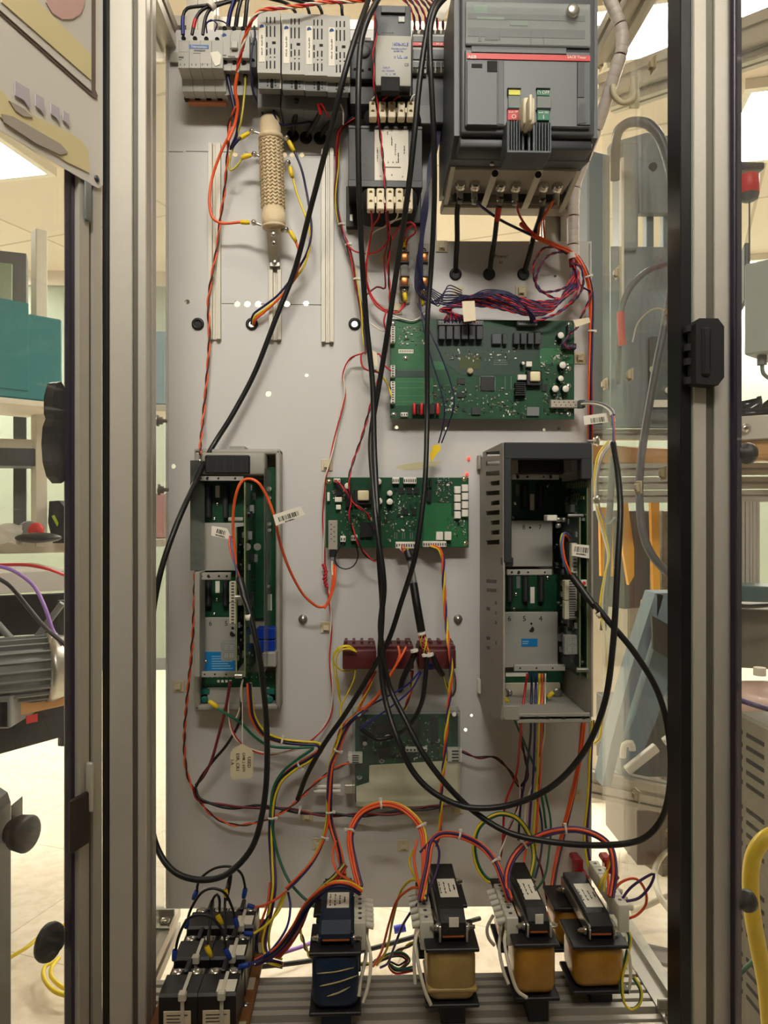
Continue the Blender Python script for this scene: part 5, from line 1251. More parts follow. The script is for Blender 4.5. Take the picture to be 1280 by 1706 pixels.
# ================================================================== black relay bank, lower left
T = thing('mounting_board', 'brown fibre board strip under the black relays', 'board', (-.205, 1.05, ZR)); M_ply_ = mat('brown_fibreboard', (134, 86, 44), .6, var=(20, .4, (112, 70, 36)))
part('board', MB().box((-.268, .88, ZR+.0005), (-.140, 1.20, ZR+.0085), .001), M_ply_, T)
for y in (.945, 1.035, 1.12): part('paper_tag', MB().box((-.158, y-.013, ZR+.0086), (-.144, y+.013, ZR+.0092)), mat('aged_tag', (186, 174, 150), .6), T)
for y in (.99, 1.08): part('screw', MB().lathe((-.150, y, ZR+.0085), (0, 0, 1), [(0, .005), (.002, .005), (.003, .003), (.0031, 0)], 12), M_chrome, T)
M_rel = mat('black_relay_case', (30, 29, 30), .4)
zr = .747; rel0 = None
rows = [(.932, 'front'), (1.008, 'middle'), (1.083, 'back')]
for r, (y0, rn_) in enumerate(rows):
    for c in range(2):
        xa = -.249+c*.0485; sl_ = ('left' if c == 0 else 'right')+' black relay of the '+rn_+' pair in the bank at the lower left'
        if rel0 is None:
            T = rel0 = thing('relay', sl_, 'relay', (xa+.024, y0, ZR+.0085), 'black relay bank')
            part('case', MB().prism([(y0, ZR+.009), (y0, zr-.003), (y0+.003, zr), (y0+.041, zr), (y0+.041, zr-.010), (y0+.069, zr-.010), (y0+.069, ZR+.009)], 'x', xa, xa+.0475), M_rel, T)
            l = part('rating_label', MB().box((xa+.006, y0-.0006, zr-.048), (xa+.040, y0+.001, zr-.020), .0004), M_cream, T, 'cream rating label')
            for i in range(5): part('print_line', MB().box((xa+.010, y0-.0009, zr-.026-i*.0042), (xa+.036-(i*5 % 7)*.002, y0, zr-.0248-i*.0042)), M_slate, l)
            for k in (0, 1):
                cx = xa+.012+k*.024; c_ = Vector((cx, y0+.052, zr-.010))
                d_ = part('terminal', MB().box((cx-.009, y0+.043, zr-.010), (cx+.009, y0+.064, zr-.006), .001), M_greyd, T)
                part('terminal_screw', MB().lathe(c_+Vector((0, 0, .004)), (0, 0, 1), [(0, .0075), (.002, .0075), (.0045, .0055), (.0046, .002), (.003, 0)], 14), M_chrome, d_)
            part('divider', MB().box((xa+.021, y0+.042, zr-.010), (xa+.027, y0+.069, zr+.004), .001), M_rel, T)
        else:
            T = copy_thing(rel0, (xa+.024, y0, ZR+.0085), sl_)
        if c == 1: part('top_label', MB().box((xa+.022, y0+.004, zr), (xa+.045, y0+.028, zr+.0005)), M_paper, T, 'white square label on top')
M_tie = mat('nylon_tie', (206, 200, 184), .5)
for r, (y0, rn_) in enumerate(rows):
    for c in range(2):
        if r == 2 and c == 0: continue
        cx = -.249+c*.0485+.030
        mb = MB(); mb.box((cx-.0022, y0-.003, ZR+.012), (cx+.0022, y0-.0015, zr+.0015)); mb.box((cx-.0022, y0-.003, zr+.0003), (cx+.0022, y0+.043, zr+.0018)); mb.box((cx-.005, y0-.006, zr-.006), (cx+.005, y0+.003, zr+.005), .0015)
        solo('zip_tie', mb, M_tie, 'white zip tie round the %s relay of the %s pair' % ('left' if c == 0 else 'right', rn_), 'cable tie', 'zip ties on the relay bank')

# red plastic parts behind the right transformer
for k, (x, s) in enumerate(((962, 'left, beside the panel edge'), (1012, 'right, behind the arched wires'))):
    Y = 1.2; T = thing('cable_clamp', 'red plastic clamp behind the rightmost transformer, %s' % s, 'clamp', W(x, 1500, Y), 'red clamps')
    pt(T, 'upright', [(x-3, 1432, x+11, 1468, Y, Y+.02)], mat('crimson_plastic', (150, 20, 34), .35), .003); pt(T, 'hook', [(x-7, 1430, x+9, 1440, Y-.01, Y+.015)], MATS['crimson_plastic'], .003); pt(T, 'foot', [(x+2, 1460, x+22, 1470, Y-.015, Y+.02)], MATS['crimson_plastic'], .004)
    pt(T, 'stem', [(x+3, 1468, x+12, 1524, Y, Y+.012)], M_greyd, .001)

# barcode tags and written tag
def tag_card(label, corners, Y, name='barcode_tag', m=None, bars=None, dY=0):
    P = [W(x, y, Y+dY*i) for i, (x, y) in enumerate(corners)]
    T = thing(name, label, 'tag', P[0]); part('card', MB().slab(P, (0, .0006, 0)), m or M_paper, T)
    if bars:
        (ax, ay), (bx, by), h, n = bars; rnd = random.Random(n); mb = MB(); d = Vector((bx-ax, by-ay)).normalized(); nrm = Vector((-d.y, d.x))
        L = Vector((bx-ax, by-ay)).length; t = 0
        while t < L:
            w = rnd.choice((.7, .7, 1.4, 2)); p = [Vector((ax, ay))+d*t, Vector((ax, ay))+d*min(L, t+w)]; q = [p[0], p[1], p[1]+nrm*h, p[0]+nrm*h]
            mb.slab([W(v.x, v.y, Y-.0003) for v in q], (0, .0003, 0)); t += w+rnd.choice((.8, 1.4))
        part('bars', mb, M_ink, T)
        s0 = Vector((ax, ay))+nrm*(h+3); ang = -math.degrees(math.atan2(d.y, d.x))
        part('lettering', print_mb((7,), .004, face_front(W((s0.x+(s0+d*L).x)/2, (s0.y+(s0+d*L).y)/2, Y-.0004), ang)), M_ink, T)
    return T
tag_card('white barcode tag on the orange fibre loop, right of the left drive', [(455, 858), (501, 843), (508, 857), (460, 876)], 1.06, bars=((463, 862), (496, 851), 8, 30))
tag_card('white barcode tag inside the left drive, above the fibre plug', [(353, 876), (378, 880), (388, 900), (352, 892)], 1.075, bars=((362, 881), (377, 885), 7, 12))
tag_card('white barcode tag hanging in the right drive', [(954, 906), (987, 909), (985, 931), (954, 926)], 1.04, bars=((958, 910), (982, 913), 9, 22))
tag_card('white barcode tag right of the big circuit board', [(972, 693), (1023, 686), (1026, 702), (974, 708)], 1.12, bars=((984, 697), (1008, 694), 8, 22))
tag_card('cream folded paper tag on the wire harness above the big board', [(770, 502), (791, 501), (793, 534), (773, 536)], 1.165, 'paper_tag', M_cream)
tag_card('cream paper tag at the top right corner of the big board', [(955, 533), (982, 529), (984, 537), (960, 545)], 1.16, 'paper_tag', M_cream)
tag_card('pale paper flag left of the big circuit board', [(616, 580), (628, 588), (630, 612), (620, 606)], 1.17, 'paper_tag', M_cream)
T = tag_card('cream hang tag with handwriting, hanging from the left drive', [(404, 1239), (419, 1248), (422, 1254), (421, 1294), (415, 1297), (388, 1298), (384, 1293), (384, 1254), (390, 1247)], 1.14, 'hang_tag', mat('manila_tag', (212, 200, 166), .7))
for x, s in ((415, 'USED'), (406, 'CHK 2 6371'), (396, 'ESR, CR1'), (387, 'I-A')):
    part('lettering', text_mb(s, .0072 if len(s) < 9 else .0058, face_front(W(x, 1270, 1.1395), -90)), M_ink, T)
part('string', MB().tube(smooth_path([W(404, 1240, 1.14), W(404, 1190, 1.14), W(403, 1135, 1.12)], .02), .0008, 6), M_white, T)
# ================================================================== wires and cables
def crimp(o, a, b, Y, color='yel', r=3.6, nm='crimp'):
    A, B = W(a[0], a[1], Y), W(b[0], b[1], Y)
    part(nm, MB().lathe(A, B-A, [(0, r*.0008), (.001, r*.001), ((B-A).length*.6, r*.001), ((B-A).length, r*.0008), ((B-A).length+.0002, 0)], 12), M_yel if color == 'yel' else mat('blue_insulator', (22, 60, 150), .45), o, ('yellow' if color == 'yel' else 'blue')+' crimp terminal')
def cwire(label, pts, r, color, crimps=(), group=None, cat='wire', name='wire', y=None):
    """wire with crimped ends; crimps: ((a),(b),Y[,colour])"""
    P = smooth_path(pw(pts, y), .006)
    if not crimps: return solo(name, MB().tube(P, r/1000, 8), wm(color), label, cat, group)
    T = thing(name, label, cat, P[0], group); part('conductor', MB().tube(P, r/1000, 8), wm(color), T)
    for c in crimps: crimp(T, *c)
    return T
# ---- thick black cables
def cable(label, pts, r=4.3, extra=None):
    P = smooth_path(pw(pts), .008); T = thing('black_cable', label, 'cable', P[0], 'thick black cables')
    part('sheath', MB().tube(P, r/1000, 12), wm('sheath'), T)
    return T
def boot(T, a, b, Y0, Y1, r=6):
    A, B = W(*a, Y0), W(*b, Y1); d = (B-A); part('cable_boot', MB().lathe(A, d, [(0, .003), (d.length*.1, r*.001), (d.length*.7, r*.001), (d.length, .0045)], 14), wm('sheath'), T)
def pale_band(T, x, y, Y, d, r=5.5):
    c = W(x, y, Y); dv = Vector(d).normalized(); part('band', MB().lathe(c-dv*.004, dv, [(0, r*.0009), (0, r*.001), (.008, r*.001), (.008, r*.0009)], 14), M_white, T, 'pale band')
c1 = cable('black cable from top centre down the left, looping past the left post into the drive',
    [(622, -20, 1.10), (600, 40, 1.07), (575, 120, 1.06), (548, 230, 1.09), (517, 350, 1.14), (491, 450, 1.18), (460, 530, 1.19), (425, 620, 1.2), (388, 690, 1.2), (352, 748, 1.19), (320, 815, 1.12), (290, 885, 1.07), (266, 960, 1.05), (251, 1050, 1.04), (245, 1150, 1.04), (243, 1250, 1.04), (247, 1340, 1.04),
     (261, 1410, 1.03), (290, 1452, 1.01), (335, 1466, 1.0), (380, 1455, 1.0), (420, 1412, 1.01), (438, 1350, 1.02), (445, 1280, 1.03), (443, 1190, 1.04), (433, 1100, 1.04), (417, 1025, 1.05), (405, 990, 1.06)], 4.2)
boot(c1, (398, 960), (413, 1015), 1.07, 1.055, 5.5); pale_band(c1, 415, 1028, 1.05, (W(417, 1035, 1.05)-W(414, 1020, 1.05)), 5.2)
cable('black cable left of the power supply, swinging right at the bottom as the upper loop',
    [(640, -20, 1.06), (613, 32, 1.05), (601, 75, 1.05), (597, 160, 1.05), (598, 300, 1.07), (603, 420, 1.10), (611, 540, 1.13), (621, 640, 1.14), (624, 750, 1.13), (629, 850, 1.10), (632, 930, 1.09), (637, 1010, 1.10), (634, 1090, 1.12), (641, 1160, 1.11), (662, 1230, 1.08), (688, 1285, 1.07), (725, 1322, 1.06),
     (780, 1345, 1.05), (850, 1341, 1.04), (920, 1310, 1.02), (975, 1250, 1.0), (1008, 1170, .99), (1022, 1070, .99), (1029, 950, 1.0), (1034, 850, 1.02), (1030, 790, 1.05), (1024, 750, 1.08), (1022, 738, 1.09)], 4.3)
c3 = cable('black cable swinging right at the bottom as the lower loop, ending in the right drive',
    [(745, -20, 1.05), (722, 12, 1.03), (712, 50, 1.03), (700, 130, 1.03), (690, 230, 1.04), (680, 320, 1.06), (664, 430, 1.10), (645, 560, 1.13), (632, 640, 1.15), (618, 730, 1.15), (622, 810, 1.115), (628, 880, 1.09), (640, 975, 1.08), (634, 1050, 1.10), (648, 1140, 1.13), (676, 1200, 1.10), (705, 1255, 1.08), (742, 1305, 1.07),
     (790, 1352, 1.06), (850, 1388, 1.04), (930, 1404, 1.02), (1010, 1408, .99), (1070, 1398, .97), (1104, 1362, .96), (1117, 1300, .96), (1114, 1220, .965), (1095, 1150, .98), (1056, 1085, .99), (1015, 1036, 1.0), (990, 1005, 1.01)], 4.2)
boot(c3, (950, 955), (992, 1012), 1.04, 1.01, 5.5); pale_band(c3, 1000, 1023, 1.007, (W(1010, 1035, 1.0)-W(995, 1015, 1.0)), 5.2)
cable('black cable right of the power supply, crossing down left past the covered board',
    [(760, -20, 1.04), (728, 12, 1.02), (717, 50, 1.02), (718, 120, 1.02), (723, 230, 1.04), (724, 330, 1.07), (719, 440, 1.11), (712, 540, 1.12), (712, 680, 1.13), (709, 790, 1.11), (701, 870, 1.10), (690, 935, 1.10), (668, 1005, 1.12), (648, 1065, 1.13), (615, 1125, 1.15), (575, 1190, 1.16), (540, 1240, 1.17), (512, 1290, 1.18), (496, 1332, 1.19)], 4.0)
# sleeved cable from middle board to brown blocks
T = cable('black sleeved cable from the middle board down to the brown contact blocks', [(689, 972, 1.16), (695, 1010, 1.15), (702, 1050, 1.15)], 6.5)
part('clear_sleeve', MB().tube(smooth_path([W(681, 926, 1.17), W(686, 950, 1.165), (W(690, 972, 1.16))], .01), .0052, 12), mat('silver_foil_sleeve', (150, 152, 150), .3, .6), T, 'silvery sleeve')
for (a, b) in (((679, 918), (683, 930)), ((702, 1050), (704, 1062))): part('tape_collar', MB().tube([W(*a, 1.165), W(*b, 1.16)], .0064, 12), M_black, T)
part('cable_tie', MB().tube([W(702, 1053, 1.15), W(703, 1057, 1.15)], .0072, 12), M_white, T)
harness('short fan of red, orange and yellow wires leaving the middle board into the sleeve', [(670, 912, 1.19), (674, 915, 1.18), (679, 920, 1.17), (682, 930, 1.165)], .9, ['red', 'yellow', 'orange', 'red', 'white'], .05, 5)
harness('fan of orange and yellow wires leaving the sleeve to the contact blocks', [(703, 1058, 1.15), (706, 1070, 1.145), (708, 1080, 1.145), (712, 1090, 1.15)], .9, ['orange', 'yellow', 'orange', 'yellow', 'red', 'olive'], .05, 5)
for lb, pts, r in (('short black sleeved branch going down left from the contact blocks', [(692, 1086, 1.14), (684, 1105, 1.14), (672, 1130, 1.15), (667, 1150, 1.18)], 4.6), ('black sleeved branch curving down from the blocks into the covered board', [(712, 1088, 1.13), (709, 1130, 1.13), (703, 1170, 1.13), (685, 1205, 1.14), (660, 1225, 1.165), (632, 1232, 1.17), (616, 1225, 1.17), (602, 1214, 1.17)], 3.6),
                   ('short black sleeved branch going down right from the contact blocks', [(720, 1090, 1.14), (729, 1110, 1.14), (737, 1124, 1.15)], 4.4)):
    cable(lb, pts, r)
for i, (a, s) in enumerate((((690, 1084), 'left'), ((716, 1091), 'right'), ((709, 1091), 'middle'))):
    solo('cable_tie', MB().tube([W(a[0], a[1]-2, 1.13), W(a[0]+1, a[1]+2, 1.13)], .0062, 12), M_white, 'white tie on the %s sleeved branch under the contact blocks' % s, 'cable tie')

# ---- top left: feeds into the first breakers
for k, (lb, pts, col, tip) in enumerate((
    ('black cable arching into the first pole of the breaker module, blue tip', [(305, 58, 1.17), (305, 28, 1.17), (312, 14, 1.17), (345, 9, 1.17), (380, 2, 1.18), (430, -12, 1.2)], 'sheath', ('blue', 0)),
    ('black cable into the second pole of the breaker module, red sleeve', [(320, 58, 1.17), (326, 32, 1.17), (338, 16, 1.17), (360, 8, 1.17), (400, -2, 1.18)], 'sheath', ('red', 0)),
    ('black cable into the third pole of the breaker module', [(338, 58, 1.17), (342, 32, 1.17), (350, 16, 1.17), (372, 6, 1.17), (420, -6, 1.18)], 'sheath', None))):
    T = cable(lb, pts, 2.6)
    if tip:
        P = smooth_path(pw(pts), .006)[:6 if tip[0] == 'blue' else 5]; part('sleeve', MB().tube(P if tip[0] == 'blue' else smooth_path(pw(pts), .006)[2:6], .0031, 10), wm(tip[0]), T, tip[0]+' sleeve')
solo('cable_tie', MB().tube([W(350, 12, 1.168), W(355, 6, 1.168)], .0075, 12), M_white, 'pale tie gathering the black feeds at top left', 'cable tie')
cable('black feed cable dropping into the toggle breaker, left', [(380, 44, 1.175), (384, 20, 1.17), (392, 0, 1.17), (400, -15, 1.17)], 3.4)
cable('black feed cable dropping into the toggle breaker, middle', [(393, 44, 1.175), (397, 18, 1.17), (405, -10, 1.17)], 3.4)
cable('black feed cable dropping into the toggle breaker, right', [(408, 44, 1.175), (411, 15, 1.17), (414, -15, 1.17)], 3.4)
wire('blue feed wire beside the black feeds into the toggle breaker', [(379, 42, 1.165), (386, 12, 1.16), (394, -12, 1.16)], 2.0, 'blue')
wire('thin blue wire looping above the fourth breaker pole', [(345, 55, 1.18), (344, 40, 1.17), (352, 33, 1.17), (362, 40, 1.17), (358, 52, 1.18)], 1.1, 'blue')
wire('second thin blue wire running level above the breakers', [(338, 40, 1.19), (355, 34, 1.19), (372, 36, 1.19), (384, 45, 1.19)], 1.1, 'navy')
wire('blue lead dropping from the toggle breaker foot', [(379, 126, 1.17), (384, 150, 1.17), (390, 178, 1.17), (393, 200, 1.17)], 2.8, 'navy')
for k, (x0, x1, c) in enumerate(((470, 492, 'blue'), (500, 515, 'maroon'), (520, 536, 'green'), (560, 570, 'sheath'))):
    cable('dark feed curving down behind the vented modules, %s from left' % ('first', 'second', 'third', 'fourth')[k], [(x0-70, -14, 1.2), (x0-20, -2, 1.19), (x0+8, 6, 1.18), (x1, 20, 1.18), (x1+2, 34, 1.19)], 2.6)
twisted('orange, red and white twisted wires running along the top edge toward the first breakers', [(640, -4, 1.12), (590, 2, 1.11), (540, 4, 1.105), (500, 10, 1.10), (460, 14, 1.10), (436, 18, 1.10), (422, 30, 1.10), (412, 52, 1.11), (404, 78, 1.12), (399, 100, 1.13), (395, 120, 1.14)], 1.5, ['orange', 'red', 'white'], .045)
wire('dark blue feed behind the orange wires running down from the slim terminal block', [(424, 44, 1.16), (425, 60, 1.15), (421, 75, 1.15), (418, 110, 1.15), (421, 150, 1.16), (432, 175, 1.17), (440, 195, 1.18)], 1.6, 'navy')
wire('navy wire from under the first vented module sweeping to the grommets', [(457, 168, 1.17), (457, 190, 1.17), (466, 207, 1.18), (490, 207, 1.19), (540, 200, 1.2), (580, 200, 1.2)], 1.8, 'navy')
cable('blue sleeved cable from the second vented module into the left grommet', [(494, 165, 1.16), (493, 190, 1.18), (489, 210, 1.2), (487, 224, 1.225)], 3.6)
cable('black cable with red sleeve into the middle grommet', [(534, 178, 1.16), (530, 195, 1.18), (518, 215, 1.2), (511, 227, 1.225)], 3.6)
cable('black cable into the right grommet', [(560, 175, 1.16), (552, 200, 1.19), (541, 215, 1.2), (534, 228, 1.225)], 3.6)
wire('short red sleeve under the third vented module', [(531, 172, 1.155), (533, 182, 1.16), (535, 190, 1.165)], 3.4, 'red')
wire('red wire under the rightmost vented module', [(535, 172, 1.15), (543, 186, 1.16), (548, 196, 1.17)], 1.3, 'red')
wire('white wire hanging from the rightmost vented module', [(568, 174, 1.16), (572, 185, 1.16), (572, 208, 1.17)], 1.1, 'white')

# ---- left column of wires
twisted('long orange and brown twisted pair running down the left of the panel to the drive',
    [(394, 178, 1.16), (382, 205, 1.17), (380, 245, 1.18), (377, 285, 1.19), (374, 320, 1.2), (367, 365, 1.21), (362, 410, 1.212), (353, 460, 1.212), (347, 505, 1.214), (349, 560, 1.214), (345, 625, 1.214), (339, 690, 1.213), (334, 742, 1.18), (334, 756, 1.15)], 1.35, ['orange', 'brown'], .05)
twisted('orange and brown twisted pair below the left drive, looping right to the covered board',
    [(325, 955, 1.17), (323, 1020, 1.17), (319, 1090, 1.175), (312, 1160, 1.19), (307, 1230, 1.21), (311, 1285, 1.21), (328, 1325, 1.21), (352, 1357, 1.21), (388, 1374, 1.208), (425, 1371, 1.2), (462, 1358, 1.19), (495, 1335, 1.19), (525, 1305, 1.19), (555, 1283, 1.195), (582, 1270, 1.195)], 1.35, ['orange', 'brown'], .045)
wire('orange wire from the toggle breaker joining the resistor wires', [(396, 122, 1.14), (392, 150, 1.15), (396, 175, 1.16), (392, 205, 1.17), (380, 235, 1.17)], 2.6, 'orange')
cwire('thick orange wire curving left and into the lower left resistor terminal', [(388, 215, 1.17), (370, 250, 1.18), (354, 295, 1.19), (349, 335, 1.19), (354, 362, 1.19), (370, 372, 1.19), (402, 370, 1.19)], 2.3, 'orange', (((401, 370), (416, 371), 1.188),))
cwire('dark blue wire into the upper left resistor terminal', [(391, 165, 1.165), (397, 195, 1.17), (394, 225, 1.18), (384, 248, 1.185), (396, 234, 1.18), (401, 229, 1.18)], 2.3, 'navy', (((398, 232), (415, 221), 1.182),))
cwire('yellow wire dropping from the toggle breaker to the second left resistor terminal', [(409, 127, 1.17), (408, 150, 1.17), (402, 200, 1.17), (392, 235, 1.185), (382, 270, 1.19), (384, 284, 1.19), (394, 277, 1.19), (404, 264, 1.188)], 1.7, 'olive', (((402, 263), (419, 258), 1.187),))
cwire('dark blue wire from the upper right resistor terminal down to the grommet', [(488, 246, 1.185), (502, 280, 1.185), (510, 315, 1.19), (516, 350, 1.19), (519, 385, 1.19), (512, 420, 1.19), (492, 455, 1.2), (465, 490, 1.205), (440, 510, 1.21), (422, 524, 1.215), (419, 540, 1.229)], 1.9, 'navy', (((481, 235), (490, 252), 1.183),))
cwire('yellow wire from the second right resistor terminal down to the grommet', [(487, 290, 1.19), (494, 320, 1.19), (506, 352, 1.19), (515, 378, 1.19), (517, 405, 1.19), (508, 440, 1.19), (492, 465, 1.2), (468, 494, 1.205), (442, 515, 1.21), (424, 528, 1.215), (421, 541, 1.229)], 1.7, 'yellow', (((483, 278), (487, 295), 1.187),))
cwire('orange wire from the lower right resistor terminal down to the grommet', [(492, 400, 1.19), (498, 418, 1.19), (497, 445, 1.19), (489, 468, 1.2), (466, 496, 1.205), (440, 520, 1.212), (426, 532, 1.216), (423, 542, 1.229)], 2.1, 'orange', (((483, 385), (493, 402), 1.187),))
# ---- orange fibre at the left drive
wire('bright orange fibre looping from the left drive over to the middle board', [(393, 940, 1.085), (389, 890, 1.08), (389, 850, 1.07), (395, 818, 1.06), (404, 801, 1.06), (418, 798, 1.06), (432, 806, 1.06), (446, 830, 1.07), (457, 860, 1.075), (467, 905, 1.10), (483, 950, 1.13), (505, 990, 1.16), (528, 1010, 1.18), (541, 1010, 1.19), (550, 995, 1.19), (555, 965, 1.19), (556, 940, 1.195)], 2.1, 'orange', 'optical_fibre', 'fibre')
wire('second orange fibre strand leaving the optical plug of the middle board', [(541, 1014, 1.188), (549, 1000, 1.187), (556, 980, 1.188), (559, 960, 1.19), (559, 942, 1.195)], 1.6, 'orange', 'optical_fibre', 'fibre')
harness('pair of pale fibre boots below the middle board', [(555, 934, 1.195), (555, 945, 1.195), (556, 958, 1.192)], 1.8, ['white', 'grey'], 0, 2.4)
harness('short orange and blue fibres entering the cable in the left drive', [(384, 893, 1.07), (384, 910, 1.065), (389, 932, 1.06), (396, 955, 1.062), (399, 964, 1.068)], 1.3, ['orange', 'steelblue'], .12)
harness('short orange, blue and yellow fibres arching in the right drive', [(951, 900, 1.06), (946, 892, 1.045), (939, 890, 1.035), (936, 905, 1.03), (939, 930, 1.03), (947, 950, 1.032), (952, 960, 1.04)], 1.5, ['orange', 'steelblue', 'olive'], .2)
harness('grey white fibres leaving the optical socket of the big board', [(968, 672, 1.185), (985, 671, 1.16), (1005, 675, 1.13), (1018, 684, 1.11), (1021, 692, 1.10)], 1.8, ['white', 'grey'], 0, 2.2)
part('optical_plug', MB().pb(966, 666, 976, 679, 1.18, 1.194, .001), M_slate, bpy.data.objects['wire_bundle.003'] if 'wire_bundle.003' in bpy.data.objects else panel)
harness('blue and orange fibres from the paper tag down into the black cable at the right', [(1021, 692, 1.10), (1023, 715, 1.09), (1023, 735, 1.088), (1024, 750, 1.085)], 1.5, ['steelblue', 'orange'], 0, 1.8)
# ---- centre column
twisted('red and black twisted pair running down over the power supply to the middle board',
    [(628, -14, 1.09), (623, 14, 1.085), (627, 48, 1.085), (622, 100, 1.085), (624, 141, 1.09), (630, 188, 1.11), (635, 234, 1.125), (641, 293, 1.13), (645, 352, 1.13), (650, 398, 1.16), (647, 440, 1.18), (650, 500, 1.19), (645, 560, 1.19), (634, 620, 1.19), (618, 675, 1.19), (602, 732, 1.19), (589, 768, 1.19), (582, 797, 1.18), (584, 830, 1.18), (583, 862, 1.18), (592, 893, 1.18), (607, 921, 1.18), (624, 934, 1.18), (635, 924, 1.18), (632, 904, 1.18), (620, 876, 1.185)], 1.25, ['red', 'black'], .045)
twisted('second red twisted pair crossing the middle board to the left corner connector', [(558, 801, 1.19), (568, 808, 1.185), (578, 820, 1.18), (586, 836, 1.18), (600, 846, 1.18), (612, 856, 1.18), (616, 866, 1.185)], 1.2, ['red', 'maroon'], .04)
wire('thin black wire looping below the middle board', [(592, 904, 1.19), (597, 925, 1.19), (590, 942, 1.19), (576, 948, 1.19), (562, 942, 1.19), (558, 928, 1.19), (566, 912, 1.19), (574, 905, 1.19)], 1.1, 'black')
twisted('thin red and white pair running down the panel through the left tie mounts', [(604, 588, 1.2), (584, 598, 1.21), (572, 625, 1.215), (575, 655, 1.217), (566, 695, 1.218), (556, 740, 1.218), (548, 775, 1.212), (541, 805, 1.214), (539, 850, 1.22), (540, 900, 1.22), (541, 950, 1.22), (548, 990, 1.218), (552, 1040, 1.212), (549, 1090, 1.218), (554, 1150, 1.218), (551, 1190, 1.216), (535, 1218, 1.213), (510, 1240, 1.21), (480, 1252, 1.2), (445, 1256, 1.19), (415, 1247, 1.18), (392, 1228, 1.17), (381, 1195, 1.17), (380, 1160, 1.165), (384, 1135, 1.165)], 1.15, ['red', 'white'], .13)
twisted('pink red tape wound pair by the left edge of the middle board', [(539, 940, 1.215), (543, 952, 1.212), (541, 965, 1.213), (545, 978, 1.215)], 2.0, ['pink', 'red'], .012)
harness('red and purple wires running down left of the black transformer', [(590, 196, 1.19), (568, 215, 1.19), (563, 240, 1.2), (562, 280, 1.21), (560, 320, 1.213), (562, 350, 1.215), (570, 385, 1.214), (578, 405, 1.213), (588, 440, 1.212), (595, 480, 1.21), (603, 520, 1.21), (607, 560, 1.21), (611, 590, 1.2)], 1.2, ['red', 'navy', 'yellow', 'maroon'], .20, 2.2, ties=(.45, .55, .7))
wire('red wire looping from the left bundle across to the coil pair', [(577, 405, 1.21), (590, 418, 1.205), (615, 423, 1.2), (635, 415, 1.19), (650, 395, 1.18)], 1.3, 'red')
for k, (pts, c, lb) in enumerate((([(618, 347, 1.125), (620, 372, 1.15), (617, 400, 1.18), (611, 440, 1.19), (613, 480, 1.2), (628, 510, 1.2), (652, 522, 1.2), (670, 515, 1.2), (676, 500, 1.2)], 'red', 'red wire from the lower terminal strip looping under the left coil pair'),
        ([(634, 347, 1.125), (630, 365, 1.15), (620, 380, 1.165), (614, 420, 1.185), (609, 450, 1.19), (618, 490, 1.2), (640, 515, 1.2), (664, 520, 1.2), (673, 505, 1.2)], 'red', 'second red wire from the lower terminal strip, joining the first'),
        ([(664, 347, 1.125), (660, 365, 1.15), (640, 378, 1.165), (622, 388, 1.18), (613, 410, 1.19), (610, 445, 1.2), (618, 470, 1.205)], 'white', 'white wire from the lower terminal strip curving left'),
        ([(683, 350, 1.125), (672, 362, 1.14), (650, 370, 1.16), (640, 378, 1.17)], 'white', 'white wire from the last pole of the lower terminal strip'),
        ([(672, 405, 1.19), (676, 385, 1.17), (690, 375, 1.16), (692, 388, 1.17), (680, 398, 1.18), (676, 412, 1.19)], 'red', 'red wire curling above the left coil pair'),
        ([(652, 400, 1.17), (668, 376, 1.16), (684, 370, 1.15), (692, 376, 1.15)], 'red', 'red wire rising from the coil pair to the transformer'),
        ([(643, 352, 1.12), (646, 400, 1.16), (640, 430, 1.18), (642, 480, 1.19), (628, 478, 1.2), (606, 495, 1.2)], 'maroon', 'dark red wire crossing left behind the black cables'),
        ([(650, 542, 1.195), (640, 552, 1.19), (622, 542, 1.19), (606, 530, 1.2)], 'white', 'white wire reaching the top left connector of the big board'),
        ([(651, 560, 1.19), (644, 552, 1.185), (640, 535, 1.18), (645, 515, 1.18)], 'red', 'short red wire into the top left connector of the big board'),
        ([(652, 618, 1.19), (640, 608, 1.19), (632, 590, 1.185), (616, 592, 1.19)], 'red', 'red wire into the second left connector of the big board'),
        ([(652, 648, 1.19), (642, 634, 1.19), (634, 624, 1.18), (622, 616, 1.19)], 'blue', 'blue wire into the lower left connector of the big board'),
        ([(652, 660, 1.19), (648, 645, 1.19), (638, 628, 1.18), (626, 616, 1.19)], 'yellow', 'yellow wire into the lower left connector of the big board'),
        ([(612, 586, 1.2), (602, 590, 1.2), (604, 610, 1.2), (616, 618, 1.19), (630, 620, 1.18)], 'red', 'short red wire hooking left of the big board'),
        ([(645, 520, 1.2), (660, 528, 1.2), (690, 534, 1.2), (712, 520, 1.2)], 'white', 'white wire along the top edge of the big board'),
        ([(620, 166, 1.12), (626, 160, 1.12), (634, 153, 1.13)], 'white', 'short white wire from the upper terminal strip to the power supply'), ([(638, 167, 1.12), (645, 160, 1.12), (650, 153, 1.12)], 'red', 'short red wire from the upper terminal strip to the power supply'),
        ([(655, 168, 1.12), (664, 161, 1.12), (676, 161, 1.13), (684, 168, 1.14)], 'red', 'red wire arching over the upper terminal strip'), ([(684, 168, 1.12), (688, 160, 1.12), (696, 157, 1.13)], 'white', 'white wire at the right end of the upper terminal strip'))):
    wire(lb, pts, 1.45 if c != 'white' else 1.2, c)
cwire('short yellow crimp wire above the left coil pair', [(675, 400, 1.19), (675, 392, 1.18), (678, 380, 1.17)], 1.3, 'red', (((674, 412), (675, 398), 1.19),))
cwire('yellow crimp wire below the left coil pair', [(675, 500, 1.195), (674, 510, 1.2), (665, 518, 1.2)], 1.4, 'red', (((674, 488), (676, 502), 1.195),))
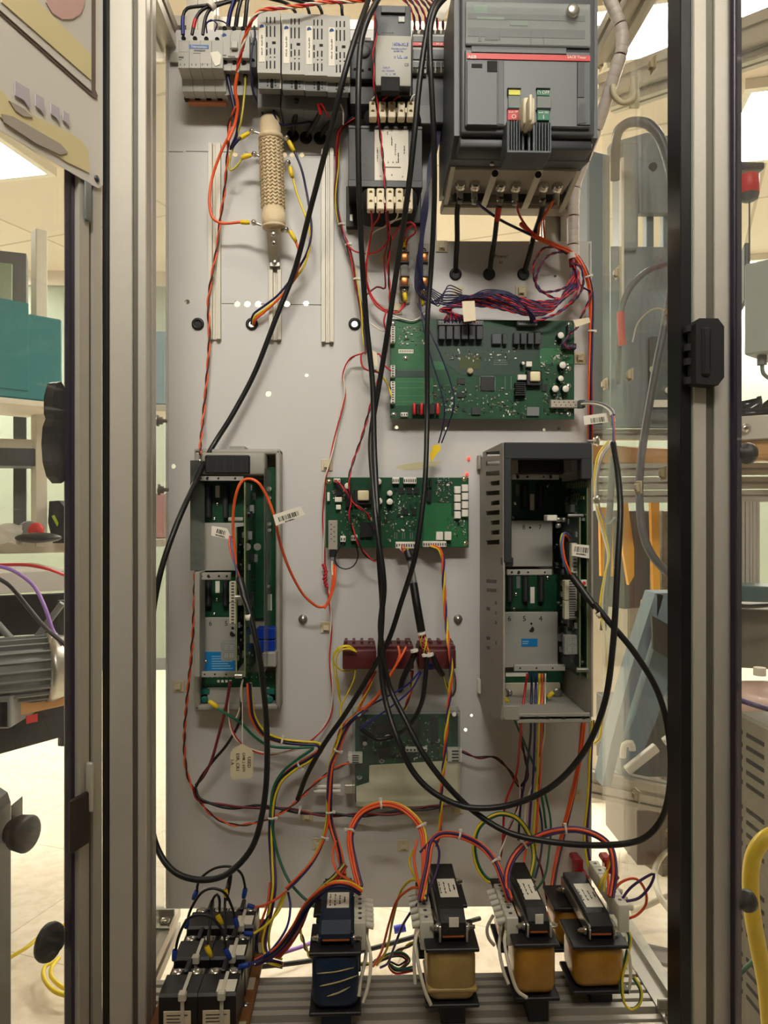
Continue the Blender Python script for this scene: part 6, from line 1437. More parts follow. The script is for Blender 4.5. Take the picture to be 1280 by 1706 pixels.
cwire('yellow crimped wire below the right coil pair', [(704, 510, 1.2), (703, 500, 1.195), (704, 490, 1.19)], 1.2, 'navy', (((705, 484), (704, 508), 1.195),))
# ---- blue wires right of the transformer
for k in range(7):
    dx = k*3.1; xx = 690+dx
    wire('thin dark blue wire hanging beside the black transformer, strand %s' % ('nearest it', 'just right of the nearest', 'third over', 'in the middle', 'right of middle', 'last but one', 'beside the big breaker')[k],
         [(742-k, 150+k*9, 1.19), (736-k, 210, 1.18), (722-k*1.5, 280, 1.17), (704+dx*.5, 345, 1.17), (700+dx*.3, 400, 1.175), (694+dx*.55, 440+k*4, 1.18), (692+dx*.9, 478, 1.185), (704+dx*1.4, 498+k*2, 1.19), (735+k*2, 506-k*5, 1.19), (770, 502-k*3, 1.185)], .95, 'navy', group='thin blue wires beside the transformer')
for k, pts in enumerate(([(696, 505, 1.19), (705, 525, 1.185), (720, 560, 1.17), (738, 600, 1.17), (752, 640, 1.17), (757, 672, 1.17), (748, 706, 1.18), (736, 738, 1.19)], [(700, 500, 1.19), (706, 545, 1.18), (718, 595, 1.175), (732, 640, 1.175), (741, 680, 1.175), (738, 710, 1.18), (731, 738, 1.19)])):
    wire('thin dark blue wire hanging across the big board, %s' % ('outer' if k == 0 else 'inner'), pts, 1.15, 'navy')
c = MB(); c.slab([W(x, y, 1.185) for x, y in ((722, 742), (733, 740), (735, 748), (727, 758), (719, 770), (716, 758))], (0, .002, 0)); solo('yellow_tape', c, M_yel, 'scrap of yellow tape at the end of the thin blue wires', 'tape')
for k in range(5):
    wire('dark blue wire arching over the harness to the right header, strand %s' % ('lowest', 'second lowest', 'middle', 'second highest', 'highest')[k], [(716, 479+k*3, 1.19), (740, 492+k*4, 1.185), (775, 498+k*1.5-6, 1.175), (805, 496-k*3, 1.165), (828, 489-k*1.5, 1.16), (852, 493-k, 1.16), (872, 508, 1.165), (883+k*2, 528, 1.18), (884+k*2, 538, 1.19)], 1.0, 'navy', group='blue wires arching to the right header')
# ---- red and purple harness from the spiral wrap
rnd = random.Random(21)
HC = [('red', 'navy'), ('maroon', 'purple'), ('red', 'purple'), ('maroon', 'navy')]
places = ['topmost', 'second', 'third', 'fourth', 'fifth', 'sixth', 'seventh', 'eighth', 'lowest']
for k in range(9):
    o1 = (k-4)*3.0
    twisted('red and blue twisted pair of the thick harness over the big board, %s strand' % places[k],
        [(955+o1*.3, 440, 1.19), (957-o1*.6, 462+o1*.5, 1.185), (948-o1, 488+o1*.6, 1.18), (925-o1*.5, 508+o1*.8, 1.18), (890, 514+o1, 1.18), (850, 505+o1*1.1, 1.18), (815, 500+o1*.9, 1.18), (785-k, 502+o1*.7, 1.18), (758-k*3, 512+o1*.4, 1.185), (742+k*6, 532, 1.19), (741+k*6.2, 538, 1.195)], 1.25, HC[k % 4], .028+.003*(k % 3), group='twisted pairs of the thick harness')
for k, pts in enumerate(([(950, 425, 1.19), (925, 412, 1.19), (905, 415, 1.19), (890, 440, 1.19), (892, 470, 1.19), (910, 490, 1.185), (935, 500, 1.18)], [(945, 418, 1.19), (915, 425, 1.19), (900, 445, 1.185), (893, 470, 1.185), (900, 485, 1.185), (925, 485, 1.18), (945, 478, 1.18)], [(957, 440, 1.18), (963, 458, 1.175), (962, 485, 1.17), (940, 515, 1.17), (915, 528, 1.175), (890, 536, 1.185)],
        [(952, 438, 1.18), (968, 445, 1.175), (972, 475, 1.175), (958, 500, 1.175), (930, 520, 1.175)], [(958, 450, 1.185), (970, 478, 1.18), (985, 486, 1.18), (980, 505, 1.18), (970, 525, 1.18), (962, 545, 1.185), (950, 556, 1.19)], [(948, 560, 1.185), (940, 572, 1.18), (945, 580, 1.18), (955, 578, 1.185)])):
    twisted('dark red twisted pair above the big board, %s' % ('outer left loop', 'inner left loop', 'low strand to the right header', 'right hand loop', 'strand reaching the corner connector', 'short hook at the corner connector')[k], pts, 1.2, HC[k % 4], .026)
P = smooth_path(pw([(1003, -25, 1.12), (1022, 12, 1.12), (1036, 50, 1.12), (1036, 85, 1.12), (1024, 125, 1.13), (1008, 175, 1.15), (992, 220, 1.17), (974, 265, 1.18), (958, 310, 1.19), (955, 360, 1.19), (955, 405, 1.19), (956, 444, 1.19)]), .0025)
T = thing('spiral_wrapped_bundle', 'thick wire bundle in white spiral wrap running down right of the big breaker', 'cable', P[0])
part('core', MB().tube(P, .0072, 10), wm('maroon'), T); mb = MB(); i = 2; rnd = random.Random(3)
while i < len(P)-6:
    n = 4+(i*7 % 3); s = P[i:i+n+1]; d = (s[-1]-s[0]).normalized(); tl = .006
    mb.tube(s, [.0094]+[.0098]*(len(s)-2)+[.0094], 14, True); i += n+(1 if (i//5) % 4 == 0 and True else 0)
part('spiral_wrap', mb, mat('white_spiral', (214, 204, 196), .45), T)
harness('vertical bundle of orange, red and blue wires down the right panel edge', [(868, 372, 1.20), (892, 394, 1.19), (925, 408, 1.19), (955, 422, 1.185), (975, 450, 1.18), (985, 490, 1.185), (985, 560, 1.19), (984, 640, 1.19), (984, 700, 1.20), (984, 745, 1.21), (984, 860, 1.215), (982, 1000, 1.215), (980, 1130, 1.215), (972, 1210, 1.20), (966, 1265, 1.195), (953, 1330, 1.19), (938, 1390, 1.18), (927, 1440, 1.16), (918, 1500, 1.13), (914, 1545, 1.11)], 1.9, ['orange', 'red', 'navy', 'orange'], .9, 2.5, ties=(.13, .2, .35))
for k, (pts, r, c, lb) in enumerate((([(767, 330, 1.15), (762, 350, 1.17), (762, 400, 1.2), (760, 430, 1.215), (759, 456, 1.232)], 4.2, 'sheath', 'left'), ([(836, 328, 1.15), (830, 350, 1.17), (824, 400, 1.2), (819, 430, 1.215), (816, 456, 1.232)], 4.2, 'sheath', 'middle, red sleeve at the top'), ([(905, 330, 1.15), (902, 355, 1.17), (890, 392, 1.2), (882, 425, 1.21), (873, 456, 1.232)], 4.4, 'sheath', 'right'))):
    T = cable('black supply cable under the big breaker into its grommet, '+lb, pts, r)
    if k == 1: part('sleeve', MB().tube(smooth_path([W(832, 345, 1.165), W(828, 368, 1.18)], .01), .0047, 12), wm('red'), T, 'red sleeve')
cwire('dark blue wire from the second breaker lug sweeping right to the edge bundle', [(791, 330, 1.15), (800, 342, 1.16), (830, 364, 1.18), (865, 382, 1.19), (895, 396, 1.19)], 2.2, 'navy')
cwire('red wire from the fourth breaker lug to the edge bundle', [(861, 335, 1.15), (864, 355, 1.17), (878, 378, 1.18), (894, 394, 1.19)], 1.9, 'red')
cwire('orange wire from the last breaker lug dropping to the edge bundle', [(922, 335, 1.15), (912, 352, 1.17), (900, 372, 1.18), (897, 392, 1.19)], 2.0, 'orange')
cwire('second orange wire below the last breaker lug', [(908, 350, 1.18), (906, 372, 1.19), (908, 398, 1.195)], 1.6, 'orange')
# over the top of the contactors
for k in range(6):
    x = 690+k*9.5
    twisted('dark red and blue pair dropping into the contactor row, %s' % ('leftmost', 'second', 'third', 'fourth', 'fifth', 'rightmost')[k], [(655+k*12, -10, 1.15), (676+k*9, 2, 1.15), (x-6, 14, 1.15), (x, 30, 1.155), (x+1, 50, 1.165)], 1.1, HC[k % 4], .03)
solo('paper_tag', MB().slab([W(x, y, 1.08) for x, y in ((728, 6), (742, -8), (752, 2), (738, 34), (726, 28))], (0, .0008, 0)), M_paper, 'pale paper tag on the cables at the top, left of the big breaker', 'tag')
# ---- yellow, orange and blue around the contact blocks
for k, (pts, r, c, lb) in enumerate((
    ([(592, 1084, 1.16), (582, 1076, 1.155), (566, 1078, 1.155), (556, 1090, 1.16), (557, 1106, 1.17), (572, 1118, 1.18), (594, 1116, 1.18)], 1.3, 'yellow', 'outer yellow wire loop around the left contact block'),
    ([(594, 1086, 1.158), (580, 1081, 1.152), (567, 1084, 1.153), (561, 1096, 1.158), (561, 1120, 1.165), (565, 1150, 1.18), (568, 1178, 1.19), (570, 1215, 1.19), (572, 1230, 1.19)], 1.3, 'yellow', 'yellow wire from the left contact block running down'),
    ([(592, 1116, 1.17), (590, 1132, 1.175), (578, 1158, 1.185), (568, 1180, 1.19), (569, 1222, 1.19)], 1.3, 'yellow', 'yellow wire converging below the left contact block'),
    ([(590, 1083, 1.158), (575, 1077, 1.152), (562, 1084, 1.152), (555, 1100, 1.158), (558, 1125, 1.165), (566, 1165, 1.185)], 1.2, 'yellow', 'inner yellow loop at the left contact block'),
    ([(663, 1076, 1.155), (666, 1090, 1.15), (660, 1108, 1.15), (640, 1145, 1.155), (622, 1170, 1.165), (608, 1180, 1.17)], 2.0, 'orange', 'left orange wire falling from the middle contact block'),
    ([(677, 1078, 1.155), (668, 1095, 1.148), (650, 1125, 1.148), (630, 1158, 1.155), (606, 1182, 1.165)], 2.0, 'orange', 'right orange wire falling from the middle contact block'),
    ([(700, 1118, 1.16), (680, 1140, 1.16), (650, 1158, 1.165), (620, 1174, 1.17), (590, 1195, 1.18), (570, 1215, 1.185)], 1.4, 'blue', 'upper blue wire slanting down left from the right contact block'),
    ([(702, 1120, 1.158), (686, 1148, 1.158), (655, 1175, 1.16), (620, 1200, 1.165), (600, 1215, 1.17)], 1.4, 'blue', 'lower blue wire slanting down left from the right contact block'))):
    wire(lb, pts, r, c)
solo('blue_connector', MB().pb(708, 1106, 722, 1116, 1.15, 1.165, .001), mat('blue_conn', (20, 44, 110), .4), 'small blue connector under the right contact block', 'connector')
harness('orange, yellow and red wires falling left behind the crossing black cables', [(625, 1117, 1.19), (616, 1140, 1.19), (605, 1165, 1.19), (593, 1190, 1.19), (572, 1210, 1.195), (560, 1240, 1.2), (550, 1280, 1.2), (548, 1320, 1.2)], 1.3, ['orange', 'yellow', 'red'], .08, 2.0)
twisted('red, yellow and brown twisted wires falling from the middle contact block', [(687, 1117, 1.17), (686, 1145, 1.175), (680, 1165, 1.18), (675, 1182, 1.19)], 1.3, ['red', 'yellow', 'brown'], .05)
twisted('long orange, yellow and blue braid from the middle board down to the transformers',
    [(716, 910, 1.19), (731, 914, 1.19), (738, 930, 1.19), (739, 960, 1.19), (741, 1000, 1.19), (744, 1040, 1.185), (748, 1075, 1.155), (752, 1110, 1.15), (750, 1150, 1.155), (746, 1190, 1.15), (743, 1230, 1.15), (740, 1270, 1.155), (736, 1310, 1.165), (735, 1350, 1.175), (733, 1385, 1.17), (728, 1410, 1.15)], 1.6, ['orange', 'yellow', 'purple'], .075)
harness('loose yellow and brown wires hooking at the right of the contact blocks', [(751, 1100, 1.16), (757, 1130, 1.165), (758, 1150, 1.17), (752, 1160, 1.17), (746, 1148, 1.165), (738, 1128, 1.16)], 1.1, ['olive', 'brown', 'grey'], .1, 1.7)
harness('orange, purple and yellow column of wires passing down left of the covered board', [(612, 1180, 1.19), (585, 1200, 1.19), (572, 1222, 1.19), (562, 1250, 1.19), (552, 1275, 1.19), (549, 1320, 1.19), (550, 1365, 1.185), (560, 1400, 1.17), (568, 1430, 1.14), (573, 1460, 1.10)], 1.9, ['purple', 'yellow', 'orange', 'navy', 'orange'], .5, 3.2, ties=(.3, .62))
harness('purple and yellow wires swinging left toward the relay bank', [(547, 1330, 1.19), (546, 1365, 1.185), (538, 1400, 1.175), (520, 1435, 1.16), (495, 1465, 1.13), (478, 1482, 1.11)], 1.7, ['olive', 'purple', 'orange'], .4, 2.2, ties=(.4,))
# ---- left drive feeds
harness('coloured supply wires leaving the left drive and folding back down to the rails',
    [(415, 1138, 1.16), (417, 1165, 1.16), (422, 1195, 1.17), (440, 1222, 1.18), (470, 1234, 1.185), (505, 1238, 1.185), (530, 1240, 1.185), (534, 1250, 1.185), (515, 1265, 1.185), (490, 1280, 1.19), (468, 1300, 1.19), (456, 1330, 1.19), (452, 1380, 1.185), (454, 1430, 1.17), (456, 1480, 1.14), (448, 1530, 1.13), (440, 1570, 1.12), (448, 1600, 1.10), (470, 1608, 1.085)], 2.0, ['orange', 'purple', 'yellow', 'navy'], 1.1, 3.2, ties=(.22, .42, .6))
cwire('green wire from the ground lug of the left drive folding back down', [(362, 1180, 1.165), (382, 1192, 1.165), (402, 1205, 1.17), (425, 1228, 1.18), (450, 1243, 1.185), (490, 1246, 1.18), (522, 1246, 1.18), (500, 1262, 1.18), (472, 1285, 1.185), (455, 1315, 1.185), (452, 1360, 1.185), (462, 1420, 1.17), (480, 1465, 1.15), (502, 1492, 1.13), (530, 1515, 1.12), (545, 1530, 1.11)], 2.2, 'green', (((348, 1168), (364, 1179), 1.17),))
twisted('thick red and black pair from the left drive along the panel to the covered board', [(324, 1312, 1.205), (330, 1330, 1.20), (350, 1338, 1.20), (390, 1345, 1.20), (430, 1344, 1.2), (475, 1348, 1.2), (515, 1355, 1.2), (570, 1358, 1.2), (640, 1356, 1.19), (700, 1348, 1.19), (755, 1340, 1.19)], 2.1, ['maroon', 'black'], .11, ties=(.43,))
cable('black lead from the left drive down to the thick pair', [(403, 1135, 1.16), (402, 1170, 1.16), (400, 1200, 1.17), (380, 1238, 1.18), (355, 1268, 1.19), (335, 1295, 1.195), (326, 1312, 1.2)], 2.3)
wire('dark red lead from the left drive down to the thick pair', [(384, 1135, 1.16), (376, 1180, 1.165), (363, 1230, 1.18), (352, 1268, 1.185), (338, 1295, 1.195), (326, 1308, 1.2)], 2.3, 'maroon')
wire('white wire hanging inside the foot of the left drive', [(405, 1132, 1.15), (401, 1150, 1.15), (402, 1172, 1.16), (394, 1196, 1.165)], 1.3, 'white')
# ---- right drive feeds
for k, (x, c, x2) in enumerate(((879, 'red', 850), (886, 'navy', 876), (893, 'blue', 893), (899, 'yellow', 900), (904, 'orange', 905), (909, 'white', 885))):
    wire(c+' supply wire leaving the bottom of the right drive', [(x, 1122, 1.12), (x-(4 if k == 0 else 0), 1150, 1.115), (x-(9 if k == 0 else 1), 1190, 1.10), (x-(12 if k == 0 else 2), 1230, 1.13), ((x+x2)/2-4, 1290, 1.17), (x2-8, 1340, 1.18), (x2-12, 1400, 1.17)], 1.9 if c != 'white' else 1.3, c)
cwire('green wire from the left ground lug of the right drive', [(846, 1168, 1.12), (853, 1180, 1.12), (858, 1200, 1.13), (875, 1240, 1.16), (895, 1290, 1.18), (905, 1340, 1.185), (910, 1380, 1.18)], 1.9, 'green', (((836, 1160), (848, 1170), 1.12),))
cwire('dark wire from the right ground lug of the right drive', [(912, 1160, 1.12), (908, 1180, 1.11), (905, 1215, 1.13), (900, 1260, 1.17)], 1.7, 'green', (((922, 1153), (912, 1163), 1.12),))
harness('yellow and green wires coiled in a ring above the middle right transformer', [(845, 1475, 1.12), (812, 1465, 1.14), (795, 1440, 1.15), (790, 1405, 1.16), (800, 1375, 1.165), (830, 1356, 1.17), (860, 1362, 1.165), (882, 1390, 1.16), (890, 1425, 1.15), (885, 1460, 1.13), (875, 1490, 1.11)], 2.0, ['yellow', 'green', 'green'], 1.0, 2.4)
for k, (c, pts, lb) in enumerate((('navy', [(893, 1320, 1.18), (903, 1370, 1.18), (902, 1420, 1.16), (890, 1470, 1.13), (884, 1500, 1.1)], 'dark blue wire running down between the right transformers'), ('green', [(908, 1320, 1.18), (918, 1370, 1.18), (915, 1420, 1.16), (908, 1460, 1.14), (888, 1490, 1.11)], 'green wire running down between the right transformers'),
        ('yellow', [(897, 1330, 1.185), (896, 1380, 1.185), (893, 1420, 1.17), (884, 1455, 1.14)], 'yellow wire running down between the right transformers'), ('orange', [(884, 1330, 1.185), (880, 1390, 1.18), (874, 1430, 1.15), (870, 1465, 1.12)], 'orange wire running down between the right transformers'), ('maroon', [(893, 1425, 1.16), (903, 1450, 1.15), (908, 1480, 1.14), (915, 1520, 1.12)], 'dark red wire behind the middle right transformer'))):
    wire(lb, pts, 1.7, c)
twisted('red and white twisted pair hanging between black loops above the middle right transformer', [(860, 1290, 1.18), (868, 1320, 1.18), (862, 1350, 1.18), (850, 1375, 1.175), (840, 1400, 1.17), (833, 1430, 1.15), (830, 1450, 1.13)], 1.3, ['maroon', 'white'], .05)
twisted('red and black pair leaving the right connector of the covered board', [(770, 1252, 1.2), (795, 1262, 1.2), (825, 1262, 1.2), (850, 1285, 1.19), (865, 1310, 1.185), (880, 1290, 1.18), (870, 1240, 1.17), (866, 1200, 1.14)], 1.3, ['maroon', 'black'], .06)
harness('purple and yellow wires running down outside the right panel edge', [(988, 1200, 1.16), (984, 1260, 1.16), (982, 1320, 1.16), (976, 1390, 1.155), (980, 1430, 1.15), (988, 1460, 1.14)], 2.0, ['yellow', 'purple'], 1.6, 2.1)
# ---- arched bundles between transformers
harness('tall arch of orange, purple and yellow wires over the blue transformer to its neighbour',
    [(600, 1478, 1.01), (590, 1440, 1.03), (583, 1400, 1.06), (588, 1375, 1.08), (605, 1352, 1.09), (635, 1340, 1.09), (665, 1344, 1.09), (690, 1362, 1.08), (704, 1385, 1.07), (708, 1420, 1.05), (708, 1470, 1.02), (706, 1500, 1.0)], 2.1, ['navy', 'yellow', 'orange', 'orange', 'purple'], .9, 3.3, ties=(.27, .47, .68))
harness('arch of purple and orange wires from the pale coil transformer to the middle right one', [(700, 1500, 1.0), (712, 1440, 1.03), (718, 1405, 1.05), (735, 1390, 1.06), (765, 1392, 1.06), (800, 1408, 1.06), (825, 1435, 1.04), (840, 1470, 1.02), (850, 1500, .99)], 2.1, ['purple', 'orange', 'purple', 'orange'], 1.3, 2.9, ties=(.52, .78))
harness('arch of yellow, purple and orange wires into the rightmost transformer', [(848, 1498, 1.0), (845, 1460, 1.02), (858, 1425, 1.04), (885, 1400, 1.05), (920, 1386, 1.06), (960, 1382, 1.06), (995, 1392, 1.05), (1017, 1412, 1.04), (1024, 1450, 1.02), (1019, 1495, 1.0)], 2.1, ['yellow', 'purple', 'orange', 'purple'], 1.3, 2.9, ties=(.3, .53, .77))
for k, (c, x0) in enumerate((('yellow', 998), ('yellow', 1004), ('orange', 1010))):
    wire(c+' wire dropping into the right terminal strip, '+('first', 'second', 'third')[k], [(1019, 1418, 1.04), (1014-k, 1445, 1.04), (x0+4, 1468, 1.03), (x0+2*k, 1482+k*5, 1.03-.01*k)], 1.9, c)
wire('purple wire looping out right of the rightmost terminal strip', [(1030, 1508, 1.0), (1050, 1480, 1.0), (1075, 1462, 1.0), (1090, 1456, 1.0), (1084, 1475, 1.0), (1065, 1496, 1.0), (1040, 1502, 1.0)], 1.9, 'purple')
wire('red orange wire looping out right of the rightmost terminal strip', [(1018, 1492, 1.01), (1035, 1470, 1.01), (1060, 1464, 1.01), (1076, 1485, 1.01), (1076, 1508, 1.01), (1062, 1524, 1.01), (1048, 1530, 1.01)], 1.9, 'orange')
harness('fan of yellow, orange and navy wires from blue transformer down to relay bank', [(602, 1486, 1.0), (580, 1474, 1.0), (555, 1474, 1.0), (530, 1490, 1.01), (510, 1512, 1.02), (492, 1545, 1.03), (470, 1575, 1.04), (450, 1592, 1.04), (425, 1604, 1.04)], 2.0, ['navy', 'orange', 'yellow', 'purple'], .9, 3.6)
harness('second fan of red, olive and navy wires behind the first, left of the blue transformer', [(575, 1440, 1.08), (560, 1460, 1.07), (540, 1478, 1.07), (515, 1505, 1.07), (500, 1540, 1.07), (482, 1570, 1.07), (462, 1594, 1.07)], 1.9, ['red', 'olive', 'navy', 'orange'], .7, 3.4)
for k, (c, pts, cr, lb) in enumerate((
    ('orange', [(478, 1484, 1.11), (460, 1498, 1.11), (440, 1508, 1.11), (424, 1512, 1.11)], (((424, 1512), (412, 1508), 1.11, 'blue'),), 'orange wire ending in a blue crimp at the back relay'),
    ('yellow', [(476, 1488, 1.12), (466, 1515, 1.11), (445, 1540, 1.08), (422, 1556, 1.06)], (((422, 1556), (406, 1555), 1.055, 'blue'),), 'yellow wire ending in a blue crimp at the middle relay'),
    ('blue', [(480, 1486, 1.12), (484, 1510, 1.11), (478, 1545, 1.08), (455, 1580, 1.05), (430, 1600, 1.02), (415, 1607, 1.0)], (((415, 1607), (398, 1611), .99, 'blue'),), 'blue wire ending in a blue crimp at the front relay'),
    ('olive', [(472, 1492, 1.12), (455, 1530, 1.12), (448, 1560, 1.11), (452, 1590, 1.1), (470, 1598, 1.09)], (), 'olive wire curving down behind the relay bank'),
    ('navy', [(457, 1470, 1.15), (450, 1520, 1.13), (432, 1550, 1.12), (428, 1580, 1.11), (436, 1600, 1.1), (460, 1602, 1.09)], (), 'dark blue wire falling right of the relay bank'),
    ('orange', [(450, 1470, 1.155), (446, 1505, 1.14), (436, 1535, 1.13), (430, 1560, 1.12)], (), 'orange wire falling right of the relay bank'))):
    cwire(lb, pts, 1.8, c, cr)
for k, (pts, cr, lb) in enumerate((
    ([(328, 1488, 1.10), (330, 1472, 1.10), (340, 1458, 1.10), (360, 1446, 1.10), (385, 1444, 1.10), (402, 1455, 1.10), (408, 1475, 1.10), (409, 1486, 1.10)], (((328, 1484), (322, 1498), 1.1, 'blue'), ((409, 1480), (406, 1496), 1.1, 'blue')), 'black jumper arching over the back relays, between blue crimps'),
    ([(311, 1540, 1.04), (318, 1515, 1.04), (335, 1488, 1.04), (355, 1480, 1.04), (375, 1488, 1.04), (386, 1510, 1.04), (393, 1532, 1.04)], (((312, 1532), (310, 1546), 1.04, 'blue'), ((391, 1528), (396, 1545), 1.04, 'blue')), 'black jumper arching over the middle relays, between blue crimps'),
    ([(292, 1586, .985), (298, 1560, .985), (312, 1532, .985), (332, 1524, .985), (352, 1528, .985), (370, 1550, .985), (377, 1582, .985)], (((292, 1582), (290, 1600), .985, 'blue'), ((375, 1580), (384, 1598), .985, 'blue')), 'black jumper arching over the front relays, between blue crimps'),
    ([(365, 1532, 1.04), (366, 1500, 1.05), (362, 1490, 1.05), (354, 1500, 1.05), (350, 1545, 1.03), (346, 1575, 1.0)], (((362, 1524), (370, 1540), 1.04),), 'short black jumper folded over the middle of the relay bank'),
    ([(376, 1560, 1.03), (375, 1500, 1.08), (380, 1470, 1.10), (385, 1455, 1.10), (384, 1470, 1.10), (378, 1500, 1.1)], (((375, 1482), (377, 1494), 1.08),), 'tall folded black lead rising from the relay bank'),
    ([(346, 1572, 1.0), (348, 1550, 1.01)], (((344, 1576), (352, 1594), .985),), 'black lead with a yellow crimp at the front relays'))):
    cwire(lb, pts, 1.9, 'sheath', cr)
# ---- leads below the terminal strips and behind
for k, (pts, lb) in enumerate((([(600, 1546, .985), (612, 1565, .97), (618, 1600, .95), (614, 1640, .94), (605, 1670, .935)], 'white lead of the blue transformer, outer'), ([(612, 1546, 1.0), (610, 1590, .98), (602, 1630, .96), (598, 1660, .95)], 'white lead of the blue transformer, inner'),
        ([(700, 1545, .985), (692, 1570, .96), (698, 1610, .945), (708, 1650, .935), (718, 1674, .935)], 'white lead of the pale coil transformer, front'), ([(694, 1545, 1.0), (690, 1590, .98), (692, 1640, .96)], 'white lead of the pale coil transformer, rear'),
        ([(846, 1540, .985), (841, 1570, .96), (850, 1615, .94), (862, 1650, .935), (878, 1662, .935)], 'white lead of the middle right transformer, front'), ([(836, 1540, 1.0), (832, 1580, .98), (840, 1620, .96), (848, 1640, .95)], 'white lead of the middle right transformer, middle'), ([(822, 1525, 1.03), (812, 1545, 1.03), (814, 1562, 1.03), (824, 1575, 1.03)], 'white lead of the middle right transformer, rear'),
        ([(1040, 1560, 1.0), (1050, 1600, .99), (1050, 1640, .985), (1046, 1655, .985)], 'white lead of the rightmost transformer'))):
    wire(lb, pts, 2.3, 'white')
harness('green and yellow wires looping beside the rightmost transformer', [(1040, 1540, 1.01), (1050, 1562, 1.0), (1044, 1595, .99), (1036, 1630, .98), (1040, 1670, .97), (1052, 1682, .965), (1066, 1672, .965), (1068, 1650, .97), (1056, 1628, .98)], 1.5, ['green', 'yellow'], .25)
for k, (c, pts, lb) in enumerate((('yellow', [(702, 1468, 1.02), (685, 1466, 1.04), (668, 1485, 1.06), (655, 1530, 1.08), (645, 1580, 1.10), (628, 1608, 1.11)], 'yellow wire from the pale coil transformer dropping behind the rails'), ('orange', [(702, 1480, 1.02), (685, 1480, 1.04), (662, 1500, 1.06), (648, 1540, 1.08), (636, 1585, 1.10), (622, 1610, 1.11)], 'orange wire from the pale coil transformer dropping behind the rails'),
        ('blue', [(710, 1492, 1.0), (692, 1510, 1.03), (672, 1540, 1.06), (658, 1575, 1.08), (646, 1605, 1.10), (634, 1612, 1.11)], 'dark blue wire from the pale coil transformer dropping behind the rails'), ('purple', [(700, 1420, 1.05), (722, 1400, 1.05), (732, 1418, 1.05), (728, 1450, 1.04), (716, 1480, 1.02), (709, 1500, 1.0)], 'purple wire curling above the pale coil transformer'),
        ('orange', [(695, 1400, 1.07), (690, 1430, 1.05), (697, 1470, 1.02), (702, 1485, 1.01)], 'orange wire curling into the terminal strip of the pale coil transformer'), ('yellow', [(690, 1415, 1.1), (682, 1435, 1.1), (688, 1455, 1.08), (698, 1470, 1.04)], 'thin yellow wire left of the pale coil transformer'),
        ('orange', [(560, 1400, 1.1), (554, 1425, 1.09), (562, 1452, 1.07), (585, 1468, 1.03), (600, 1476, 1.01)], 'orange wire curling into the terminal strip of the blue transformer'))):
    wire(lb, pts, 1.8, c)
twisted('brown and red twisted pair crossing the gap below the panel', [(498, 1545, 1.15), (506, 1570, 1.16), (515, 1590, 1.17), (530, 1605, 1.18), (620, 1605, 1.18), (650, 1592, 1.18), (690, 1570, 1.18), (706, 1560, 1.18)], 1.7, ['brown', 'olive'], .04)
harness('green and dark wires coiled behind the slotted rails', [(625, 1604, 1.12), (650, 1592, 1.13), (670, 1590, 1.13), (680, 1600, 1.13), (665, 1612, 1.12), (650, 1606, 1.12), (660, 1618, 1.1), (690, 1614, 1.1)], 1.6, ['green', 'black', 'red'], .3, 3)
# ================================================================== the room behind, left
def obox(mb, A, B, y0, y1, depth, bev=.003, yref=None):
    """upright box: front runs from A=(px,Y) to B=(px,Y); pixel rows y0 (top), y1 (bottom) are read at A"""
    a = W(A[0], y0, A[1]); b0 = W(B[0], y0, B[1]); z1 = a.z; z0 = W(A[0], y1, A[1]).z
    d = Vector((b0.x-a.x, b0.y-a.y, 0)); L = d.length; d.normalize(); n = Vector((-d.y, d.x, 0))
    M = Matrix((d, n, Vector((0, 0, 1)))).transposed().to_4x4(); M.translation = Vector((a.x, a.y, 0))
    return mb.box((0, 0, z0), (L, depth, z1), bev, M)
def ob(nm, A, B, y0, y1, depth, m, label, cat, group=None, bev=.003): return solo(nm, obox(MB(), A, B, y0, y1, depth, bev), m, label, cat, group)
def obp(T, nm, A, B, y0, y1, depth, m, label=None, bev=.002): return part(nm, obox(MB(), A, B, y0, y1, depth, bev), m, T, label)
M_teal = mat('teal_cabinet', (44, 122, 124), .45, var=(3, .3, (36, 106, 110))); M_bg_grey = mat('machine_grey', (124, 134, 138), .45, var=(5, .3, (112, 122, 128)))
M_whi = mat('white_shelf_paint', (214, 208, 190), .5); M_wood = mat('pine_wood', (190, 142, 88), .6, var=(12, .5, (164, 118, 70))); M_dkg = mat('dark_machine', (62, 64, 66), .5)

T = thing('wall_cabinet', 'teal overhead cabinet seen through the left door pane', 'cabinet', W(20, 650, 2.8))
obp(T, 'body', (-200, 2.5), (104, 2.90), 478, 641, .35, M_teal, None, .006); obp(T, 'door', (-60, 2.665), (48, 2.81), 485, 640, .012, M_teal); obp(T, 'lower_lip', (-200, 2.49), (104, 2.89), 641, 652, .37, M_whi)
T = thing('storage_rack', 'white shelving rack behind the left door pane', 'rack', W(40, 1000, 3.1))
for (y0, y1) in ((724, 741), (906, 926)): obp(T, 'shelf', (-180, 2.9), (78 if y0 < 800 else 112, 3.1), y0, y1, .4, M_whi)
obp(T, 'post', (60, 3.05), (79, 3.08), 380, 910, .06, M_whi); obp(T, 'post', (-60, 3.05), (-40, 3.08), 380, 910, .06, M_whi)
obp(T, 'upright', (22, 3.3), (44, 3.32), 655, 905, .05, M_dkg)
T = thing('grey_machine', 'grey arched machine frame above the teal cabinet', 'machine', W(10, 470, 3.4))
obp(T, 'frame', (-80, 3.4), (44, 3.5), 408, 500, .1, mat('grey_frame', (96, 96, 96), .5)); obp(T, 'window', (-60, 3.39), (20, 3.44), 432, 500, .02, mat('pale_green_glass', (140, 156, 134), .3))
ob('equipment_box', (-60, 3.0), (58, 3.05), 745, 775, .2, M_dkg, 'dark equipment lying on the middle shelf, left', 'equipment')
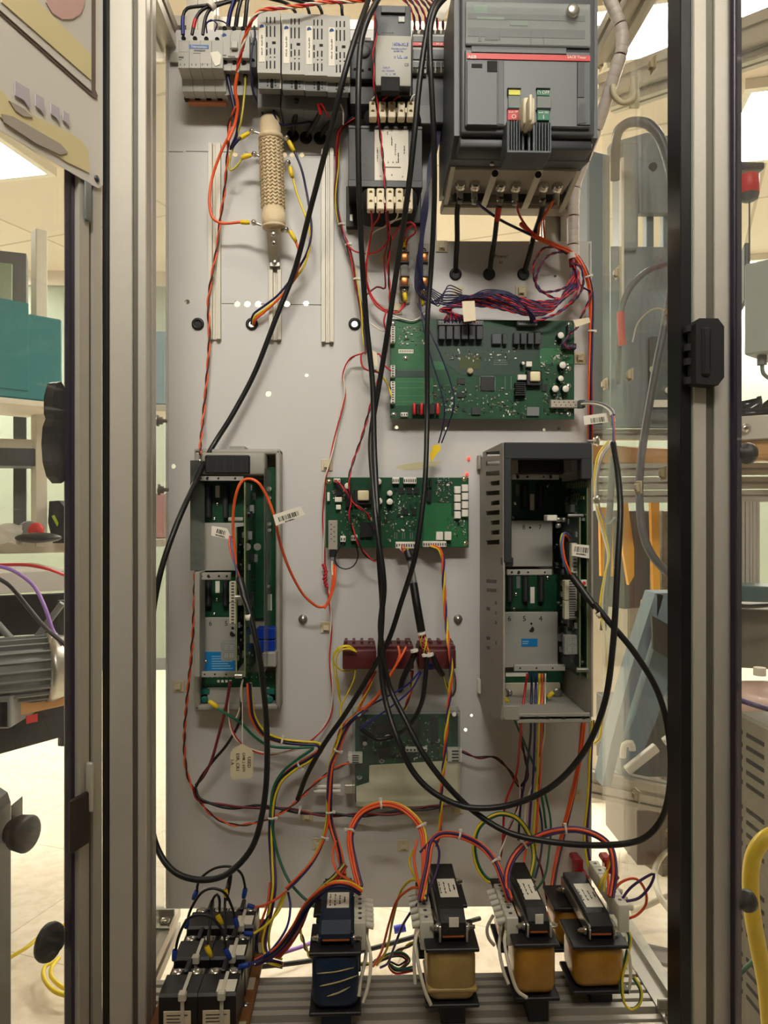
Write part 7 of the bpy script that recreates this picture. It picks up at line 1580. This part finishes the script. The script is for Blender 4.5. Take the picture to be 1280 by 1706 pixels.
T = thing('shoulder_bag', 'black bag with a lime stripe on the lowest shelf, left', 'bag', W(92, 905, 3.0)); part('body', MB().slab([W(x, y, 3.0) for x, y in ((82, 835), (98, 834), (112, 850), (112, 905), (88, 905), (80, 870))], (0, .12, 0)), M_blackm, T); part('stripe', MB().slab([W(x, y, 2.995) for x, y in ((86, 860), (90, 858), (97, 872), (95, 877))], (0, .005, 0)), mat('lime', (170, 200, 40)), T)
mb = MB(); mb.sphere(W(64, 896, 2.85), .085, 20, (1, .7, .24)); solo('glasses_case', mb, M_rubber, 'black oval case lying on the lowest left shelf', 'case')
T = thing('work_glove', 'red and grey glove standing behind the black oval case', 'glove', W(55, 893, 2.95)); mb = MB(); mb.sphere(W(48, 885, 2.95), .045, 14, (1, .6, .9)); part('body', mb, M_greyd, T); mb = MB(); mb.sphere(W(60, 884, 2.92), .035, 14, (.9, .5, .9)); part('palm', mb, M_red, T)
mb = MB(); g = []
for j in range(7):
    for i in range(12): g.append(W(-40+i*7, 872+j*5.5+(3 if i > 9 else 0), 2.86)+Vector((0, .03*noise.noise(Vector((i*.7, j*.8, 0))), .012*noise.noise(Vector((i*.9, 3, j))))))
mb.add(g+[p+Vector((0, .004, 0)) for p in g], [(j*12+i, j*12+i+1, (j+1)*12+i+1, (j+1)*12+i) for j in range(6) for i in range(11)], True); solo('cleaning_cloth', mb, M_paper, 'crumpled white cloth at the far left of the lowest shelf', 'cloth')
T = thing('work_bench', 'grey topped bench with crossed dark legs behind the left door pane', 'bench', W(40, 1250, 2.7))
obp(T, 'top', (-160, 2.45), (112, 2.75), 962, 1000, .5, mat('bench_top_grey', (186, 182, 176), .5)); obp(T, 'back_frame', (-160, 2.75), (112, 2.95), 1000, 1070, .04, M_blackm)
for a, b in (((-40, 1000), (70, 1120)), ((104, 1005), (10, 1130))): part('brace', MB().tube([W(*a, 2.62), W(*b, 2.62)], .012, 8), M_greyd, T)
for x in (-100, 108): part('leg', MB().tube([W(x, 1000, 2.7), W(x, 1240, 2.7)], .025, 8), M_dkg, T)
for c, pts, r, l in (('red', [(-30, 942, 2.4), (40, 941, 2.4), (80, 948, 2.4), (112, 960, 2.45)], 5, 'red cable lying on the bench behind the left door'), ('lilac', [(-20, 940, 2.38), (20, 950, 2.38), (55, 975, 2.36), (74, 1010, 2.34), (88, 1050, 2.34), (104, 1075, 2.34)], 6, 'purple cable hanging over the bench edge behind the left door'), ('black', [(-20, 955, 2.36), (15, 975, 2.36), (45, 1010, 2.33), (75, 1045, 2.32), (110, 1075, 2.32)], 7, 'black cable hanging over the bench edge behind the left door')): wire(l, pts, r, c, 'cable', 'cable')
T = thing('electric_motor', 'finned grey electric motor on a wooden plank, seen through the left door pane', 'motor', W(40, 1165, 2.5)); A = W(-60, 1125, 2.42); B = W(76, 1112, 2.55); d = (B-A); R = .105
part('frame', MB().lathe(A, d, [(0, 0), (0, R*.9), (d.length, R*.92), (d.length, 0)], 32), M_greyd, T); u = d.normalized().orthogonal().normalized(); w = d.normalized().cross(u)
for i in range(22):
    a = 2*math.pi*i/22; c = (u*math.cos(a)+w*math.sin(a)); part('cooling_fin', MB().slab([A+c*R*.88, B+c*R*.88, B+c*R*1.06, A+c*R*1.06], d.normalized().cross(c)*.006), M_greyd, T)
part('end_bell', MB().lathe(B, d, [(0, 0), (0, R*1.1), (.02, R*1.1), (.05, R*1.0), (.09, R*.95), (.10, R*.5), (.10, 0)], 32), M_steel, T)
part('foot', MB().box(W(18, 1160, 2.40), W(45, 1185, 2.6), .004), M_greyd, T); part('foot', MB().box(W(-30, 1168, 2.40), W(60, 1186, 2.6), .004), M_greyd, T)
wp = ob('wooden_plank', (-120, 2.25), (112, 2.60), 1193, 1227, .35, M_wood, 'pale wooden plank under the electric motor', 'plank')
part('label', obox(MB(), (44, 2.485), (63, 2.512), 1193, 1206, .004, 0), M_red, wp, 'small red and black label')
ob('pallet_base', (-120, 2.3), (112, 2.68), 1224, 1290, .6, M_blackm, 'dark low base under the wooden plank', 'cart')
T = thing('rolling_machine', 'black rounded machine edge with a side knob, at the very left bottom', 'machine', W(0, 1690, 1.5)); mb = MB()
xr = W(18, 0, 1.9).x; zq = W(0, 1310, 1.9).z; mb.prism([(xr-.5, 0.05), (xr, 0.05), (xr, zq-.04), (xr-.008, zq-.015), (xr-.03, zq), (xr-.5, zq)], 'y', 1.5, 1.9); part('body', mb, M_rubber, T)
k_ = W(19, 1385, 1.87); part('knob', MB().lathe(k_, (1, -.35, 0), [(0, .03), (.02, .03), (.022, .042), (.05, .045), (.055, .038), (.056, 0)], 20), M_rubber, T); part('knob_guard', MB().box(W(18, 1342, 1.84), W(38, 1372, 1.9), .008, seg=3), M_rubber, T)
wire('yellow cable on the floor behind the left door knob', [(5, 1602, 2.2), (45, 1578, 2.24), (80, 1550, 2.3), (130, 1535, 2.34)], 6, 'yellow', 'cable', 'cable')
wire('yellow cable coil end below the left door knob', [(90, 1600, 2.18), (74, 1612, 2.15), (74, 1632, 2.1), (92, 1652, 2.05), (125, 1662, 2.03)], 6, 'yellow', 'cable', 'cable')
wire('second turn of the yellow cable coil below the left door knob', [(98, 1596, 2.2), (86, 1612, 2.15), (86, 1628, 2.12), (104, 1645, 2.07), (125, 1650, 2.06)], 6, 'yellow', 'cable', 'cable')
ob('blue_bin', (232, 3.0), (290, 3.02), 550, 672, .3, mat('pale_blue_plastic', (150, 184, 200), .4), 'pale blue plastic bin seen between the left post and panel', 'bin')
ob('wall_shelf', (236, 2.95), (292, 2.97), 673, 684, .35, M_whi, 'white shelf under the pale blue bin', 'shelf')
ob('pink_folder', (240, 3.0), (290, 3.02), 822, 896, .1, mat('pale_pink', (206, 150, 146), .5), 'pink folder on a shelf seen between the left post and panel', 'folder')
ob('wall_shelf', (236, 2.95), (292, 2.97), 898, 911, .35, M_whi, 'white shelf under the pink folder', 'shelf')
for (x, y, X, s) in ((262, 701, -.3125, 'left pane, upper'), (264, 816, -.3125, 'left pane, lower'), (997, 735, .4195, 'right pane, upper'), (997, 834, .4195, 'right pane, lower')):
    c = on_x(x, y, X); sgn = 1 if X < 0 else -1
    solo('pane_bolt', MB().lathe(c, (sgn, 0, 0), [(0, .009), (.002, .009), (.0021, .006), (.008, .006), (.0081, .003), (.016, .003), (.0161, 0)], 12), M_steel, 'steel bolt through the acrylic, '+s, 'bolt', 'bolts through the side panes')

# ================================================================== the room behind, right
def rail(label, a, b, w=.045, m=M_alu, grp='aluminium rails behind the cabinet'):
    mb = MB(); bar_between(mb, W(*a), W(*b), w, w, .008); return solo('frame_rail', mb, m, label, 'rail', grp)
rail('high aluminium rail rising to the right past the ceiling light', (1008, 150, 2.3), (1330, 30, 1.75), .07)
rail('second high rail just under it, behind the white hook', (1018, 172, 2.3), (1330, 66, 1.78), .05)
T = thing('machine_enclosure', 'tall blue grey machine housing with cut out windows, seen through the right side pane', 'machine', W(1060, 1000, 2.1))
for (a, b, y0, y1, l) in (((980, 2.0), (1018, 2.03), 248, 712, 'column'), ((1036, 2.05), (1064, 2.05), 235, 415, 'column')): obp(T, l, a, b, y0, y1, .08, M_bg_grey, None, .004)
mb = MB(); mb.slab([W(x, y, 2.06) for x, y in ((1018, 238), (1078, 221), (1150, 232), (1150, 354), (1066, 354), (1062, 262), (1018, 262))], (0, .03, 0)); part('upper_plate', mb, M_bg_grey, T)
obp(T, 'lower_plate', (1018, 2.07), (1150, 2.07), 410, 712, .03, M_bg_grey, None, .002); obp(T, 'control_strip', (1084, 2.05), (1150, 2.05), 560, 700, .02, mat('darker_grey', (92, 98, 98), .5), None, .003)
obp(T, 'edge_angle', (1036, 2.045), (1040, 2.045), 262, 560, .02, M_whi, None, 0); 
for x, y in ((1120, 563), (1118, 612), (1114, 650), (1088, 615), (1088, 643)): part('knob', MB().cyl(W(x, y, 2.04), W(x, y, 2.05), .009), M_whi, T)
part('hole', MB().cyl(W(1088, 278, 2.055), W(1088, 278, 2.06), .012), M_dkg, T); part('label', obox(MB(), (1078, 2.04), (1122, 2.04), 666, 678, .004, 0), M_paper, T)
for x, y0, y1 in ((1078, 354, 412), (1106, 354, 412)): obp(T, 'strut', (x, 2.09), (x+12, 2.09), y0, y1, .03, M_bg_grey, None, .002)
for lb, pts, r in (('grey hose arching over the top of the blue grey machine housing', [(1025, 300, 2.02), (1026, 240, 1.96), (1032, 216, 1.9), (1050, 204, 1.88), (1078, 206, 1.86), (1098, 226, 1.85), (1112, 262, 1.85), (1126, 320, 1.85), (1140, 380, 1.85)], 13), ('long grey hose hanging in front of the machine housing and sweeping right', [(1128, 400, 1.75), (1120, 470, 1.75), (1108, 540, 1.75), (1092, 620, 1.75), (1078, 700, 1.75), (1068, 770, 1.75), (1066, 830, 1.74), (1072, 890, 1.72), (1094, 935, 1.7), (1140, 975, 1.68)], 10),
                   ('grey hose with red tape looping beside the machine housing', [(1110, 440, 1.85), (1078, 452, 1.85), (1050, 480, 1.85), (1036, 515, 1.85), (1032, 560, 1.86), (1030, 640, 1.88)], 8), ('thin grey hose behind the black cable at the right', [(1022, 760, 1.9), (1016, 860, 1.9), (1012, 960, 1.9), (1005, 1050, 1.9)], 9)):
    o = wire(lb, pts, r, 'hosegrey', 'hose', 'hose')
    if 'red tape' in lb: part('red_tape', MB().tube([W(1034, 520, 1.846), W(1037, 575, 1.846)], .0095, 12), M_red, o)
ob('wooden_shelf', (975, 2.05), (1150, 2.2), 740, 770, .4, M_wood, 'wooden shelf behind the right side pane', 'shelf')
for k, (y, w) in enumerate(((725, .03), (783, .035), (806, .035), (828, .035))):
    rail('level aluminium rail %s the wooden shelf behind the right pane' % ('above', 'just below', 'second below', 'third below')[k], (975, y, 2.1), (1330, y-2, 2.15), w)
M_org = mat('orange_yellow_paint', (240, 176, 60), .5, var=(5, .3, (224, 156, 48)))
for k, (pts, s) in enumerate((([(1000, 845), (1022, 845), (1022, 960), (1002, 960)], 'leftmost, behind the yellow cord'), ([(1036, 834), (1046, 834), (1057, 915), (1057, 960), (1048, 975), (1036, 900)], 'tapering, second'), ([(1085, 836), (1099, 836), (1101, 1150), (1092, 1160), (1090, 1010)], 'long, third'), ([(1072, 1000), (1078, 1070), (1066, 1110), (1060, 1090)], 'short, behind the blue grey leg'))):
    solo('yellow_board', MB().slab([W(x, y, 2.32) for x, y in pts], (0, .02, 0)), M_org, 'orange yellow upright board behind the right pane, '+s, 'board', 'orange yellow boards')
T = thing('inclined_machine', 'blue grey inclined machine leg and top beam with a dark plate, behind the right pane', 'machine', W(1070, 1300, 1.9)); M_bgl = mat('blue_grey_paint', (120, 138, 150), .45)
part('leg', MB().slab([W(x, y, 1.9) for x, y in ((1092, 988), (1106, 992), (1078, 1090), (1050, 1180), (1030, 1260), (1018, 1310), (1004, 1310), (1018, 1240), (1050, 1120))], (0, .07, 0)), M_bgl, T)
part('leg', MB().slab([W(x, y, 1.93) for x, y in ((1106, 992), (1126, 1100), (1094, 1200), (1060, 1280), (1036, 1300), (1034, 1250), (1060, 1190), (1090, 1080))], (0, .05, 0)), M_bgl, T)
obp(T, 'beam', (1094, 1.9), (1150, 1.9), 988, 1040, .08, M_bgl); part('plate', MB().slab([W(x, y, 1.85) for x, y in ((1087, 1026), (1150, 1060), (1150, 1116), (1089, 1082))], (0, .01, 0)), mat('dark_olive_plate', (62, 58, 48), .5), T, 'dark olive plate')
mb = MB(); mb.sphere(W(1132, 1160, 1.98), .075, 18, (.6, 1, 1)); part('cover', mb, mat('grey_blue_cover', (104, 130, 140), .35), T)
ob('dark_machine', (1042, 2.4), (1084, 2.45), 850, 1015, .2, M_dkg, 'dark grey machine between the orange yellow boards', 'machine')
ob('machine_pedestal', (1030, 2.15), (1150, 2.15), 1180, 1296, .2, mat('grey_clutter', (92, 94, 98), .5), 'grey machine base behind the inclined leg', 'machine')
ob('parts_cabinet', (1104, 2.7), (1160, 2.75), 850, 1469, .2, mat('taupe_cabinet', (128, 118, 102), .5, var=(60, .7, (92, 86, 76))), 'taupe parts cabinet behind the right pane, near the post', 'cabinet')
ob('white_cupboard', (985, 3.4), (1060, 3.4), 850, 1342, .3, M_whi, 'white cupboard far behind the orange yellow boards', 'cupboard')
T = thing('clamp_arm', 'white clamp arms on the machine base behind the right pane', 'clamp', W(1080, 1280, 1.75))
for a, b in (((1045, 1285), (1095, 1245)), ((1108, 1238), (1122, 1228))): part('arm', MB().box((-.006, -.01, 0), (.012, .01, (W(*b, 1.75)-W(*a, 1.75)).length), .002, Matrix.Translation(W(*a, 1.75)) @ (W(*b, 1.75)-W(*a, 1.75)).to_track_quat('Z', 'Y').to_matrix().to_4x4()), M_white, T)
part('ring', MB().tube(smooth_path([W(x, y, 1.78) for x, y in ((1038, 1262), (1040, 1242), (1052, 1238), (1054, 1250))], .01), .008, 8), M_white, T)
rail('long low aluminium rail slanting down right behind the side pane', (985, 1296, 2.0), (1250, 1352, 1.7), .05)
rail('second low rail below it', (985, 1316, 2.0), (1250, 1372, 1.7), .03)
ob('taupe_bin', (1062, 2.3), (1160, 2.3), 1350, 1442, .3, mat('taupe_bin', (112, 98, 88), .5), 'taupe bin on the floor behind the lower right pane', 'bin')
wire('pale grey cable looping on the floor at lower right', [(1150, 1408, 2.2), (1110, 1420, 2.3), (1092, 1448, 2.25), (1098, 1490, 2.15), (1120, 1520, 2.1), (1150, 1545, 2.05)], 9, 'white', 'cable', 'cable')
wire('second pale grey cable lying across the floor at lower right', [(1050, 1518, 2.3), (1080, 1508, 2.3), (1110, 1494, 2.3), (1150, 1484, 2.3)], 9, 'white', 'cable', 'cable')
wire('purple cable along the floor at lower right', [(1070, 1612, 2.16), (1100, 1620, 2.14), (1140, 1628, 2.13), (1200, 1636, 2.12)], 6, 'lilac', 'cable', 'cable')
ob('cable_duct', (1060, 2.2), (1170, 2.12), 1594, 1600, .09, mat('grey_duct', (104, 98, 98), .6), 'flat grey cable duct on the floor at lower right', 'duct')
wire('purple cable crossing the floor gap under the panel', [(430, 1600, 2.15), (500, 1578, 2.2), (545, 1562, 2.25), (600, 1566, 2.25)], 6, 'lilac', 'cable', 'cable')
wire('black cable crossing the floor gap under the panel', [(420, 1612, 2.15), (500, 1603, 2.15), (600, 1585, 2.2), (700, 1558, 2.25), (800, 1530, 2.35)], 7, 'black', 'cable', 'cable')
solo('bottle_cap', MB().cyl(W(657, 1549, 2.3), W(676, 1545, 2.3), .012), mat('bright_blue', (50, 60, 190)), 'small blue cap on the floor seen under the panel', 'cap')
twisted('yellow and white wires hanging outside the panel edge beside the black cable at the right', [(1015, 735, 1.5), (998, 760, 1.5), (992, 800, 1.5), (994, 845, 1.5), (1004, 880, 1.5), (1014, 925, 1.5), (1008, 960, 1.5), (1002, 1010, 1.5), (1008, 1060, 1.5), (1010, 1120, 1.5), (1006, 1180, 1.5), (1000, 1230, 1.5), (990, 1240, 1.5)], 2.0, ['yellow', 'white'], .3)
wire('thin grey wire curving from the cable tag behind the right pane', [(1020, 738, 1.48), (1005, 760, 1.48), (996, 800, 1.48), (1000, 850, 1.48), (1012, 872, 1.48), (1026, 862, 1.48)], 2.2, 'grey')
c = on_x(1116, 520, .4185)
wire('white tie tail curling from the mount on the right pane', [(1116, 522, c.y-.002), (1098, 514, c.y+.02), (1080, 520, c.y+.04), (1062, 540, c.y+.06), (1054, 570, c.y+.07)], 1.0, 'white', 'tie_tail', 'cable tie')
T = thing('wire_hook', 'cream plastic hook on the right side pane, high up', 'hook', on_x(1050, 150, .4185)); Yh = on_x(1050, 150, .4185).y
part('arc', MB().tube(smooth_path([W(x, y, Yh) for x, y in ((1021, 142), (1024, 160), (1038, 172), (1054, 166), (1060, 150))], .006), .0045, 10), mat('cream_hook', (216, 204, 170), .4), T); part('plate', MB().pb(1050, 126, 1066, 180, Yh, Yh+.004, .001), MATS['cream_hook'], T)

# far right strip, through the opened right door
T = thing('balancer_hoist', 'red tool hoist with black hook hanging at the far right', 'hoist', W(1248, 340, 1.9)); c = W(1248, 292, 1.9)
part('body', MB().lathe(c+Vector((0, 0, .0)), (0, 0, -1), [(0, 0), (0, .022), (.004, .025), (.052, .025), (.056, .0)], 20), M_red, T); part('lower_cap', MB().lathe(c+Vector((0, 0, -.05)), (0, 0, -1), [(0, .0255), (.014, .022), (.020, .010), (.0201, 0)], 20), M_slate, T)
part('hook_arm', MB().box(W(1224, 268, 1.9), W(1262, 293, 1.94), .006, seg=2), M_dkg, T); part('cord', MB().tube([W(1249, 335, 1.9), W(1249, 470, 1.9)], .0022, 8), M_dkg, T)
T = thing('control_box', 'pale grey control box with cable gland at the far right', 'control box', W(1262, 620, 1.9)); obp(T, 'body', (1240, 1.9), (1330, 1.8), 440, 592, .15, mat('pale_grey_box', (158, 164, 160), .45), None, .004); obp(T, 'side', (1227, 2.05), (1241, 1.9), 437, 525, .01, M_dkg)
part('gland', MB().cyl(W(1270, 590, 1.9), W(1270, 608, 1.9), .012), M_greyd, T); part('cord', MB().tube(smooth_path([W(1270, 606, 1.9), W(1272, 622, 1.9), W(1284, 632, 1.9)], .01), .005, 8), M_greyd, T)
mb = MB(); g = []
for j in range(8):
    for i in range(12): g.append(W(1224+i*9, 664+j*4.6, 2.0)+Vector((0, .08*noise.noise(Vector((i*.8, j*.9, 5))), .02*noise.noise(Vector((i*.9, 3, j))))))
mb.add(g+[p+Vector((0, .06, 0)) for p in g], [(j*12+i, j*12+i+1, (j+1)*12+i+1, (j+1)*12+i) for j in range(7) for i in range(11)], True); solo('plastic_bag', mb, mat('shiny_black_bag', (34, 34, 38), .15), 'shiny black plastic bag on the rail at the far right', 'bag')
T = thing('bolted_rail', 'aluminium rail with round bolts under the black bag at the far right', 'rail', W(1255, 715, 1.95)); obp(T, 'rail', (1222, 1.98), (1330, 1.9), 694, 733, .05, M_alu)
for x in (1243, 1266): part('bolt', MB().lathe(W(x, 713, 1.955), (0, -1, 0), [(0, .012), (.004, .012), (.007, .006), (.0071, 0)], 16), M_chrome, T)
ob('wooden_shelf', (1222, 2.0), (1330, 1.92), 735, 760, .3, M_wood, 'wooden shelf edge at the far right under the bolted rail', 'shelf')
for k, x in enumerate((1230, 1243, 1255)): solo('frame_post', profile(MB(), 'z', (W(x, 900, 2.1).x, 2.1, W(x, 978, 2.1).z), (.02, .03), W(x, 836, 2.1).z-W(x, 978, 2.1).z, .25, .004), M_alu, 'upright aluminium profile at the far right, %s of three' % ('left', 'middle', 'right')[k], 'profile', 'upright profiles at the far right')
ob('teal_beam', (1222, 1.9), (1330, 1.85), 976, 1002, .1, mat('dark_teal_beam', (58, 84, 86), .45), 'dark teal beam at the far right', 'beam'); wire('black hose lying along the dark teal beam', [(1222, 1008, 1.8), (1250, 1010, 1.8), (1330, 1004, 1.8)], 6, 'sheath', 'hose', 'hose')
ob('concrete_block', (1222, 2.0), (1330, 1.95), 1014, 1112, .2, mat('worn_grey_case', (104, 98, 88), .7, var=(10, .5, (84, 78, 70))), 'worn grey case below the dark teal beam', 'case')
T = thing('plastic_bucket', 'pinkish plastic lid with a purple strap at the far right', 'bucket', W(1262, 1160, 1.6)); c = W(1285, 1150, 1.75); part('lid', MB().lathe(c+Vector((0, 0, -.05)), (0, 0, 1), [(0, 0), (0, .13), (.03, .135), (.045, .125), (.06, .06), (.065, 0)], 32), mat('pale_pink_plastic', (190, 160, 148), .35), T)
part('spout', MB().cyl(W(1266, 1125, 1.72), W(1266, 1112, 1.72), .014), M_whi, T); part('strap', MB().tube(smooth_path([W(1222, 1162, 1.58), W(1250, 1172, 1.56), W(1330, 1196, 1.52)], .02), .006, 8), wm('purple'), T)
T = thing('power_unit', 'grey power unit with rows of slanted vent slots, at the far right bottom', 'power unit', W(1255, 1690, 1.5)); A_, B_ = (1226, 1.62), (1345, 1.36)
obp(T, 'housing', A_, B_, 1184, 1706+200, .25, mat('khaki_grey_case', (104, 98, 84), .55), None, .006); a = W(A_[0], 1184, A_[1]); b = W(B_[0], 1184, B_[1]); d = Vector((b.x-a.x, b.y-a.y, 0)); L = d.length; d.normalize(); n = Vector((-d.y, d.x, 0)); Mx = Matrix((d, n, Vector((0, 0, 1)))).transposed().to_4x4(); Mx.translation = Vector((a.x, a.y, 0)); z0 = a.z
for j in range(24):
    if j % 6 in (4, 5) and j % 4: continue
    zz_ = z0-.045-j*.027
    for s0, s1 in ((.012, .03), (.045, .115)): part('vent_slot', MB().box((s0, -.001, zz_), (s1, .003, zz_+.010), .001, Mx), M_blackm, T)
solo('power_cable', MB().tube(smooth_path([W(x, y, 1.15) for x, y in ((1310, 1385), (1278, 1395), (1258, 1420), (1251, 1460), (1254, 1520), (1264, 1580), (1276, 1640), (1284, 1720))], .01), .0125, 14), mat('yellow_cable', (222, 188, 14), .4, var=(30, .35, (188, 160, 20))), 'thick yellow cable curving down at the far right edge', 'cable')
wire('green wire across the power unit at the far right bottom', [(1228, 1628, 1.35), (1250, 1606, 1.33), (1268, 1590, 1.3)], 4, 'green')
